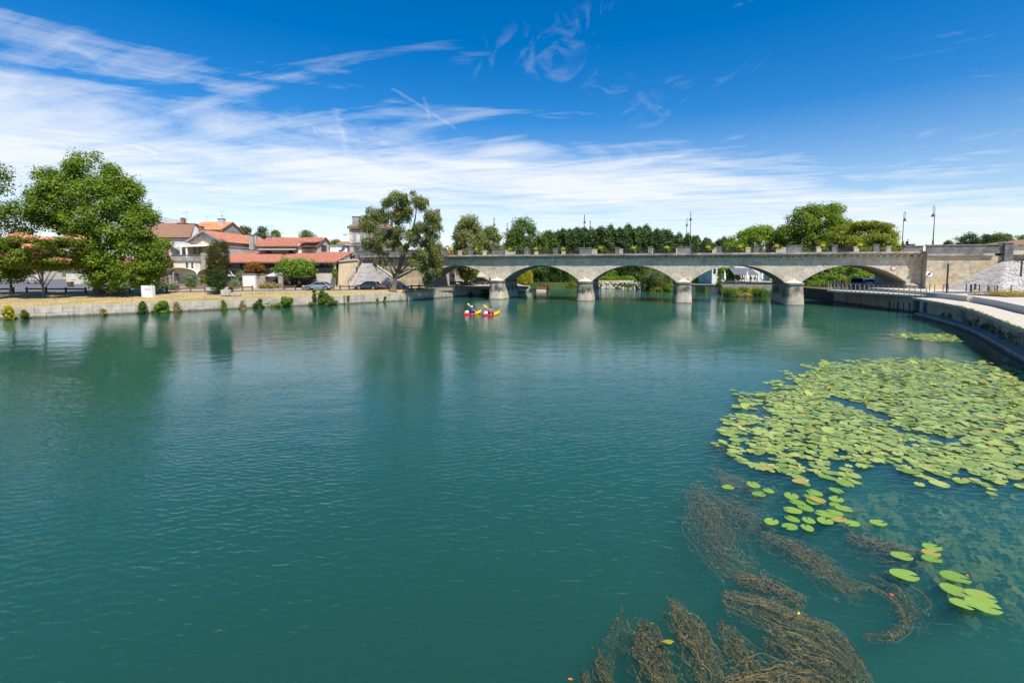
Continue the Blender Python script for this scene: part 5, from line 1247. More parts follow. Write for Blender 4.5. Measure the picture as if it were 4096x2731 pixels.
# parasols
def parasol(label, p, m, w, h):
    t = thing('parasol', label, 'parasol', p, random.uniform(0, .8), 'open parasols in the restaurant garden')
    MB().lathe([(.04, 0), (.04, h)], 8).obj('pole', 'timber', t)
    c = MB(); n = 8; r = w / 2; rim = [(r * math.cos(2 * math.pi * i / n), r * math.sin(2 * math.pi * i / n), h - .75) for i in range(n)]
    low = [(x * 1.0, y * 1.0, z - .16) for x, y, z in rim]; c.add([(0, 0, h)] + rim + low, [(0, 1 + i, 1 + (i + 1) % n) for i in range(n)] + [(1 + i, 1 + n + i, 1 + n + (i + 1) % n, 1 + (i + 1) % n) for i in range(n)])
    c.obj('canopy', m, t)
    for i in range(n): MB().bar((0, 0, h - .06), (rim[i][0] * .97, rim[i][1] * .97, h - .78), .025).obj('rib', 'timber', t)
    MB().lathe([(.02, 0), (.05, .05), (.01, .12)], 8, (0, 0, h)).obj('finial', 'timber', t)
    return t
for px, Y, yt, wpx, m, lb in ((925, 97, 1086, 68, 'canvas_grey', 'beige parasol right of the yew'), (1072, 97, 1083, 62, 'canvas_dark', 'black parasol above the rubble garden wall'), (1100, 94, 1087, 76, 'canvas_grey', 'beige parasol beside the fourth gate pier'),
                             (1142, 97, 1088, 52, 'canvas_dark', 'black parasol behind the tall garden lamp'), (1176, 95, 1090, 56, 'canvas_dark', 'black parasol beside the fig tree'), (1208, 93.5, 1089, 66, 'canvas_grey', 'beige parasol at the end of the terrace'), (1276, 97, 1103, 50, 'canvas_grey', 'low beige parasol between the last two gate piers')):
    p = P(px, 1070, Y); p.z = ZB; parasol(lb, p, m, wpx * Y / 1950, P(px, yt, Y).z - ZB)
t = thing('garden_lamp', 'tall dark lamp post standing among the parasols', 'lamp', (P(1134, 1070, 91).x, 91, ZB))
MB().lathe([(.07, 0), (.05, 1), (.04, P(1134, 1020, 91).z - ZB)], 8).obj('pole', 'iron', t); MB().box(-.05, .55, -.1, .1, P(1134, 1020, 91).z - ZB, P(1134, 1017, 91).z - ZB).obj('lamp_head', 'iron', t)
# ---------------------------------------------------------------- vegetation
def trunk_mesh(cl, r, top, lean=(0, 0), n_limb=9, twist=.4):
    mb = MB(); base = [(0, 0, -.15), (0.02, 0, .15)]; k = 7
    pts = [Vector((lean[0] * (i / k) ** 1.3 + math.sin(i * 1.3) * .05 * r * 5, lean[1] * i / k, top * i / k)) for i in range(k + 1)]
    rad = [r * (1.5 if i == 0 else 1.08 - .62 * i / k) for i in range(k + 1)]
    mb.tube([pts[0] - Vector((0, 0, .2))] + pts, [r * 1.7] + rad, 9)
    cs = sorted(cl, key=lambda c: -c[3]); random.shuffle(cs)
    for c in cs[:n_limb]:
        s = random.randint(2, k); p0 = pts[s]; p1 = Vector(c[:3]); 
        if p1.z < p0.z: s = 2; p0 = pts[2]
        mid = p0.lerp(p1, .5) + Vector((random.uniform(-twist, twist), random.uniform(-twist, twist), random.uniform(0, twist) * 1.4))
        mb.tube([p0, p0.lerp(mid, .55), mid, p1], [rad[s] * .62, rad[s] * .45, rad[s] * .3, .03], 6)
    return mb
def tree(name, label, base, rows, m, nl, ls, ncl, rcl, tr=.3, ttop=None, lean=(0, 0), group=None, Y=None, zb=ZB, depth=.95, flat=.8, bark='bark', shell=.45,
         limbs=9, droop=None, cat='tree', clumps=None, parts=('trunk', 'crown'), aspect=.6, extra=None, flo=.1):
    if len(base) == 2:
        g = G(base[0], base[1], zb); 
        if Y: g = Vector((P(base[0], 1070, Y).x, Y, zb))
    else: g = Vector(base); zb = g.z
    Yb = g.y
    t = thing(name, label, cat, g, 0, group)
    if clumps: cl = [(P(px, py, Yb).x - g.x, dy, P(px, py, Yb).z - zb, r) for px, py, dy, r in clumps]
    else:
        rw = [(P(2048, py, Yb).z - zb, P(a, 1070, Yb).x - g.x, P(b, 1070, Yb).x - g.x) for py, a, b in rows]
        cl = crown_clumps(rw, ncl, rcl, depth, shell)
    zl = min(c[2] for c in cl); zh = max(c[2] for c in cl)
    if ttop is None: ttop = zl + (zh - zl) * .55
    if tr: trunk_mesh(cl, tr, ttop, lean, limbs).obj(parts[0], bark, t, True)
    if droop:
        p, n, tg = weeping(cl, *droop, floor=flo); p2, n2 = clump_leaves(cl, nl, flat)
        tg2 = rng.normal(size=p2.shape); p = np.concatenate([p, p2]); n = np.concatenate([n, n2]); tg = np.concatenate([tg, tg2])
        me = leaf_mesh(parts[1], p, n, rng.uniform(.5, 1.4, len(p)) * ls, m, aspect, tg)
    else:
        p, n = clump_leaves(cl, nl, flat); me = leaf_mesh(parts[1], p, n, rng.uniform(.5, 1.4, len(p)) * ls, m, aspect)
    link(parts[1], me, t)
    if extra: extra(t, cl)
    return t
tree('plane_tree', 'tall broad plane tree with dense green crown on the left bank', (390, 1177), [(1150, 420, 575), (1120, 335, 645), (1080, 325, 660), (1010, 330, 674), (950, 290, 662), (880, 178, 622), (800, 168, 596), (720, 205, 552), (660, 290, 485), (606, 335, 415)],
     'leaf_plane', 92000, .30, 330, 1.25, .42, shell=.45)
tree('broad_tree', 'large dark green tree cut by the left edge of the picture', (-120, 1188), [(1120, -330, 60), (1050, -360, 118), (950, -360, 135), (850, -350, 130), (800, -330, 98), (720, -290, 62), (640, -190, 50)], 'leaf_plane', 36000, .30, 180, 1.25, .4, shell=.5)
tree('purple_tree', 'thin tree with purple-brown foliage behind the silk tree', (45, 1176), [(1100, -30, 110), (1000, -60, 170), (930, -40, 165), (888, 20, 130)], 'leaf_purple', 5000, .26, 45, .9, .16, flat=.7)
def blooms(t, cl):
    P_ = []; N_ = []
    for x, y, z, r in cl:
        k = 95; d = unitv(k); d[:, 2] = abs(d[:, 2]) * .55 + .3
        sel = rng.random() < .45
        if sel: P_.append(np.array([x, y, z]) + d * np.array([r, r, r * .78]) * rng.uniform(.85, 1.15, (k, 1))); N_.append(d)
    p = np.concatenate(P_); link('blossoms', leaf_mesh('blossoms', p, np.concatenate(N_) + rng.normal(size=p.shape) * .4, rng.uniform(.16, .28, len(p)), 'bloom_pink', .7), t)
tree('silk_tree', 'spreading silk tree with flat green crown and pink blossom', (175, 1192), [(1080, 60, 250), (1050, 5, 340), (1010, -20, 395), (970, -10, 400), (945, 110, 340)], 'leaf_albizia', 34000, .26, 120, 1.05, .15, 3.6, flat=.5, limbs=16, zb=1.55, extra=blooms, bark='bark_grey', depth=.8)
tree('yew', 'dark columnar clipped yew standing on the dry grass', (872, 1171), [(1168, 850, 893), (1120, 826, 905), (1060, 826, 917), (1000, 832, 917), (978, 845, 910), (966, 866, 898)], 'leaf_yew', 30000, .17, 170, .48, .25, 3, shell=.75, flat=1.5, limbs=4, aspect=.4, zb=1.75)
tree('box_shrub', 'rounded green shrub leaning on the foot of the yew', (860, 1172), [(1168, 840, 890), (1130, 822, 900), (1095, 826, 905), (1078, 850, 890)], 'leaf_dark', 5000, .17, 40, .5, 0, cat='shrub', parts=('stem', 'foliage'), zb=1.75, Y=71.8)
WC = [(1492, 905, 38), (1470, 885, 30), (1472, 920, 26), (1520, 870, 42), (1560, 825, 40), (1610, 798, 40), (1660, 797, 38), (1695, 822, 34), (1640, 850, 42), (1580, 868, 40), (1722, 872, 34), (1745, 862, 22), (1740, 905, 26), (1700, 925, 40), (1652, 925, 40), (1600, 925, 34), (1540, 925, 38), (1500, 960, 34), (1478, 985, 24), (1555, 978, 34), (1520, 1000, 26),
      (1680, 985, 40), (1718, 1005, 40), (1690, 1050, 40), (1735, 1050, 36), (1712, 1095, 30), (1745, 1090, 24), (1665, 1035, 34), (1508, 1055, 17), (1530, 1050, 15), (1725, 960, 30), (1615, 985, 24), (1750, 1010, 28), (1705, 1125, 20)]
wc = []
for px, py, r in WC:
    rm = r * 82 / 1950
    for k in range(5): wc.append((px + random.uniform(-.7, .7) * r, py + random.uniform(-.6, .6) * r, random.uniform(-2.8, 2.8), rm * random.uniform(.35, .75)))
def wlimbs(t, cl):
    mb = MB(); g = t.location
    def q(px, py, dy=0): p = P(px, py, g.y + dy); return Vector((p.x - g.x, dy, p.z - g.z))
    for pts, r0 in (([(1592, 1090), (1604, 1030), (1598, 960), (1590, 900), (1600, 840)], .30), ([(1590, 1092), (1566, 1045), (1535, 1010), (1510, 965), (1490, 920)], .26), ([(1595, 1085), (1618, 1020), (1640, 960), (1660, 880), (1668, 820)], .28),
                    ([(1590, 1100), (1625, 1065), (1665, 1035), (1700, 1000)], .2), ([(1585, 1102), (1555, 1078), (1530, 1062), (1510, 1055)], .12), ([(1600, 1095), (1630, 1078), (1665, 1080), (1695, 1085)], .13), ([(1598, 960), (1570, 920), (1560, 860)], .12), ([(1640, 960), (1690, 930), (1715, 890)], .13)):
        n = len(pts); mb.tube([q(x, y, math.sin(i * 1.1 + x) * .8 * i / n) for i, (x, y) in enumerate(pts)], [r0 * (1 - .8 * i / (n - 1)) for i in range(n)], 7)
    mb.obj('limb', 'bark', t, True)
tree('willow', 'big olive green willow with a leaning trunk beside the bridge', (1572, 1161), None, 'leaf_olive', 36000, .29, 0, 0, .47, P(1572, 1085, 83).z - ZB, (.9, 0), clumps=wc, limbs=3, droop=(3400, .4, 1.7, .15), extra=wlimbs, aspect=.45, zb=1.75)
# trees behind the bridge, left to right
tree('river_tree', 'olive willow with stout trunk standing behind the left arch', (1862, 1146), [(1115, 1835, 1905), (1080, 1815, 1935), (1010, 1800, 1948), (950, 1806, 1944), (900, 1822, 1932), (862, 1850, 1905)], 'leaf_olive', 28000, .34, 150, 1.2, .42, Y=103)
tree('river_tree', 'rounded grey-green tree right of the olive willow above the bridge', (1960, 1146), [(1060, 1905, 2020), (1000, 1895, 2022), (940, 1915, 2010), (905, 1940, 1985)], 'leaf_olive', 16000, .34, 85, 1.2, .3, Y=112)
tree('river_tree', 'tall bushy green tree between the first two bridge lamps', (2085, 1146), [(1090, 1990, 2190), (1010, 1985, 2196), (950, 2005, 2185), (905, 2035, 2155), (874, 2068, 2122)], 'leaf_mid', 32000, .48, 150, 1.8, .4, Y=145)
tree('river_tree', 'lower green tree right of the tall bushy one', (2190, 1146), [(1090, 2130, 2250), (1000, 2140, 2240), (950, 2160, 2225), (925, 2175, 2205)], 'leaf_mid', 15000, .48, 80, 1.7, .35, Y=150)
tree('river_tree', 'small pale green tree at the left end of the bridge parapet', (1770, 1146), [(1080, 1700, 1830), (1010, 1715, 1825), (985, 1740, 1810)], 'leaf_olive', 6000, .28, 45, 1.1, .25, Y=128)
for i, (a, b, y0, Y, m, lb) in enumerate(((945, 1025, 900, 150, 'leaf_dark', 'dark green tree behind the rear house gable'), (1015, 1090, 908, 155, 'leaf_dark', 'round dark tree left of the roof antenna'), (1080, 1135, 922, 150, 'leaf_mid', 'thin pale tree behind the roof antenna'),
                                         (1185, 1278, 922, 160, 'leaf_mid', 'broad green tree above the balcony house roof'), (1305, 1388, 955, 165, 'leaf_mid', 'low tree between the balcony house and mansion'))):
    c = (a + b) / 2; tree('town_tree', lb, (c, 1146), [(1060, a + 8, b - 8), (y0 + 60, a, b), (y0 + 25, a + 8, b - 8), (y0, c - 14, c + 14)], m, 7000, .42, 45, 1.5, .3, Y=Y, group='trees behind the town')
# poplar plantation: three individuals, copied
pv = []
for v in range(3):
    cl = crown_clumps([(1.5, -1.8, 1.8), (7, -2.7, 2.7), (14, -2.5, 2.5), (18, -1.6, 1.6), (20.5, -.7, .7)], 80, .9, 1, .4)
    p, n = clump_leaves(cl, 10000, 1.6, .9); pv.append((leaf_mesh('crown', p, n, rng.uniform(.4, .75, len(p)), 'leaf_poplar', .6), trunk_mesh(cl, .22, 12, (0, 0), 5).mesh('trunk', 'bark_grey', True)))
tops = [(2180, 935), (2260, 915), (2330, 910), (2400, 913), (2480, 905), (2530, 902), (2565, 905), (2620, 920), (2680, 924), (2740, 940), (2800, 952), (2850, 962), (2895, 955), (2960, 965)]
for i in range(66):
    px = 2185 + i * 11.6 + random.uniform(-5, 5); row = i % 3; Y = 168 + row * 7 + random.uniform(-2, 2)
    h = P(px, np.interp(px, [a for a, b in tops], [b for a, b in tops]) + random.uniform(-10, 12) + row * 4, Y).z - 1.25
    b = P(px, 1070, Y); t = thing('poplar', 'dark green poplar in the dense far row above the bridge', 'tree', (b.x, Y, 1.25), random.random() * 6, 'poplars of the far plantation')
    cr, tk = pv[i % 3]; s = h / 20.5
    link('trunk', tk, t, None, None, (s, s, s)); link('crown', cr, t, None, None, (s * 1.35, s * 1.35, s))
# dense understorey of the far bank
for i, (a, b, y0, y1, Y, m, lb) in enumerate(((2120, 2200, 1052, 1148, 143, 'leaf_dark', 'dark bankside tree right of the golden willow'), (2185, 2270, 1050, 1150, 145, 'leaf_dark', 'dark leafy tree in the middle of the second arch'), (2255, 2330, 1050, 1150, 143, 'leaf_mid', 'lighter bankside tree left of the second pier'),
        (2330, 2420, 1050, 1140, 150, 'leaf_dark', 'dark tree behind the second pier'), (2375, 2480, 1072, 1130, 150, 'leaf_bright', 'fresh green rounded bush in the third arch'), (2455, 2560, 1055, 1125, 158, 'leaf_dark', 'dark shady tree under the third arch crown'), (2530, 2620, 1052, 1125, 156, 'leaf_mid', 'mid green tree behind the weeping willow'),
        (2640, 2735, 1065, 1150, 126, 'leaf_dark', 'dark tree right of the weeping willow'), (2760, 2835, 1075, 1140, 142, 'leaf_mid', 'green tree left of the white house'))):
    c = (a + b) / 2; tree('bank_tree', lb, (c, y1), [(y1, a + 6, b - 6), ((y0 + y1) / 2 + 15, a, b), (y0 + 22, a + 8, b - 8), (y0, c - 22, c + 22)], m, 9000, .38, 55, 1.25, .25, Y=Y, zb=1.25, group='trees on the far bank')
tree('hedge_bank', 'long bright green hedge above the riprap rocks', (2460, 1128), [(1130, 2378, 2552), (1118, 2376, 2552), (1106, 2390, 2540)], 'leaf_bright', 9000, .3, 70, .9, 0, Y=140, zb=1.8, cat='hedge', parts=('stem', 'foliage'), depth=.3)
tree('weeping_willow', 'golden yellow weeping willow on the bank beyond the first pier', (2090, 1146), [(1110, 2040, 2138), (1085, 2045, 2132), (1060, 2060, 2120)], 'leaf_gold', 3000, .3, 30, 1.2, .3, Y=120, droop=(1500, 1.6, 3.6, .16), aspect=.3, zb=1.6)
tree('weeping_willow', 'grey-green weeping willow trailing into the water in the third arch', (2625, 1150), [(1125, 2550, 2705), (1105, 2560, 2700), (1085, 2590, 2670)], 'leaf_willow', 4000, .3, 42, 1.1, .3, Y=119.5, droop=(2600, 1.4, 4.0, .16), aspect=.28, zb=1.3, flo=-1.2)
tree('marsh_shrub', 'yellow-green shrub at the water below the weeping willow', (2625, 1162), [(1165, 2598, 2655), (1155, 2600, 2652), (1148, 2615, 2640)], 'leaf_yellowgreen', 1800, .2, 20, .5, 0, Y=115.5, zb=0.1, cat='shrub', parts=('stem', 'foliage'))
tree('marsh_shrub', 'green waterside shrub left of the third pier', (2685, 1160), [(1162, 2652, 2712), (1148, 2655, 2712), (1138, 2670, 2700)], 'leaf_bright', 1800, .22, 20, .6, 0, Y=115, zb=0.1, cat='shrub', parts=('stem', 'foliage'))
tree('marsh_shrub', 'yellow shrub at the waterside under the second arch', (2290, 1145), [(1148, 2262, 2318), (1138, 2266, 2314), (1125, 2280, 2300)], 'leaf_yellowgreen', 1800, .25, 20, .7, 0, Y=137.5, zb=0.4, cat='shrub', parts=('stem', 'foliage'))
tree('round_tree', 'bright green tree beside the grey terrace awning', (2920, 1128), [(1122, 2880, 2955), (1100, 2868, 2962), (1080, 2872, 2958), (1066, 2890, 2940)], 'leaf_bright', 6000, .28, 45, .9, .14, Y=111, zb=2.4, group='trees on the far bank')
tree('ivy_shrub', 'climbing shrub at the corner of the terrace wall', (2882, 1140), [(1160, 2866, 2896), (1130, 2864, 2900), (1105, 2872, 2895)], 'leaf_mid', 1500, .22, 18, .5, 0, Y=101.5, zb=1.0, cat='shrub', parts=('stem', 'foliage'))
tree('shade_tree', 'low spreading tree in the right arch above the parked cars', (3330, 1150), [(1158, 3215, 3345), (1125, 3225, 3440), (1098, 3280, 3505), (1070, 3340, 3490), (1050, 3370, 3450)], 'leaf_bright', 14000, .3, 85, 1.1, .3, Y=96, zb=2.3)
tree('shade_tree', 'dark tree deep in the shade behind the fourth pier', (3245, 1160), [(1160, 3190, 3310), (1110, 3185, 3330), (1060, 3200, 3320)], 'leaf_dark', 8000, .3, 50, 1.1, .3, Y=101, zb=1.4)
# big trees over the right half of the bridge
tree('park_tree', 'wide lower green tree at the left of the right-hand grove', (3010, 1146), [(1060, 2890, 3150), (1000, 2885, 3150), (950, 2915, 3120), (915, 2975, 3090), (902, 3000, 3050)], 'leaf_grove', 44000, .46, 260, 1.6, .4, shell=.2, Y=137, zb=2)
tree('park_tree', 'tallest green plane tree of the right-hand grove', (3250, 1146), [(1060, 3100, 3400), (980, 3090, 3410), (920, 3110, 3400), (875, 3140, 3385), (845, 3160, 3360), (820, 3290, 3345)], 'leaf_grove', 60000, .48, 320, 1.7, .45, shell=.2, Y=126, zb=2)
tree('park_tree', 'yellow-green broad tree at the right of the grove', (3430, 1146), [(1060, 3290, 3560), (1000, 3270, 3575), (950, 3300, 3562), (910, 3350, 3550), (884, 3420, 3500)], 'leaf_yellowgreen', 40000, .42, 240, 1.5, .4, shell=.2, Y=108, zb=2.2, flat=.5)
tree('park_tree', 'dark green tree closing the right end of the grove', (3520, 1146), [(1060, 3450, 3600), (1000, 3460, 3585), (940, 3480, 3560), (908, 3500, 3550)], 'leaf_grove', 20000, .44, 110, 1.5, .35, shell=.2, Y=114, zb=2.2)
for i, (a, b, y0, Y, m, lb) in enumerate(((3765, 3812, 965, 140, 'leaf_mid', 'small tree peeping over the abutment wall'), (3815, 3912, 932, 138, 'leaf_dark', 'rounded dark evergreen behind the abutment wall'), (3895, 3965, 938, 145, 'leaf_dark', 'dark tree right of the rounded evergreen'), (3945, 4035, 930, 140, 'leaf_mid', 'lighter green tree left of the road sign'), (4020, 4120, 942, 150, 'leaf_mid', 'distant tree above the roof at the right edge'))):
    c = (a + b) / 2; tree('hill_tree', lb, (c, 1000), [(1010, a + 6, b - 6), (y0 + 40, a, b), (y0 + 18, a + 8, b - 8), (y0, c - 14, c + 14)], m, 7000, .34, 45, 1.1, .25, Y=Y, zb=6.8, group='trees behind the right abutment')
# garden shrubs and bank shrubs
sh = [('fig_shrub', 'broad bright green fig bush over the terrace', 1180, 1100, 1092, 1275, 1036, 92.5, 'leaf_bright', 6500, .34), ('maple_shrub', 'rust-red domed maple bush before the restaurant', 1022, 1090, 976, 1068, 1047, 95, 'leaf_rust', 4500, .2),
      ('garden_shrub', 'dark olive bush between two gate piers', 762, 1146, 736, 790, 1088, 93, 'leaf_silver', 3000, .2), ('garden_shrub', 'yellow-flowering shrub left of the yew', 815, 1132, 795, 840, 1098, 94, 'leaf_yellowgreen', 1800, .2),
      ('garden_shrub', 'grey lavender bush nearest the plane tree', 620, 1165, 602, 640, 1128, 82, 'leaf_silver', 1600, .16), ('garden_shrub', 'round grey lavender bush behind the black post', 652, 1166, 630, 674, 1130, 82, 'leaf_silver', 1800, .16),
      ('garden_shrub', 'round grey-green lavender bush left of the rail fence', 692, 1166, 670, 718, 1132, 82, 'leaf_silver', 1800, .16), ('garden_shrub', 'small green bush under the second gate pier', 764, 1155, 750, 778, 1138, 88, 'leaf_mid', 900, .16),
      ('garden_shrub', 'feathery green shrub right of the yew', 965, 1146, 938, 990, 1082, 94, 'leaf_silver', 2600, .18), ('garden_shrub', 'grey-green perennial clump at the yew', 938, 1152, 912, 966, 1118, 86, 'leaf_silver', 1600, .15),
      ('garden_shrub', 'yellowing tall grass by the tree stump', 1075, 1162, 1025, 1112, 1132, 88, 'leaf_dry', 2600, .2), ('garden_shrub', 'dark red small shrub beside the stone block', 918, 1166, 906, 930, 1146, 76, 'leaf_reddark', 700, .14),
      ('climber', 'green climber on the ochre stair wall', 1338, 1105, 1326, 1352, 1075, 94.6, 'leaf_bright', 1100, .2), ('garden_shrub', 'green bush under the last beige parasol', 1292, 1125, 1262, 1306, 1096, 99, 'leaf_mid', 2200, .22)]
for nm, lb, c, y1, a, b, y0, Y, m, nl, ls in sh:
    tree(nm, lb, (c, y1), [(y1, a + 5, b - 5), (y1 - (y1 - y0) * .35, a, b), (y0 + (y1 - y0) * .2, a + 5, b - 5), (y0, c - 6, c + 6)], m, int(nl * 1.3), ls, 48, .20 * ((b - a) + (y1 - y0)) * Y / 3900 + .12, .06, shell=.25, Y=Y, zb=max(ZB, P(c, y1, Y).z), cat='shrub', parts=('stem', 'foliage'), group='garden shrubs')
ws = [(18, 1228, 1274, 0, 46, 'leaf_gold', 'golden shrub on the quay wall at the left edge'), (82, 1243, 1270, 72, 98, 'leaf_yellowgreen', 'small yellow tuft near the left end of the quay wall'), (560, 1208, 1256, 540, 582, 'leaf_mid', 'upright green shrub rooted in the quay wall below the white board'), (638, 1206, 1250, 596, 680, 'leaf_bright', 'wide lime green shrub on the quay wall below the lavender'),
      (888, 1207, 1242, 875, 905, 'leaf_bright', 'small lime green shrub on the quay wall below the yew'), (1033, 1198, 1234, 1012, 1056, 'leaf_mid', 'green shrub on the quay wall below the stump'), (1125, 1190, 1228, 1080, 1172, 'leaf_bright', 'dense bright green shrub on the quay wall below the fig'),
      (1280, 1185, 1222, 1222, 1342, 'leaf_mid', 'largest green shrub spilling over the quay wall below the grey car'), (1288, 1164, 1200, 1262, 1312, 'leaf_mid', 'tall green stem shrub above the largest quay shrub'), (1254, 1162, 1200, 1242, 1266, 'leaf_mid', 'thin upright sapling beside the largest quay shrub'), (1390, 1186, 1204, 1382, 1396, 'leaf_bright', 'tiny tuft at the step in the quay wall'),
      (1505, 1196, 1212, 1496, 1514, 'leaf_yellowgreen', 'small yellow-green tuft at the waterline left of the lime tuft'), (1535, 1190, 1210, 1524, 1546, 'leaf_bright', 'lime tuft on the stone landing below the willow'), (1932, 1148, 1182, 1908, 1956, 'leaf_mid', 'leafy bush on the quay beside the first pier'), (1876, 1160, 1186, 1864, 1890, 'leaf_yellowgreen', 'grassy tuft at the waterline left of the first pier'),
      (402, 1240, 1258, 392, 418, 'leaf_dry', 'dry brown tuft hanging on the quay wall'), (700, 1212, 1248, 684, 712, 'leaf_dry', 'withered brown weed beside the wide lime shrub'), (965, 1206, 1238, 950, 980, 'leaf_dry', 'withered brown weed on the quay wall right of the yew')]
for c, y0, y1, a, b, m, lb in ws:
    p0 = along(LWp, 0)[0]; bx_ = [np.interp(c, [q[0] for q in LW], [p.y for p in LWp])][0]
    jr = lambda: random.uniform(-.22, .22) * (b - a)
    tree('wall_shrub', lb, (c, y1), [(y1, a + 3, b - 3), (y1 - (y1 - y0) * .4, a + jr(), b + jr()), (y0 + (y1 - y0) * .2, a + 4 + abs(jr()), b - 4 - abs(jr())), (y0 - 4, c - 5 + jr(), c + 5 + jr())], m, int(500 + (b - a) * 34), .19, 40, .10 + .17 * (b - a) * bx_ / 3900, .05, shell=.2, Y=bx_ - .35, zb=max(.05, P(c, y1, bx_).z), cat='shrub', parts=('stem', 'foliage'), group='shrubs rooted in the quay wall')
# small weeds on the right quay ledge and under its lip
for i in range(13):
    f = .12 + .74 * i / 13 + random.uniform(-.02, .02); k = min(len(WAL) - 2, int(f * 32)); p = WAL[k]; d = (smooth_we[k] - WAL[k]).normalized()
    p = p + d * random.uniform(.1, .35); s = random.uniform(.25, .6)
    t = thing('ledge_weed', 'dark leafy weed on the quay ledge, ' + ORD[i] + ' from the bridge', 'weed', (p.x, p.y, .37), 0, 'weeds on the quay ledge')
    q, n = clump_leaves([(random.uniform(-.3, .3), random.uniform(-.3, .3), random.uniform(.1, 1.0) * s * 1.6, s * random.uniform(.35, .7)) for _ in range(6)], 260, 1.0); link('foliage', leaf_mesh('foliage', q, n, rng.uniform(.06, .13, len(q)), 'leaf_dark' if i % 3 else 'leaf_mid'), t)
    MB().tube([(0, 0, 0), (.04, 0, s * .6), (.0, .05, s * 1.4)], [.02, .015, .006], 5).obj('stem', 'bark', t)
q = []; 
for i in range(240):
    k = random.random() * 30; a = smooth_we[int(k)].lerp(smooth_we[int(k) + 1], k % 1); q.append((a.x + random.uniform(-.05, .12), a.y, 2.1 + random.uniform(-.12, .03), random.uniform(.05, .13)))
p, n = clump_leaves(q, 5000, .8); tag(link('lip_weeds', leaf_mesh('lip_weeds', p, n, rng.uniform(.04, .08, len(p)), 'leaf_dry')), 'straggly dry weeds along the lip of the quay walkway', 'weeds', kind='stuff')
# grass tufts over the bank
gp = []; 
A_, B_ = sub(off(LWp, .35), 10), sub(FENp, 10)
for i in range(9000):
    k = rng.integers(15, 108); f = rng.random() ** 1.1; a = A_[k].lerp(B_[k], f); gp.append((a.x + rng.uniform(-1.4, 1.4), a.y + rng.uniform(-.1, .1), 1.2 + .6 * f ** .7 + .03))
gp = np.array(gp); tg = np.tile([0, 0, 1.], (len(gp), 1)) + rng.normal(size=gp.shape) * .5
tag(link('bank_grass', leaf_mesh('bank_grass', gp, rng.normal(size=gp.shape) * np.array([1, 1, .2]), rng.uniform(.12, .28, len(gp)), 'leaf_dry', .22, tg)), 'short dry straw-coloured grass over the left bank', 'grass', kind='stuff')
# reeds below the terrace
gp = []; 
for i in range(6500):
    px = rng.uniform(2892, 3112); d = rng.random(); g = G(px, 1186 - 12 * d + 4 * math.sin(px * .05), 0); gp.append((g.x, g.y, 0))
gp = np.array(gp); h = rng.uniform(.5, 1.9, len(gp)) * (0.75 + .35 * np.sin(gp[:, 0] * 1.1)); gp[:, 2] = h * .5
tg = np.tile([0, 0, 1.], (len(gp), 1)) + rng.normal(size=gp.shape) * .16
tag(link('reed_bed', leaf_mesh('reed_bed', gp, rng.normal(size=gp.shape) * np.array([1, 1, .1]), h, 'leaf_reed', .07, tg)), 'dense bed of tall green reeds below the restaurant terrace', 'reeds', kind='stuff')
for i, (c, a, b, y0, m, lb) in enumerate(((2930, 2895, 2975, 1150, 'leaf_yellowgreen', 'olive clump at the left of the reed bed'), (3010, 2975, 3040, 1152, 'leaf_gold', 'yellow flowering clump in the reed bed'), (2965, 2925, 3010, 1172, 'leaf_dry', 'dry brown clump at the water edge of the reeds'))):
    tree('marsh_shrub', lb, (c, 1180), [(1186, a + 6, b - 6), (1174, a, b), (y0, c - 15, c + 15)], m, 2200, .22, 24, .5, 0, Y=G(c, 1185, 0).y + 1 - (2.2 if i == 2 else 0), zb=0.02, cat='shrub', parts=('stem', 'foliage'))
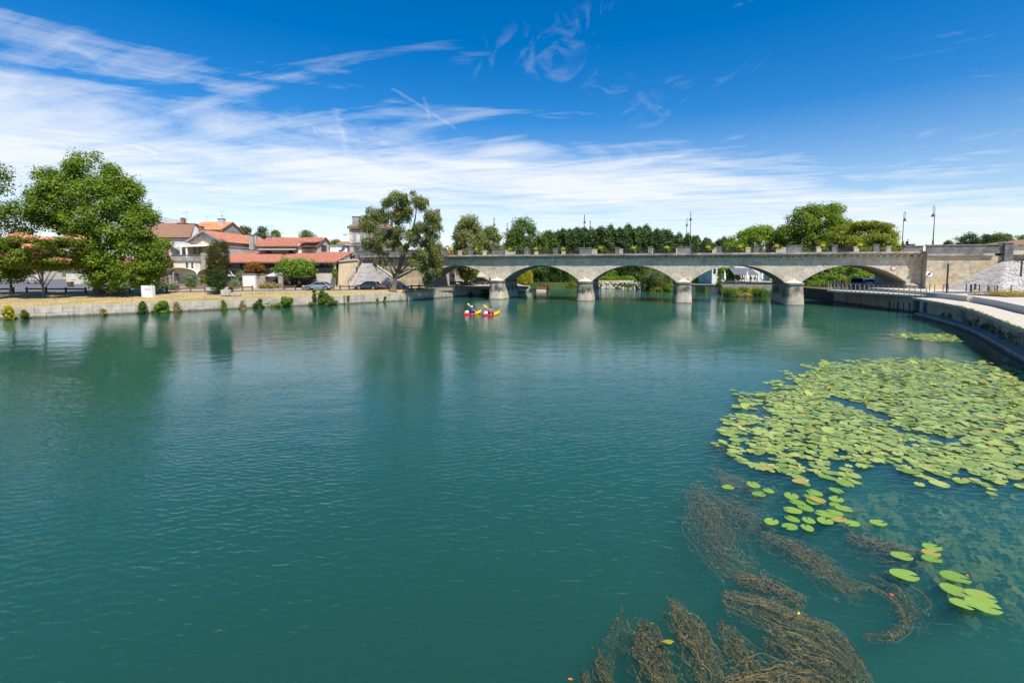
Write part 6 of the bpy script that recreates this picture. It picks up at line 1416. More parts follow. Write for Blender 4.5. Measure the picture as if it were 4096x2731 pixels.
# ---------------------------------------------------------------- cars
def car(label, loc, rz, paint, kind='hatch', group='parked cars'):
    t = thing('parked_car', label, 'car', loc, rz, group)
    L, Wd, H = dict(sedan=(4.7, 1.84, 1.44), hatch=(4.2, 1.78, 1.48), suv=(4.6, 1.9, 1.72), van=(4.8, 1.9, 1.95))[kind]
    h = L / 2; wr = .33; fx, rx = h - .88, -h + .85
    belt = .88 if kind != 'suv' else 1.02
    low = [(-h + .05, .30)]
    for cx in (rx, fx):
        for i in range(9): a = math.pi - math.pi * i / 8; low.append((cx + (wr + .07) * math.cos(a), .30 + (wr + .07) * math.sin(a) * .95))
    low += [(h - .08, .28), (h, .48), (h - .06, .66), (h - .5, .82), (h - 1.15, belt + .02), (-h + (.75 if kind == 'sedan' else .25), belt + .08), (-h + .06, belt - .02), (-h, .55)]
    def side(prof, w0, w1f, name, m, bevel):
        n = len(prof); vs = []
        for s in (-1, 1): vs += [(x, s * w1f(x, z) * Wd / 2, z) for x, z in prof]
        fs = [tuple(range(n)), tuple(range(2 * n - 1, n - 1, -1))] + [(i, n + i, n + (i + 1) % n, (i + 1) % n) for i in range(n)]
        return MB().add(vs, fs).obj(name, m, t, bevel=bevel)
    body = side(low, 1, lambda x, z: 1 - .10 * max(0, (abs(x) - h + .7) / .7) ** 2 - (.06 if z > .8 else 0), 'body', paint, .045)
    if kind == 'sedan': g = [(h - 1.25, belt), (h - 2.0, H - .06), (h - 2.35, H), (-h + 1.75, H - .02), (-h + 1.2, H - .12), (-h + .45, belt + .06)]
    elif kind == 'van': g = [(h - .75, belt), (h - 1.35, H - .1), (h - 1.7, H), (-h + .3, H), (-h + .12, belt + .05)]
    else: g = [(h - 1.1, belt), (h - 1.85, H - .07), (h - 2.2, H), (-h + .9, H - .02), (-h + .45, H - .14), (-h + .14, belt + .05)]
    side(g, 1, lambda x, z: .93 - .20 * (z - belt) / (H - belt), 'roof', paint, .05)
    def sidewin(x0, x1, s, nm='window'):
        z0, z1 = belt + .07, H - .15; fr = lambda z: (.93 - .20 * (z - belt) / (H - belt)) * Wd / 2 + .006
        xf0 = g[0][0]; xf1 = g[1][0]; xb1 = g[-2][0]; xb0 = g[-1][0]
        def cl(x, z): k = (z - belt) / (H - .1 - belt); return min(max(x, xb0 + (xb1 - xb0) * k + .14), xf0 + (xf1 - xf0) * k - .14)
        vs = [(cl(x, z), s * fr(z), z) for x, z in ((x0, z0), (x1, z0), (x1, z1), (x0, z1))]
        MB().add(vs, [(0, 1, 2, 3)] if s < 0 else [(3, 2, 1, 0)]).obj(nm, 'glass_car', t)
    for s in (-1, 1): sidewin(g[-1][0], -.62, s); sidewin(-.56, .28, s); sidewin(.34, g[0][0], s)
    for (a, b, nm) in ((g[0], g[1], 'windscreen'), (g[-1], g[-2], 'rear_window')):
        e = .012 if nm == 'windscreen' else -.012
        vs = [(p[0] + (q_ - p[0]) * 0 + e, y * (.93 - .20 * (p[1] - belt) / (H - belt)) * Wd / 2 * .88, p[1] + e * 0 + .012) for p, q_ in ((a, 0), (b, 0)) for y in (-1, 1)]
        MB().add(vs, [(0, 1, 3, 2), (2, 3, 1, 0)]).obj(nm, 'glass_car', t)
    for cx in (rx, fx):
        for s in (-1, 1):
            w = MB().tube([(cx, s * (Wd / 2 - .22), wr), (cx, s * (Wd / 2 - .02), wr)], wr, 18).obj('wheel', 'rubber', t)
            MB().tube([(cx, s * (Wd / 2 - .05), wr), (cx, s * (Wd / 2 + .004), wr)], wr * .62, 14).obj('rim', 'rim', w)
    for s in (-1, 1):
        MB().ell((h - .10, s * Wd * .36, .68), (.14, .20, .075), 10, 6).obj('headlight', 'lamp_clear', t, True)
        MB().box(-h - .005, -h + .1, s * Wd * .37 - .16, s * Wd * .37 + .14, .72, .90).obj('tail_light', 'lamp_red', t)
        MB().ell((g[0][0] - .25, s * (Wd / 2 + .07), belt + .08), (.09, .11, .07), 8, 6).obj('mirror', paint, t, True)
    for x, nm in ((h - .005, 'number_plate'), (-h - .012, 'number_plate')): MB().box(x, x + .02, -.26, .26, .46, .57).obj(nm, 'sign_white', t)
    MB().box(-h + .02, h - .04, -Wd * .46, Wd * .46, .2, .27).obj('sill', 'rubber', t)
    return t
def at(px, py, z): return G(px, py, z)
car('silver-grey saloon parked behind the rail fence below the terrace', at(1262, 1161, ZB) + Vector((0, 1.3, 0)), R(180), 'paint_grey', 'sedan')
car('dark navy hatchback parked at the foot of the paved slope', at(1462, 1160, ZB) + Vector((0, 1.3, 0)), R(176), 'paint_navy', 'hatch')
car('black hatchback nose-right on the lane seen through the left arch', Vector((P(1774, 1070, 108).x, 108, ZB)), R(-22), 'paint_black', 'hatch')
car('black car half hidden behind the left abutment', Vector((P(1744, 1070, 106).x, 106, ZB)), R(-10), 'paint_black', 'hatch')
car('white car parked behind the olive willow trunk', Vector((P(1868, 1070, 113).x, 113, ZB)), R(170), 'paint_white', 'hatch')
car('long black car parked near the white garage', Vector((P(1918, 1070, 112).x, 112, ZB)), R(175), 'paint_black', 'sedan')
car('black tall car parked nearest the quay railing under the right arch', Vector((P(3424, 1070, 80).x, 80.0, 2.25)), R(62), 'paint_black', 'suv')
car('small white car right of the black tall car under the arch', Vector((P(3468, 1070, 82.5).x, 82.5, 2.25)), R(66), 'paint_white', 'hatch')
car('dark blue car third along under the right arch', Vector((P(3497, 1070, 84.5).x, 84.5, 2.25)), R(68), 'paint_navy', 'hatch')
car('black saloon fourth along under the right arch', Vector((P(3523, 1070, 82).x, 82, 2.25)), R(68), 'paint_black', 'sedan')
car('white saloon parked closest to the right abutment', Vector((P(3550, 1070, 84.5).x, 84.5, 2.25)), R(70), 'paint_white', 'sedan')
car('pale van parked behind the saloons under the right arch', Vector((P(3545, 1070, 92).x, 92, 2.25)), R(70), 'paint_white', 'van')
car('dark red car on the upper street above the stairs', Vector((P(1451, 1070, 102.5).x, 102.5, 7.31)), R(170), 'paint_maroon', 'hatch')

# ---------------------------------------------------------------- people
def person(label, loc, rz, pose, top, bottom, hair='hair_dark', skin='skin', hat=None, scale=1.0, sleeves=True, group=None, hands=None, longlegs=False):
    t = thing('person', label, 'person', loc, rz, group); t.scale = (scale,) * 3
    if pose in ('stand', 'walk'):
        hz = .90; hip = [(-.09, 0, hz), (.09, 0, hz)]; w = .24 if pose == 'walk' else .02
        knee = [(-.10, w * .75 + .03, .49), (.10, -w * .15 + .03, .49)]; ank = [(-.10, w + .0, .08), (.10, -w * 1.3, .10 if pose == 'walk' else .08)]
    elif pose == 'sit':
        hz = .52; hip = [(-.09, 0, hz), (.09, 0, hz)]; knee = [(-.12, .43, .54), (.12, .43, .54)]; ank = [(-.12, .46, .08), (.12, .40, .08)]
    else:
        hz = .16; hip = [(-.10, 0, hz), (.10, 0, hz)]; knee = [(-.17, .46, .36), (.17, .46, .36)]; ank = [(-.13, .86, .16), (.13, .86, .16)]
    ly = .10 if pose in ('sit',) else .03
    ch = (0, ly * .8, hz + .36); sz = hz + .50; nk = (0, ly + .01, hz + .58); hd = (0, ly + .04, hz + .73)
    sh = [(-.185, ly, sz), (.185, ly, sz)]
    if hands: wr = [Vector(hands[0]), Vector(hands[1])]; el = [Vector(s).lerp(w_, .5) + Vector((.10 * k, -.04, -.12)) for s, w_, k in zip(sh, wr, (-1, 1))]
    elif pose == 'sit': wr = [Vector((-.16, .36, hz + .16)), Vector((.16, .36, hz + .16))]; el = [Vector((-.25, .06, hz + .24)), Vector((.25, .06, hz + .24))]
    else:
        sw = .16 if pose == 'walk' else .03; wr = [Vector((-.25, -sw + .06, hz - .05)), Vector((.25, sw + .06, hz - .05))]; el = [Vector((-.25, -sw * .6 - .03, hz + .22)), Vector((.25, sw * .2 - .03, hz + .22))]
    b = MB()
    def torso(mb, g, z0, z1):
        prof = [(hz - .08, .13), (hz + .02, .155), (hz + .15, .135), (hz + .32, .16), (hz + .46, .165), (hz + .53, .10), (hz + .60, .056)]
        o = len(mb.v); pr = [(r + g, z) for z, r in prof if z0 <= z <= z1]; mb.lathe(pr, 14)
        for i in range(o, len(mb.v)): x, y, z = mb.v[i]; mb.v[i] = (x * 1.05, y * .68 + ly * (z - hz) / .5, z)
    torso(b, 0, -9, 9)
    b.tube([nk, (hd[0], hd[1] - .01, hd[2] - .05)], [.055, .05], 10); b.ell(hd, (.076, .098, .118), 14, 10)
    b.ell((0, hd[1] + .098, hd[2] - .015), (.014, .022, .024), 8, 6); b.ell((0, hd[1] + .085, hd[2] - .06), (.028, .016, .012), 8, 5)
    for s in (-1, 1): b.ell((s * .076, hd[1] - .005, hd[2] - .01), (.014, .026, .034), 8, 6); b.ell((s * .03, hd[1] + .084, hd[2] + .012), (.014, .010, .010), 8, 5)
    for i in range(2):
        b.tube([hip[i], Vector(hip[i]).lerp(Vector(knee[i]), .5), knee[i]], [.095, .082, .06], 10); b.tube([knee[i], Vector(knee[i]).lerp(Vector(ank[i]), .35), ank[i]], [.06, .058, .038], 10)
        fw = .05; b.ell((ank[i][0], ank[i][1] + .07, ank[i][2] - .035), (.045, .13, .042), 10, 6)
        b.tube([sh[i], Vector(sh[i]).lerp(el[i], .5), el[i]], [.062, .052, .042], 9); b.tube([el[i], el[i].lerp(wr[i], .4), wr[i]], [.042, .04, .027], 9)
        d = (wr[i] - el[i]).normalized(); sd_ = d.cross(Vector((0, 0, 1))); sd_ = sd_.normalized() if sd_.length > .1 else Vector((0, 1, 0)); up_ = sd_.cross(d)
        pc = wr[i] + d * .05; b.tube([wr[i], pc, wr[i] + d * .09], [.026, .036, .034], 8)
        for k, l in enumerate((.065, .08, .075, .055)):
            f0 = wr[i] + d * .085 + sd_ * (k - 1.5) * .019; f1 = f0 + d * l * .55 - up_ * .015; f2 = f1 + d * l * .35 - up_ * .035; b.tube([f0, f1, f2], [.010, .009, .008], 6)
        th = wr[i] + d * .035 + sd_ * .035; b.tube([th, th + d * .03 + sd_ * .025, th + d * .06 + sd_ * .03 - up_ * .02], [.012, .011, .009], 6)
    o = b.obj('body', skin, t, True); rm = o.modifiers.new('join', 'REMESH'); rm.mode = 'VOXEL'; rm.voxel_size = .014; rm.use_smooth_shade = True
    c = MB(); torso(c, .018, hz - .1, hz + .55)
    for i in range(2):
        e = Vector(sh[i]).lerp(el[i], .75 if sleeves else .25); c.tube([Vector(sh[i]) + Vector((0, 0, .005)), e], [.078, .064], 10)
    c.obj('shirt', top, t, True)
    c = MB(); o_ = len(c.v); c.lathe([(.15, hz - .12), (.17, hz - .02), (.168, hz + .06)], 14)
    for i in range(o_, len(c.v)): x, y, z = c.v[i]; c.v[i] = (x * 1.02, y * .72, z)
    for i in range(2):
        k = Vector(knee[i]); hp = Vector(hip[i])
        if longlegs: c.tube([hp, k, Vector(ank[i])], [.108, .076, .062], 10)
        else: c.tube([hp, hp.lerp(k, .5), hp.lerp(k, .92)], [.108, .10, .094], 10)
    c.obj('trousers', bottom, t, True)
    hm = MB(); hm.ell((0, hd[1] - .018, hd[2] + .022), (.086, .10, .108), 14, 8); hm.obj('hair', hair, t, True)
    for s in (-1, 1): pass
    sm = MB()
    for i in range(2): sm.ell((ank[i][0], ank[i][1] + .07, ank[i][2] - .042), (.052, .14, .046), 10, 6)
    sm.obj('shoes', 'cloth_black', t, True)
    if hat:
        h = MB().lathe([(.19, .045), (.20, .05), (.11, .07), (.10, .13), (.08, .16), (.02, .17)], 16, (0, hd[1], hd[2])).obj('hat', hat, t, True)
    return t
def on_bridge(px, v): u = U(px, v); return BP(u, v, 7.868)
walkR, walkL = BA - R(90), BA + R(90)
person('person in white shirt and pale shorts walking at the left end of the bridge', on_bridge(1790, .5), walkR, 'walk', 'cloth_white', 'cloth_khaki', skin='skin_dark')
person('person in pale shorts just behind the lime planter at left', on_bridge(1805, .7), walkR, 'walk', 'cloth_khaki', 'cloth_white')
person('person in bright blue stooping at the railing mid bridge', on_bridge(2540, .6), walkR, 'stand', 'cloth_sky', 'cloth_blue', scale=.78)
person('person in teal shirt and cream shorts on the bridge near the fourth pier', on_bridge(3052, .5), walkR, 'walk', 'cloth_teal', 'cloth_white', 'hair_grey')
person('person in straw hat beside the teal shirt walker', on_bridge(3046, 1.0), walkR, 'walk', 'cloth_white', 'cloth_khaki', hat='cloth_straw')
person('person in dark clothes walking left of the fourth pier lamp', on_bridge(3091, .5), walkL, 'walk', 'cloth_black', 'cloth_maroon', longlegs=True)
person('person in black shirt and dark red trousers at the right end of the bridge', on_bridge(3623, .3), walkR, 'walk', 'cloth_black', 'cloth_maroon', 'hair_grey', longlegs=True)
person('shorter person in dark red beside the last planter', on_bridge(3606, .8), walkR, 'walk', 'cloth_maroon', 'cloth_red', longlegs=True, scale=.85)
person('person in white shirt and dark shorts standing at the quay railing', Vector((P(3341, 1070, 77).x, 77.0, 2.25)), R(200), 'stand', 'cloth_white', 'cloth_navy', 'hair_grey')
person('person in red and white top leaning near the parked cars', Vector((P(3374, 1070, 76).x, 76.0, 2.25)), R(130), 'stand', 'cloth_coral', 'cloth_denim', longlegs=True)
person('person in dark blue sitting on the veranda', Vector((P(739, 1070, 98.5).x, 98.5, P(740, 1036, 98.5).z)), R(-70), 'sit', 'cloth_denim', 'cloth_navy', 'hair_grey')
tb_ = at(436, 1172, ZB)
person('person in light blue shirt sitting in the shade of the plane tree', Vector((tb_.x, tb_.y, ZB - .05)), R(-120), 'sit', 'cloth_sky', 'cloth_navy', 'hair_grey')
for i, (px, m) in enumerate(((1092, 'cloth_white'), (1148, 'cloth_denim'), (1158, 'cloth_white'), (1182, 'cloth_navy'), (1196, 'cloth_white'))):
    person('diner in a ' + ['pale shirt', 'blue shirt', 'white shirt', 'dark shirt', 'cream top'][i] + ' sitting under the parasols, ' + ORD[i] + ' from left', Vector((P(px, 1070, 94 + i % 2).x, 94 + i % 2, ZB)), R(40 * i), 'sit', m, 'cloth_navy', group='diners under the parasols')
for i, px in enumerate((2960, 2975, 3005, 3020)):
    person('diner in dark clothes on the far terrace, ' + ORD[i] + ' from left', Vector((P(px, 1070, 108 + i % 2).x, 108 + i % 2, 2.46)), R(70 * i), 'sit', ('cloth_navy', 'cloth_denim', 'cloth_black', 'cloth_navy')[i], 'cloth_black', group='diners on the far terrace')
def table_set(label, p, grp):
    t = thing('cafe_table', label, 'table', p, random.random(), grp)
    MB().box(-.55, .55, -.4, .4, .71, .75).obj('top', 'timber', t); 
    for x in (-.48, .48):
        for y in (-.33, .33): MB().bar((x, y, 0), (x, y, .71), .05).obj('leg', 'timber_dark', t)
    return t
for i, px in enumerate((1098, 1152, 1190)): table_set('dark cafe table under the parasols, ' + ORD[i] + ' from left', Vector((P(px, 1070, 94.6).x, 94.6, ZB)), 'tables under the parasols')
for i, px in enumerate((2968, 3012, 3065)): table_set('table on the far restaurant terrace, ' + ORD[i] + ' from left', Vector((P(px, 1070, 107).x, 107, 2.46)), 'tables on the far terrace')

# ---------------------------------------------------------------- kayaks
def kayak_mat():
    m, t, o = nt('kayak_hull'); co = node(t, 'ShaderNodeTexCoord').outputs['Object']
    s = node(t, 'ShaderNodeSeparateXYZ', {0: co}).outputs[1]; n1 = mnoise(t, co, 3, 2)
    f = mramp(t, mmath(t, 'ADD', s, mmath(t, 'MULTIPLY', mmath(t, 'SUBTRACT', n1, .5), .3)), -.1, .62)
    c = mixc(t, f, (.72, .015, .02), (.92, .42, .01)); b = node(t, 'ShaderNodeBsdfPrincipled', {'Base Color': c, 'Roughness': .35, 'Specular IOR Level': .5})
    t.links.new(b.outputs[0], o.inputs[0]); M['kayak_hull'] = m
kayak_mat()
def hull_pt(u, v):
    y = -1.35 + 2.8 * u; w = .36 * max(.02, math.sin(math.pi * min(1, max(0, u * .97 + .015))) ** .55); rise = .10 * max(0, (u - .62) / .38) ** 1.5 * 2.6 + .05 * max(0, (.15 - u) / .15)
    a = 2 * math.pi * v; top = .22 + rise; bot = -.10 + rise * .75
    zz = (top + bot) / 2 + (top - bot) / 2 * math.sin(a); zz -= .10 * math.exp(-((u - .45) / .2) ** 2) * max(0, math.sin(a))
    return (w * math.copysign(abs(math.cos(a)) ** .6, math.cos(a)), y, zz)
def kayak(label, c, head, num, plabel, **pk):
    t = thing('kayak', label, 'kayak', c, head, 'sit-on-top kayaks')
    MB().grid(hull_pt, 26, 18).obj('hull', 'kayak_hull', t, True)
    MB().hexa([(-.2, -.35, .10), (.2, -.35, .10), (.2, -.28, .10), (-.2, -.28, .10)], [(-.18, -.45, .42), (.18, -.45, .42), (.18, -.38, .42), (-.18, -.38, .42)]).obj('backrest', 'cloth_black', t)
    MB().tube([(-.2, .7, .2), (.2, .7, .2)], .03, 6).obj('foot_bar', 'plastic_grey', t)
    text(num, .16, (-.362, -.35, .10), (R(90), 0, R(-90)), 'sign_white', t); text(num, .16, (.362, -.35, .10), (R(90), 0, R(90)), 'sign_white', t)
    q = Matrix.Rotation(head, 4, 'Z'); c = Vector(c)
    d = thing('dry_barrel', 'white round dry barrel with red mark on the stern of ' + pk.pop('which'), 'barrel', c + q @ Vector((0, -.85, .16)), head, 'dry barrels')
    MB().ell((0, 0, .16), (.22, .25, .2), 16, 10).obj('drum', 'plastic_white', d, True); MB().tube([(0, -.21, .17), (0, -.255, .18)], .14, 14).obj('lid', 'plastic_white', d)
    MB().box(-.07, .07, -.262, -.25, .15, .19).obj('label_mark', 'sign_red', d)
    A, B = pk.pop('paddle'); Ai = q.inverted() @ (A - c); Bi = q.inverted() @ (B - c)
    p0 = c + q @ Vector((0, -.12, .0)); h0 = Ai.lerp(Bi, .42) - Vector((0, -.12, 0)); h1 = Ai.lerp(Bi, .72) - Vector((0, -.12, 0))
    person(plabel, p0, head, 'kayak', hands=(h0, h1), **pk)
    pd = thing('paddle', 'yellow-bladed paddle held across ' + label.split(' paddled')[0].replace('red and yellow ', ''), 'paddle', A, 0, 'kayak paddles')
    dv = B - A; MB().tube([dv * .2, dv * .82], .018, 8).obj('shaft', 'plastic_white', pd, True)
    side = dv.cross(Vector((0.3, -1, 0.2))).normalized()
    nr = side.cross(dv).normalized()
    for s0, s1 in ((.0, .24), (1.0, .78)):
        pts = []
        for k, w in ((0, .04), (.15, .09), (.5, .105), (.8, .075), (1, .025)): pts.append((dv * (s0 + (s1 - s0) * k), w))
        vs = [p + side * w * e + nr * f for f in (.012, -.012) for p, w in pts for e in (-1, 1)]; n = len(pts) * 2
        fs = [(2 * i, 2 * i + 1, 2 * i + 3, 2 * i + 2) for i in range(len(pts) - 1)] + [(n + 2 * i + 2, n + 2 * i + 3, n + 2 * i + 1, n + 2 * i) for i in range(len(pts) - 1)]
        fs += [(2 * i, 2 * i + 2, n + 2 * i + 2, n + 2 * i) for i in range(len(pts) - 1)] + [(2 * i + 3, 2 * i + 1, n + 2 * i + 1, n + 2 * i + 3) for i in range(len(pts) - 1)]
        MB().add(vs, fs).obj('blade', 'plastic_yellow', pd)
    return t
hd_ = -math.atan2(.66, .75)
k1 = G(1889, 1257, 0); k2 = G(1964, 1260, 0)
kayak('red and yellow kayak nearer the left bank paddled by a person in a hat', k1, hd_, '24', 'person in blue life vest and pale sun hat paddling the left kayak', which='the left kayak', top='cloth_blue', bottom='cloth_navy', hat='cloth_straw', sleeves=False, paddle=(P(1870, 1213, k1.y - .4), P(1910, 1254, k1.y + .1)))
kayak('red and yellow kayak nearer the bridge paddled by a bareheaded person', k2, hd_, '26', 'person with dark hair in coral life vest paddling the right kayak', which='the right kayak', top='cloth_coral', bottom='cloth_navy', sleeves=False, paddle=(P(1934, 1219, k2.y - .4), P(1986, 1258, k2.y + .1)))

# ---------------------------------------------------------------- furniture of the left bank
def rail_fence(label, a, b, n, m='timber'):
    a, b = Vector(a), Vector(b); d = b - a; t = thing('rail_fence', label, 'fence', a, math.atan2(d.y, d.x), 'low timber rail fences'); L = Vector((d.x, d.y, 0)).length
    for i in range(n): x = L * i / (n - 1); MB().box(x - .09, x + .09, -.09, .09, -.1, .86).obj('post', m, t)
    MB().box(-.1, L + .1, -.15, -.093, .52, .74).obj('rail', m, t)
for i, (a, b, py, py2, n, m) in enumerate(((-330, 55, 1178, 1172, 6, 'timber_dark'), (108, 343, 1172, 1173, 4, 'timber_dark'), (395, 520, 1174, 1172, 3, 'timber_dark'), (704, 820, 1171, 1169, 3, 'timber'), (930, 1010, 1165, 1163, 3, 'timber'), (1138, 1182, 1160, 1160, 2, 'timber'), (1210, 1335, 1160, 1160, 4, 'timber'),
                                           (1360, 1470, 1160, 1160, 4, 'timber'), (1493, 1590, 1160, 1158, 3, 'timber'), (1615, 1706, 1161, 1156, 4, 'timber_dark'))):
    rail_fence('low brown timber rail fence along the bank, ' + ORD[i] + ' length from left', G(a, py, ZB - .03), G(b, py2, ZB - .03), n, m)
rail_fence('dark timber rail fence by the quay beyond the first arch', Vector((P(1800, 1070, 104).x, 104, ZB)), Vector((P(1950, 1070, 107).x, 107, ZB)), 8, 'timber_dark')
t = thing('marker_post', 'short black post left of the lavender bushes', 'post', G(668, 1172, ZB - .03)); MB().box(-.09, .09, -.09, .09, 0, .85).obj('shaft', 'timber_dark', t); MB().box(-.1, .1, -.1, .1, .853, .9).obj('cap', 'timber_dark', t)
t = thing('white_board', 'white painted concrete block with faded blue graffiti on the grass', 'block', G(566, 1187, ZB - .15)); w = G(611, 1187, ZB - .15).x - t.location.x
MB().box(0, w, 0, .5, -.1, 1.5).obj('slab', 'plaster_white', t)
MB().tube([(w * .3 + .4 * math.sin(a * .9) * w * .4 + a * .06, -.004, 1.0 + .10 * math.sin(a * 1.7)) for a in range(12)], .02, 4).obj('graffiti', 'sign_blue', t)
t = thing('stone_trough', 'pale stone block at the foot of the yew', 'block', G(882, 1180, 1.7)); MB().box(0, 1.15, 0, .7, -.1, .75).obj('block', 'concrete', t, bevel=.05); MB().box(1.3, 2.7, .1, .6, -.1, .22).obj('slab', 'concrete', t, bevel=.04)
t = thing('tree_stump', 'short weathered tree stump on the grass below the parasols', 'stump', G(1085, 1168, ZB - .1)); MB().lathe([(.42, -.1), (.32, .15), (.27, .5), (.24, .52)], 10).obj('trunk', 'bark_grey', t, True)
t = thing('picnic_table', 'dark timber picnic table in the shade of the plane tree', 'table', G(465, 1176, ZB - .08), R(10))
MB().box(-.9, .9, -.35, .35, .70, .76).obj('top', 'timber_dark', t)
for y in (-.75, .75): MB().box(-.9, .9, y - .13, y + .13, .42, .47).obj('bench', 'timber_dark', t)
for x in (-.6, .6):
    for s in (-1, 1): MB().bar((x, s * .75, 0), (x, s * .12, .70), .09).obj('leg', 'timber_dark', t)
t = thing('bench', 'low dark bench under the person in light blue', 'bench', (tb_.x, tb_.y + .05, ZB - .05), R(-120)); MB().box(-.8, .8, -.2, .2, .38, .44).obj('seat', 'timber_dark', t)
for x in (-.6, .6): MB().box(x - .06, x + .06, -.18, .18, 0, .38).obj('leg', 'timber_dark', t)
# dog lying in the shade
dg = G(437, 1181, ZB - .12); t = thing('dog', 'tan dog standing in the shade by the seated person', 'dog', dg, R(180))
b = MB(); b.tube([(-.34, 0, .42), (-.15, 0, .41), (.12, 0, .43), (.32, 0, .47)], [.10, .115, .14, .11], 12); b.tube([(.3, 0, .5), (.44, 0, .64), (.5, 0, .68)], [.09, .07, .07], 10); b.ell((.54, 0, .70), (.10, .075, .075), 10, 8); b.tube([(.58, 0, .68), (.70, 0, .65)], [.05, .032], 8)
for s in (-1, 1):
    b.tube([(.26, s * .08, .42), (.27, s * .08, .2), (.27, s * .08, .03), (.31, s * .08, .015)], [.055, .032, .026, .03], 8); b.tube([(-.30, s * .08, .42), (-.24, s * .08, .26), (-.36, s * .08, .15), (-.34, s * .08, .03), (-.30, s * .08, .015)], [.075, .05, .03, .026, .03], 8); b.tube([(.50, s * .05, .76), (.48, s * .07, .70)], [.03, .012], 6)
b.tube([(-.36, 0, .45), (-.48, 0, .5), (-.56, 0, .60)], [.03, .022, .012], 6)
o = b.obj('body', 'dog_fur', t, True); rm = o.modifiers.new('join', 'REMESH'); rm.mode = 'VOXEL'; rm.voxel_size = .014; rm.use_smooth_shade = True
# bins, trailer at the road
t = thing('recycling_bin', 'grey wheeled bin with yellow lid on the road', 'bin', G(282, 1148, ZB)); MB().hexa([(-.3, -.3, .05), (.3, -.3, .05), (.3, .3, .05), (-.3, .3, .05)], [(-.42, -.4, 1.0), (.42, -.4, 1.0), (.42, .4, 1.0), (-.42, .4, 1.0)]).obj('body', 'plastic_grey', t)
MB().box(-.45, .45, -.45, .42, 1.003, 1.1).obj('lid', 'plastic_yellow', t)
for x in (-.3, .3): MB().tube([(x, .35, .1), (x + .05, .35, .1)], .1, 10).obj('wheel', 'rubber', t)
t = thing('flat_trailer', 'grey barred trailer parked across the road', 'trailer', G(84, 1136, ZB), R(0)); L = 5.2
MB().box(0, L, 0, 2, .45, .6).obj('bed', 'grey_paint', t)
for z in (.85, 1.15, 1.45): MB().box(0, L, -.03, .03, z, z + .12).obj('slat', 'grey_paint', t)
for i in range(5): MB().box(L * i / 4 - .04, L * i / 4 + .04, -.06, .06, .6, 1.6).obj('stake', 'sign_red' if i == 2 else 'grey_paint', t)
for x in (1.6, 3.4): w = MB().tube([(x, -.1, .32), (x, .12, .32)], .32, 16).obj('wheel', 'rubber', t); MB().tube([(x, -.11, .32), (x, -.08, .32)], .18, 12).obj('rim', 'rim', w)
# signs
t = thing('road_sign', 'square blue sign with white arrow on a grey post by the bridge', 'sign', Vector((P(1729, 1070, 88).x, 88, 1.3)), R(0)); h = P(1729, 1106, 88).z - 1.3
MB().bar((0, .05, 0), (0, .05, h + .55), .07).obj('post', 'steel', t); face_sign(t, 'sq', .5, 'sign_white', 0, 'border', 0, h); face_sign(t, 'sq', .46, 'sign_blue', -.008, 'plate', 0, h)
MB().hexa([(.08, -.016, h - .35), (.18, -.016, h - .35), (.18, -.01, h - .35), (.08, -.01, h - .35)], [(.08, -.016, h + .05), (.18, -.016, h + .05), (.18, -.01, h + .05), (.08, -.01, h + .05)]).obj('arrow_shaft', 'sign_white', t)
MB().add([(-.05, -.016, h + .05), (.31, -.016, h + .05), (.13, -.016, h + .32)], [(0, 1, 2), (2, 1, 0)]).obj('arrow_head', 'sign_white', t); MB().box(-.36, -.1, -.016, -.01, h - .12, h + .14).obj('red_mark', 'sign_red', t)
for px, py, lb, Y in ((1778, 1096, 'higher', 103), (1813, 1103, 'lower', 100)):
    t = thing('no_parking_sign', 'round blue no-parking sign with red ring, the ' + lb + ' of two under the left arch', 'sign', Vector((P(px, 1070, Y).x, Y, ZB)), 0, 'no-parking signs'); h = P(px, py, Y).z - ZB
    MB().bar((0, .05, 0), (0, .05, h + .3), .06).obj('post', 'dark_metal', t); face_sign(t, 'disc', .32, 'sign_red', 0, 'ring', 0, h); face_sign(t, 'disc', .25, 'sign_blue', -.006, 'disc', 0, h)
    MB().hexa([(-.2, -.014, h + .14), (-.14, -.014, h + .2), (-.14, -.01, h + .2), (-.2, -.01, h + .14)], [(.14, -.014, h - .2), (.2, -.014, h - .14), (.2, -.01, h - .14), (.14, -.01, h - .2)]).obj('diagonal_bar', 'sign_red', t)
# ramp railing by the left arch
a, b = G(1735, 1172, 1.3), G(1815, 1165, 1.3); t = thing('ramp_railing', 'grey metal railing on the quay under the left arch', 'railing')
for i in range(13): p = a.lerp(b, i / 12); MB().bar(p, p + Vector((0, 0, .95)), .05).obj('baluster', 'steel', t)
MB().bar(a + Vector((0, 0, .98)), b + Vector((0, 0, .98)), .07).obj('handrail', 'steel', t)
for i, (px, Y) in enumerate(((1838, 101), (1925, 109))):
    t = thing('park_bench', ('slatted bench on the dry grass under the left arch', 'slatted bench near the first pier on the far quay')[i], 'bench', Vector((P(px, 1070, Y).x, Y, ZB - .1)), R(-20))
    for y in (-.2, -.05, .1): MB().box(-.8, .8, y - .06, y + .06, .42, .46).obj('slat', 'timber', t)
    for x in (-.65, .65): MB().box(x - .05, x + .05, -.2, .18, 0, .42).obj('leg', 'dark_metal', t)
t = thing('litter_bin', 'small dark litter bin right of the willow trunk under the arch', 'bin', Vector((P(1882, 1070, 102).x, 102, ZB - .1))); MB().lathe([(.22, 0), (.26, .8), (.2, .81)], 12).obj('drum', 'dark_metal', t); MB().lathe([(.29, .813), (.29, .87), (.1, .92)], 12).obj('lid', 'dark_metal', t)
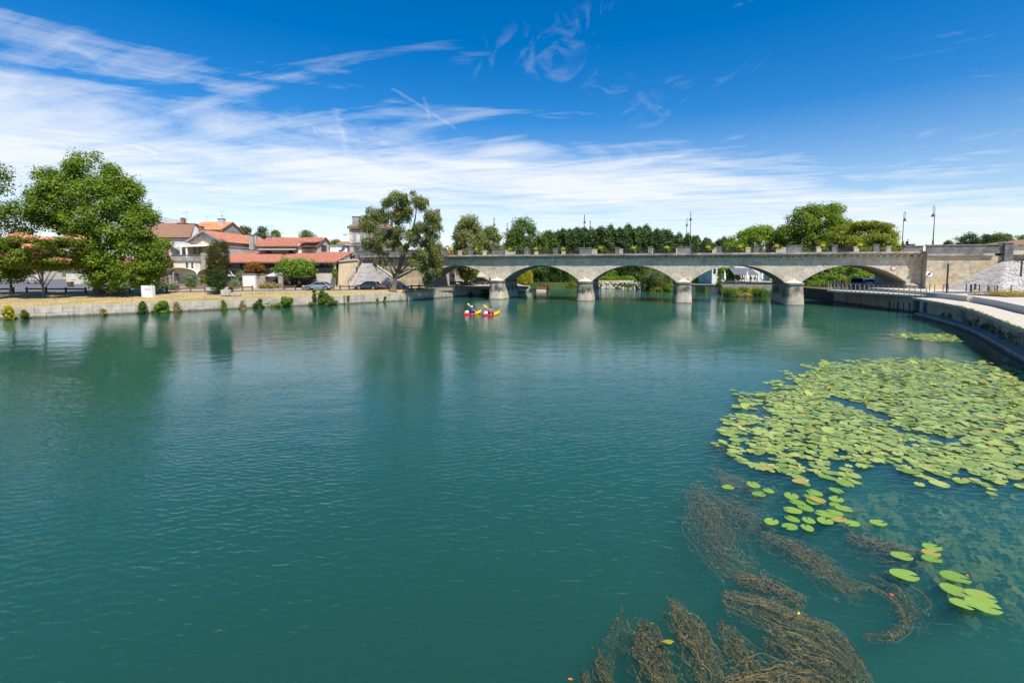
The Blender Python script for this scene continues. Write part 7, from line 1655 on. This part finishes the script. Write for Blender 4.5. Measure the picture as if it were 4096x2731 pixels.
# moored trip boat and pontoon seen through the second arch
t = thing('moored_boat', 'small dark flat boat with wooden seats moored beyond the first pier', 'boat', Vector((P(2158, 1070, 119).x, 119, 0)), R(8))
MB().hexa([(-2.2, -.9, -.3), (2.0, -.9, -.3), (2.0, .9, -.3), (-2.2, .9, -.3)], [(-2.6, -1.1, .55), (2.5, -1.1, .55), (2.5, 1.1, .55), (-2.6, 1.1, .55)]).obj('hull', 'timber_dark', t)
for x in (.3, 1.2, 2.0): MB().box(x, x + .45, -.95, .95, .553, 1.25).obj('seat', 'timber', t)
for x in (-2.2, -.2, 2.3): 
    for y in (-.95, .95): MB().bar((x, y, .55), (x, y, 2.5), .05).obj('post', 'dark_metal', t)
t = thing('pontoon', 'low concrete pontoon just in front of the moored boat', 'pontoon', Vector((P(2164, 1070, 114.5).x, 114.5, 0))); MB().box(-1.1, 1.2, -.6, .6, -.3, .35).obj('deck', 'concrete_new', t, bevel=.04); MB().box(-1.1, 1.2, .3, .6, .353, 1.1).obj('crate', 'timber', t)
# ---------------------------------------------------------------- lily pads
def pad_material(name, ca, cb, cc, sub=False):
    m, t, o = nt(name); geo = node(t, 'ShaderNodeNewGeometry'); oi = node(t, 'ShaderNodeObjectInfo').outputs['Random']
    r = mmath(t, 'FRACT', mmath(t, 'ADD', geo.outputs['Random Per Island'], oi))
    c = mixc(t, r, ca, cb); n1 = mnoise(t, geo.outputs['Position'], 9, 4, .6)
    c = mixc(t, mmath(t, 'MULTIPLY', mramp(t, n1, .52, .72), .45), c, cc)
    ob = node(t, 'ShaderNodeTexCoord').outputs['Object']; sx = node(t, 'ShaderNodeSeparateXYZ', {0: ob}); rib = mmath(t, 'SUBTRACT', 1.0, mramp(t, mmath(t, 'ABSOLUTE', sx.outputs[0]), .004, .014))
    ang = mmath(t, 'ARCTAN2', sx.outputs[0], sx.outputs[1]); vein = mramp(t, mmath(t, 'SINE', mmath(t, 'MULTIPLY', ang, 22.0)), .86, 1.0)
    if name == 'lily_leaf_fresh': c = mixc(t, mmath(t, 'MAXIMUM', mmath(t, 'MULTIPLY', rib, .5), mmath(t, 'MULTIPLY', vein, .22)), c, (.42, .50, .16))
    old = mramp(t, r, .955, .985); c = mixc(t, mmath(t, 'MULTIPLY', old, .85), c, (.42, .30, .06))
    b = node(t, 'ShaderNodeBsdfPrincipled', {'Base Color': c, 'Roughness': .9 if sub else .38, 'Specular IOR Level': .1 if sub else .45})
    tr_ = node(t, 'ShaderNodeBsdfTranslucent', {'Color': c}); mx_ = node(t, 'ShaderNodeMixShader', {0: .18}); t.links.new(b.outputs[0], mx_.inputs[1]); t.links.new(tr_.outputs[0], mx_.inputs[2])
    t.links.new(mx_.outputs[0], o.inputs[0]); M[name] = m
pad_material('lily_leaf', (.16, .25, .045), (.42, .48, .12), (.48, .50, .22))
pad_material('lily_leaf_fresh', (.16, .30, .03), (.25, .38, .05), (.30, .40, .10))
pad_material('lily_submerged', (.13, .15, .04), (.24, .24, .07), (.28, .22, .09), True)
mat('lily_flower', (.85, .58, .01), .4, .1, 5)
mat('lily_stalk', (.10, .13, .03), .6, .1, 5)
def pad_verts(n=15, notch=.30, asp=1.22, cup=.02, wave=.012):
    pts = [(.0, -.12 * asp, .0)]; k = random.random() * 6
    for i in range(n + 1):
        a = -math.pi / 2 + notch + (2 * math.pi - 2 * notch) * i / n
        r = .5 * (1 + .03 * math.sin(3 * a + k)); 
        pts.append((r * math.cos(a), r * math.sin(a) * asp - .02, cup * (r / .5) ** 2 + wave * math.sin(4 * a + k)))
    return pts, [(0, i + 1, i + 2) for i in range(n)]
def pad_mesh(m):
    v, f = pad_verts(16, random.uniform(.12, .28), random.uniform(1.12, 1.32), random.uniform(0, .02), random.uniform(.004, .014)); mb = MB().add(v, f); me = mb.mesh('lily_pad', m, True); return me
pm = [pad_mesh('lily_leaf') for _ in range(6)]; pf = [pad_mesh('lily_leaf_fresh') for _ in range(4)]
def inpoly(x, y, P_):
    c = False; j = len(P_) - 1
    for i in range(len(P_)):
        if (P_[i][1] > y) != (P_[j][1] > y) and x < (P_[j][0] - P_[i][0]) * (y - P_[i][1]) / (P_[j][1] - P_[i][1]) + P_[i][0]: c = not c
        j = i
    return c
field = [(3440, 1438), (3560, 1430), (3700, 1437), (3900, 1446), (4060, 1462), (4200, 1500), (4400, 1560), (4400, 1960), (4250, 2000), (4096, 1975), (3960, 1930), (3860, 1940), (3760, 1900), (3640, 1905), (3540, 1890), (3440, 1925), (3330, 1915), (3200, 1930), (3100, 1900), (3010, 1885), (2940, 1850), (2910, 1780), (2850, 1745), (2900, 1700), (2935, 1650), (2950, 1590), (3070, 1545), (3110, 1500), (3220, 1480), (3260, 1448)]
small = [(3560, 1340), (3640, 1334), (3820, 1333), (3870, 1370), (3700, 1366), (3600, 1352)]
fw = [(G(a, b).x, G(a, b).y) for a, b in field]; sw = [(G(a, b).x, G(a, b).y) for a, b in small]
pads = []
cells = {}
def try_pad(x, y, s, dmin):
    k = (int(x / .6), int(y / .6))
    for i in (-1, 0, 1):
        for j in (-1, 0, 1):
            for (a, b, q) in cells.get((k[0] + i, k[1] + j), ()):
                if (a - x) ** 2 + (b - y) ** 2 < (dmin * (q + s) * .5) ** 2: return False
    cells.setdefault(k, []).append((x, y, s)); pads.append((x, y, s)); return True
from mathutils import noise as mn
def hole(x, y): return mn.fractal(Vector((x * .55, y * .35, 3.1)), 1.0, 2.0, 3)
for poly, tries in ((fw, 42000), (sw, 2600)):
    xs = [p[0] for p in poly]; ys = [p[1] for p in poly]
    for _ in range(tries):
        x = random.uniform(min(xs), max(xs)); y = random.uniform(min(ys), max(ys))
        nx = x + .9 * mn.noise(Vector((x * 1.3, y * .9, 7.7))); ny = y + 1.3 * mn.noise(Vector((x * 1.1, y * .9, 1.7)))
        if not inpoly(nx, ny, poly): continue
        edge = sum(inpoly(nx + a, ny + b, poly) for a, b in ((1.1, 0), (-1.1, 0), (0, 1.3), (0, -1.3)))
        if edge < 4 and (math.sin(int(x / .34) * 12.9898 + int(y / .34) * 78.233) * 43758.5453) % 1 > (.25, .38, .5, .7)[edge]: continue
        if poly is fw and hole(x, y) < -.34 - .25 * random.random(): continue
        try_pad(x, y, random.choice((random.uniform(.13, .22), random.uniform(.20, .30), random.uniform(.26, .38))), .64)
loose = [(2912, 1947), (3014, 1938), (3075, 1962), (3035, 1975), (3260, 1970), (3165, 1983), (3247, 1988), (3190, 2008), (3270, 1998), (3345, 1996), (3255, 2005), (3340, 2018), (3375, 2033), (3172, 2040), (3222, 2030), (3300, 2055), (3340, 2050), (3085, 2085), (3170, 2075), (3235, 2080), (3300, 2082), (3355, 2075), (3160, 2105), (3410, 2092), (3513, 2090), (3230, 2110),
         (3838, 1925), (3930, 1935), (3990, 1925), (4085, 1945), (3385, 1935), (3345, 1960), (3300, 1905), (3360, 1895)]
big_ = [(3607, 2222), (3728, 2187), (3725, 2210), (3725, 2233), (3617, 2297), (3818, 2305), (3820, 2360), (3920, 2380), (3933, 2420), (3845, 2412)]
pads.sort(key=lambda p: p[1])
def pad_obj(p, s, mesh, label, grp, rz=None, tilt=.02):
    o = link('lily_pad', mesh, None, p, (random.uniform(-tilt, tilt), random.uniform(-tilt, tilt), random.uniform(0, 6.28) if rz is None else rz), (s, s, s)); return tag(o, label, 'lily pad', grp)
for i, (px, py) in enumerate(big_):
    w = (.31, .29, .27, .27, .37, .36, .36, .34, .39, .26)[i]
    pad_obj(G(px, py, .014 + .004 * i), w, pf[i % 4], ('lone round lily pad left of the trio', 'upper lily pad of the trio', 'middle lily pad of the trio', 'lower lily pad of the trio', 'large lily pad below the lone round one', 'long lily pad right of the large one', 'upper lily pad of the nearest foursome', 'right lily pad of the nearest foursome', 'largest lily pad of the nearest foursome', 'ragged lily pad of the nearest foursome')[i] + ' near the lower right', 'nearest lily pads', R((80, 100, 95, 85, 75, 60, 50, 55, 60, 40)[i]))
for i, (px, py) in enumerate(loose): pad_obj(G(px, py, .010 + .003 * (i % 9)), random.uniform(.23, .33), random.choice(pf), 'green lily pad floating in the loose scatter in front of the dense field', 'loosely scattered lily pads')
NI = 300 - len(loose) - len(big_)
for i, (x, y, s) in enumerate(pads[:NI]): pad_obj((x, y, .010 + .0025 * (i % 13)), s, random.choice(pm), 'yellow-green lily pad at the near edge of the dense lily field', 'lily pads of the dense field', None, .035)
rest = MB()
for i, (x, y, s) in enumerate(pads[NI:]):
    v, f = pad_verts(11, random.uniform(.12, .28), random.uniform(1.1, 1.3), .01, .01); a = random.uniform(0, 6.28); ca, sa = math.cos(a), math.sin(a); tx, ty = random.gauss(0, .055), random.gauss(0, .055)
    up = random.random() < .07
    if up: tx, ty = random.uniform(.25, .6) * random.choice((-1, 1)), random.uniform(-.3, .3)
    rest.add([((q[0] * ca - q[1] * sa) * s + x, (q[0] * sa + q[1] * ca) * s + y, .010 + .0025 * (i % 15) + q[2] * s + (q[0] * tx + q[1] * ty) * s + (.16 * s if up else .02 * s)) for q in v], f)
tag(rest.obj('lily_pad_field', 'lily_leaf', None, True), 'dense carpet of lily pads covering the water beside the right quay', 'lily pads', kind='stuff')
# yellow flowers
fl0 = None; cand = pads[60:]
for i in range(70):
    x, y, s = random.choice(cand); x += .2; p = (x, y, 0)
    lb = 'yellow water-lily flower bud standing above the dense lily field'
    if fl0 is None:
        fl0 = thing('lily_flower', lb, 'flower', p, 0, 'yellow flowers of the lily field'); MB().tube([(0, 0, -.05), (.01, 0, .10)], .008, 5).obj('stalk', 'lily_stalk', fl0); MB().ell((.01, 0, .12), (.032, .032, .03), 8, 6).obj('bloom', 'lily_flower', fl0, True)
    else: dup(fl0, p, random.random() * 6, None, (1, 1, random.uniform(.8, 1.5)))
# submerged leaves
sb = MB(); subp = [(3080, 1880), (4150, 1920), (4150, 2330), (3900, 2330), (3700, 2200), (3560, 2150), (3380, 2030), (3180, 1900)]
sp_ = [(G(a, b).x, G(a, b).y) for a, b in subp]; xs = [p[0] for p in sp_]; ys = [p[1] for p in sp_]; k = 0
while k < 1000:
    x = random.uniform(min(xs), max(xs)); y = random.uniform(min(ys), max(ys))
    if not inpoly(x, y, sp_): continue
    k += 1; s = random.uniform(.16, .34); z = -random.uniform(.45, 1.3); v, f = pad_verts(14, .2, random.uniform(.8, 1.5), random.uniform(-.2, .2), .16); a = random.uniform(0, 6.28); ca, sa = math.cos(a), math.sin(a); tx, ty = random.gauss(0, .35), random.gauss(0, .35)
    sb.add([((q[0] * ca - q[1] * sa) * s + x, (q[0] * sa + q[1] * ca) * s + y, min(-.02, z + q[2] * s + (q[0] * tx + q[1] * ty) * s)) for q in v], f)
tag(sb.obj('submerged_leaves', 'lily_submerged', None, True), 'murky olive leaves of water plants just below the surface', 'water plants', kind='stuff')
# ---------------------------------------------------------------- brown water weed
def weed_mat():
    m, t, o = nt('water_weed'); geo = node(t, 'ShaderNodeNewGeometry')
    c = mixc(t, geo.outputs['Random Per Island'], (.14, .085, .028), (.40, .27, .085)); c = mixc(t, mramp(t, mnoise(t, geo.outputs['Position'], 14, 3), .5, .7), c, (.10, .07, .045))
    b = node(t, 'ShaderNodeBsdfPrincipled', {'Base Color': c, 'Roughness': .7, 'Specular IOR Level': .2}); t.links.new(b.outputs[0], o.inputs[0]); M['water_weed'] = m
weed_mat()
def ribbon_strands(paths, r, n=3):
    V = []; F = []; o = 0
    for P_, rad in paths:
        P_ = np.asarray(P_); m = len(P_); T = np.gradient(P_, axis=0); T /= np.linalg.norm(T, axis=1, keepdims=True) + 1e-9
        A = np.cross(T, [0, 0, 1.]); A /= np.linalg.norm(A, axis=1, keepdims=True) + 1e-9; B = np.cross(T, A)
        for k in range(n): 
            a = 2 * math.pi * k / n; V.append(P_ + (A * math.cos(a) + B * math.sin(a)) * rad)
        for i in range(m - 1):
            for k in range(n): F.append((o + k * m + i, o + ((k + 1) % n) * m + i, o + ((k + 1) % n) * m + i + 1, o + k * m + i + 1))
        o += n * m
    return np.concatenate(V), F
def weed(label, px, wpx, ns, z0=-.03, z1=-.28, curl=1.0, fuzz=True):
    path = [G(a, b, 0) for a, b in px]; L = sum((b - a).length for a, b in zip(path, path[1:])); base = path[0]
    mid = path[len(path) // 2]; w = wpx * mid.y / 1950 * .72
    t = thing('water_weed', label, 'water weed', base, 0, 'clumps of brown water weed')
    nn = 30; ss = np.linspace(0, L, nn); C = np.array([along(path, s)[0] for s in ss]) - np.array(base); D = np.gradient(C, axis=0); D /= np.linalg.norm(D, axis=1, keepdims=True); N = np.stack([-D[:, 1], D[:, 0], np.zeros(nn)], 1)
    st_ = []
    for i in range(ns):
        a = rng.uniform(0, .5) ** 1.3; e = min(1, a + rng.uniform(.3, .95)); k = rng.integers(14, 26); f = np.linspace(a, e, k)
        lat = rng.normal() * .45 * w; ph = rng.uniform(0, 6.28, 3); fr = rng.uniform(.5, 2.6, 3); am = rng.uniform(.08, .34, 3) * curl
        spread = (.35 + .65 * np.sin(np.pi * np.clip(f * .8 + .12, 0, 1)))
        lo = lat * spread + w * rng.normal() * .45 * (f - a) + w * (am[0] * np.sin(fr[0] * f * 6 + ph[0]) + am[1] * .45 * np.sin(fr[1] * f * 14 + ph[1]))
        p = np.stack([np.interp(f, ss / L, C[:, j]) for j in range(3)], 1); nv = np.stack([np.interp(f, ss / L, N[:, j]) for j in range(3)], 1)
        p = p + nv * lo[:, None]; zz = rng.uniform(0, 1) ** 1.1; p[:, 2] = z0 - .10 + (z1 * 1.6 - z0) * zz + .03 * np.sin(f * 9 + ph[2])
        p[:, 2] = np.minimum(p[:, 2], -.012); st_.append((p, rng.uniform(.0018, .0042)))
    V, F = ribbon_strands(st_, 0); me = bpy.data.meshes.new('strands'); me.from_pydata(V.tolist(), [], F); me.materials.append(M['water_weed']); link('strands', me, t)
    if fuzz:
        idx = rng.integers(0, len(st_), ns * 24); pts = np.array([st_[j][0][rng.integers(0, len(st_[j][0]))] for j in idx]) + rng.normal(size=(ns * 24, 3)) * np.array([.03, .03, .015]); pts[:, 2] = np.minimum(pts[:, 2] - .01, -.015)
        link('leaflets', leaf_mesh('leaflets', pts, rng.normal(size=pts.shape) + np.array([0, 0, .8]), rng.uniform(.03, .085, len(pts)), 'leaf_weed', .4), t)
leafmat('leaf_weed', (.065, .052, .02), (.17, .125, .048), .2)
WD = [('weed mass at the left tip of the plant bed', [(2780, 1885), (2830, 1990), (2860, 2090), (2900, 2180), (2990, 2245)], 135, 170, -.03, -.3), ('weed patch under the first loose lily pads', [(2840, 1850), (2960, 1895), (3080, 1960)], 90, 90, -.06, -.35), ('weed patch left of the lily cluster', [(2870, 1950), (2970, 2020), (3050, 2110)], 120, 110, -.03, -.3),
      ('weed below the lily cluster', [(3040, 2100), (3180, 2150), (3300, 2230), (3430, 2320)], 95, 130, -.03, -.25), ('leafy weed right of the lily cluster', [(3380, 2110), (3520, 2150), (3670, 2185)], 60, 80, -.03, -.25), ('weed ridge in the middle of the bed', [(2940, 2265), (3080, 2300), (3220, 2365)], 75, 90, -.03, -.2),
      ('long curving weed raft near the bottom', [(2890, 2330), (3020, 2370), (3150, 2430), (3300, 2480), (3390, 2570), (3430, 2660)], 105, 170, -.02, -.25), ('fan-shaped weed clump right of the leftmost fan', [(2690, 2355), (2760, 2450), (2810, 2560), (2870, 2690)], 115, 130, -.02, -.3), ('fan-shaped weed clump with a maple leaf', [(2575, 2430), (2600, 2540), (2640, 2650), (2690, 2760)], 125, 150, -.02, -.3),
      ('thin weed trail between the fans and the raft', [(2900, 2440), (2960, 2540), (3020, 2620), (3060, 2720)], 85, 90, -.03, -.3), ('weed tangle at the bottom edge', [(2900, 2700), (3050, 2680), (3200, 2690), (3400, 2740)], 140, 170, -.02, -.3), ('weed tangle joining raft and bottom edge', [(3060, 2470), (3180, 2550), (3330, 2610), (3400, 2700)], 120, 130, -.02, -.3),
      ('small weed plume at the bottom', [(2400, 2540), (2420, 2640), (2470, 2760)], 60, 60, -.06, -.35), ('short weed plume left of the small plume', [(2345, 2600), (2345, 2690), (2330, 2780)], 55, 55, -.12, -.45), ('faint deep weed trail', [(2495, 2330), (2450, 2450), (2425, 2530)], 35, 30, -.25, -.6), ('long single weed strand curling at right', [(3400, 2290), (3480, 2310), (3590, 2370), (3640, 2450), (3560, 2525), (3465, 2515)], 22, 14, -.02, -.08),
      ('thin weed wisps below the trio of pads', [(3480, 2220), (3560, 2290), (3640, 2340), (3650, 2430)], 70, 40, -.05, -.25), ('faint deep weed in the lower middle', [(2130, 2640), (2100, 2700), (2080, 2790)], 60, 40, -.4, -.7), ('pinkish weed patch left of the lily field', [(2830, 1730), (2890, 1760), (2960, 1790)], 70, 40, -.1, -.4), ('weed fringe at the upper left of the lily field', [(2960, 1640), (3050, 1610), (3200, 1560)], 60, 40, -.12, -.4)]
for lb, px, w, ns, z0, z1 in WD: weed('brown ' + lb, px, w, int(ns * .95), z0, z1)
# leaf litter caught on the weed
for i, (px, py, m, lb) in enumerate(((2655, 2565, 'leaf_gold', 'yellow maple leaf caught on the fan-shaped weed'), (3195, 2455, 'plastic_yellow', 'small yellow fallen leaf on the weed raft'), (3575, 2380, 'cloth_coral', 'pale pink fallen leaf on the curling strand'), (2290, 2715, 'kayak_orange', 'orange fallen leaf at the bottom edge'), (3870, 2297, 'kayak_orange', 'orange fallen leaf right of the long lily pad'), (3190, 2585, 'leaf_bright', 'green fallen leaf on the weed tangle'), (2600, 2490, 'leaf_bright', 'green fallen leaf on the leftmost fan of weed'))):
    t = tag(MB().add([(-.05, 0, 0), (.0, -.012, .002), (.05, -.055, .004), (.11, -.06, 0), (.17, -.02, .006), (.20, .01, .0), (.13, .05, .004), (.05, .05, .004)], [tuple(range(8))]).obj('fallen_leaf', m), lb, 'leaf', 'fallen leaves on the water'); t.location = G(px, py, .006); t.rotation_euler = (0, 0, i); s = .8 if i == 0 else .33; t.scale = (s, s, s)
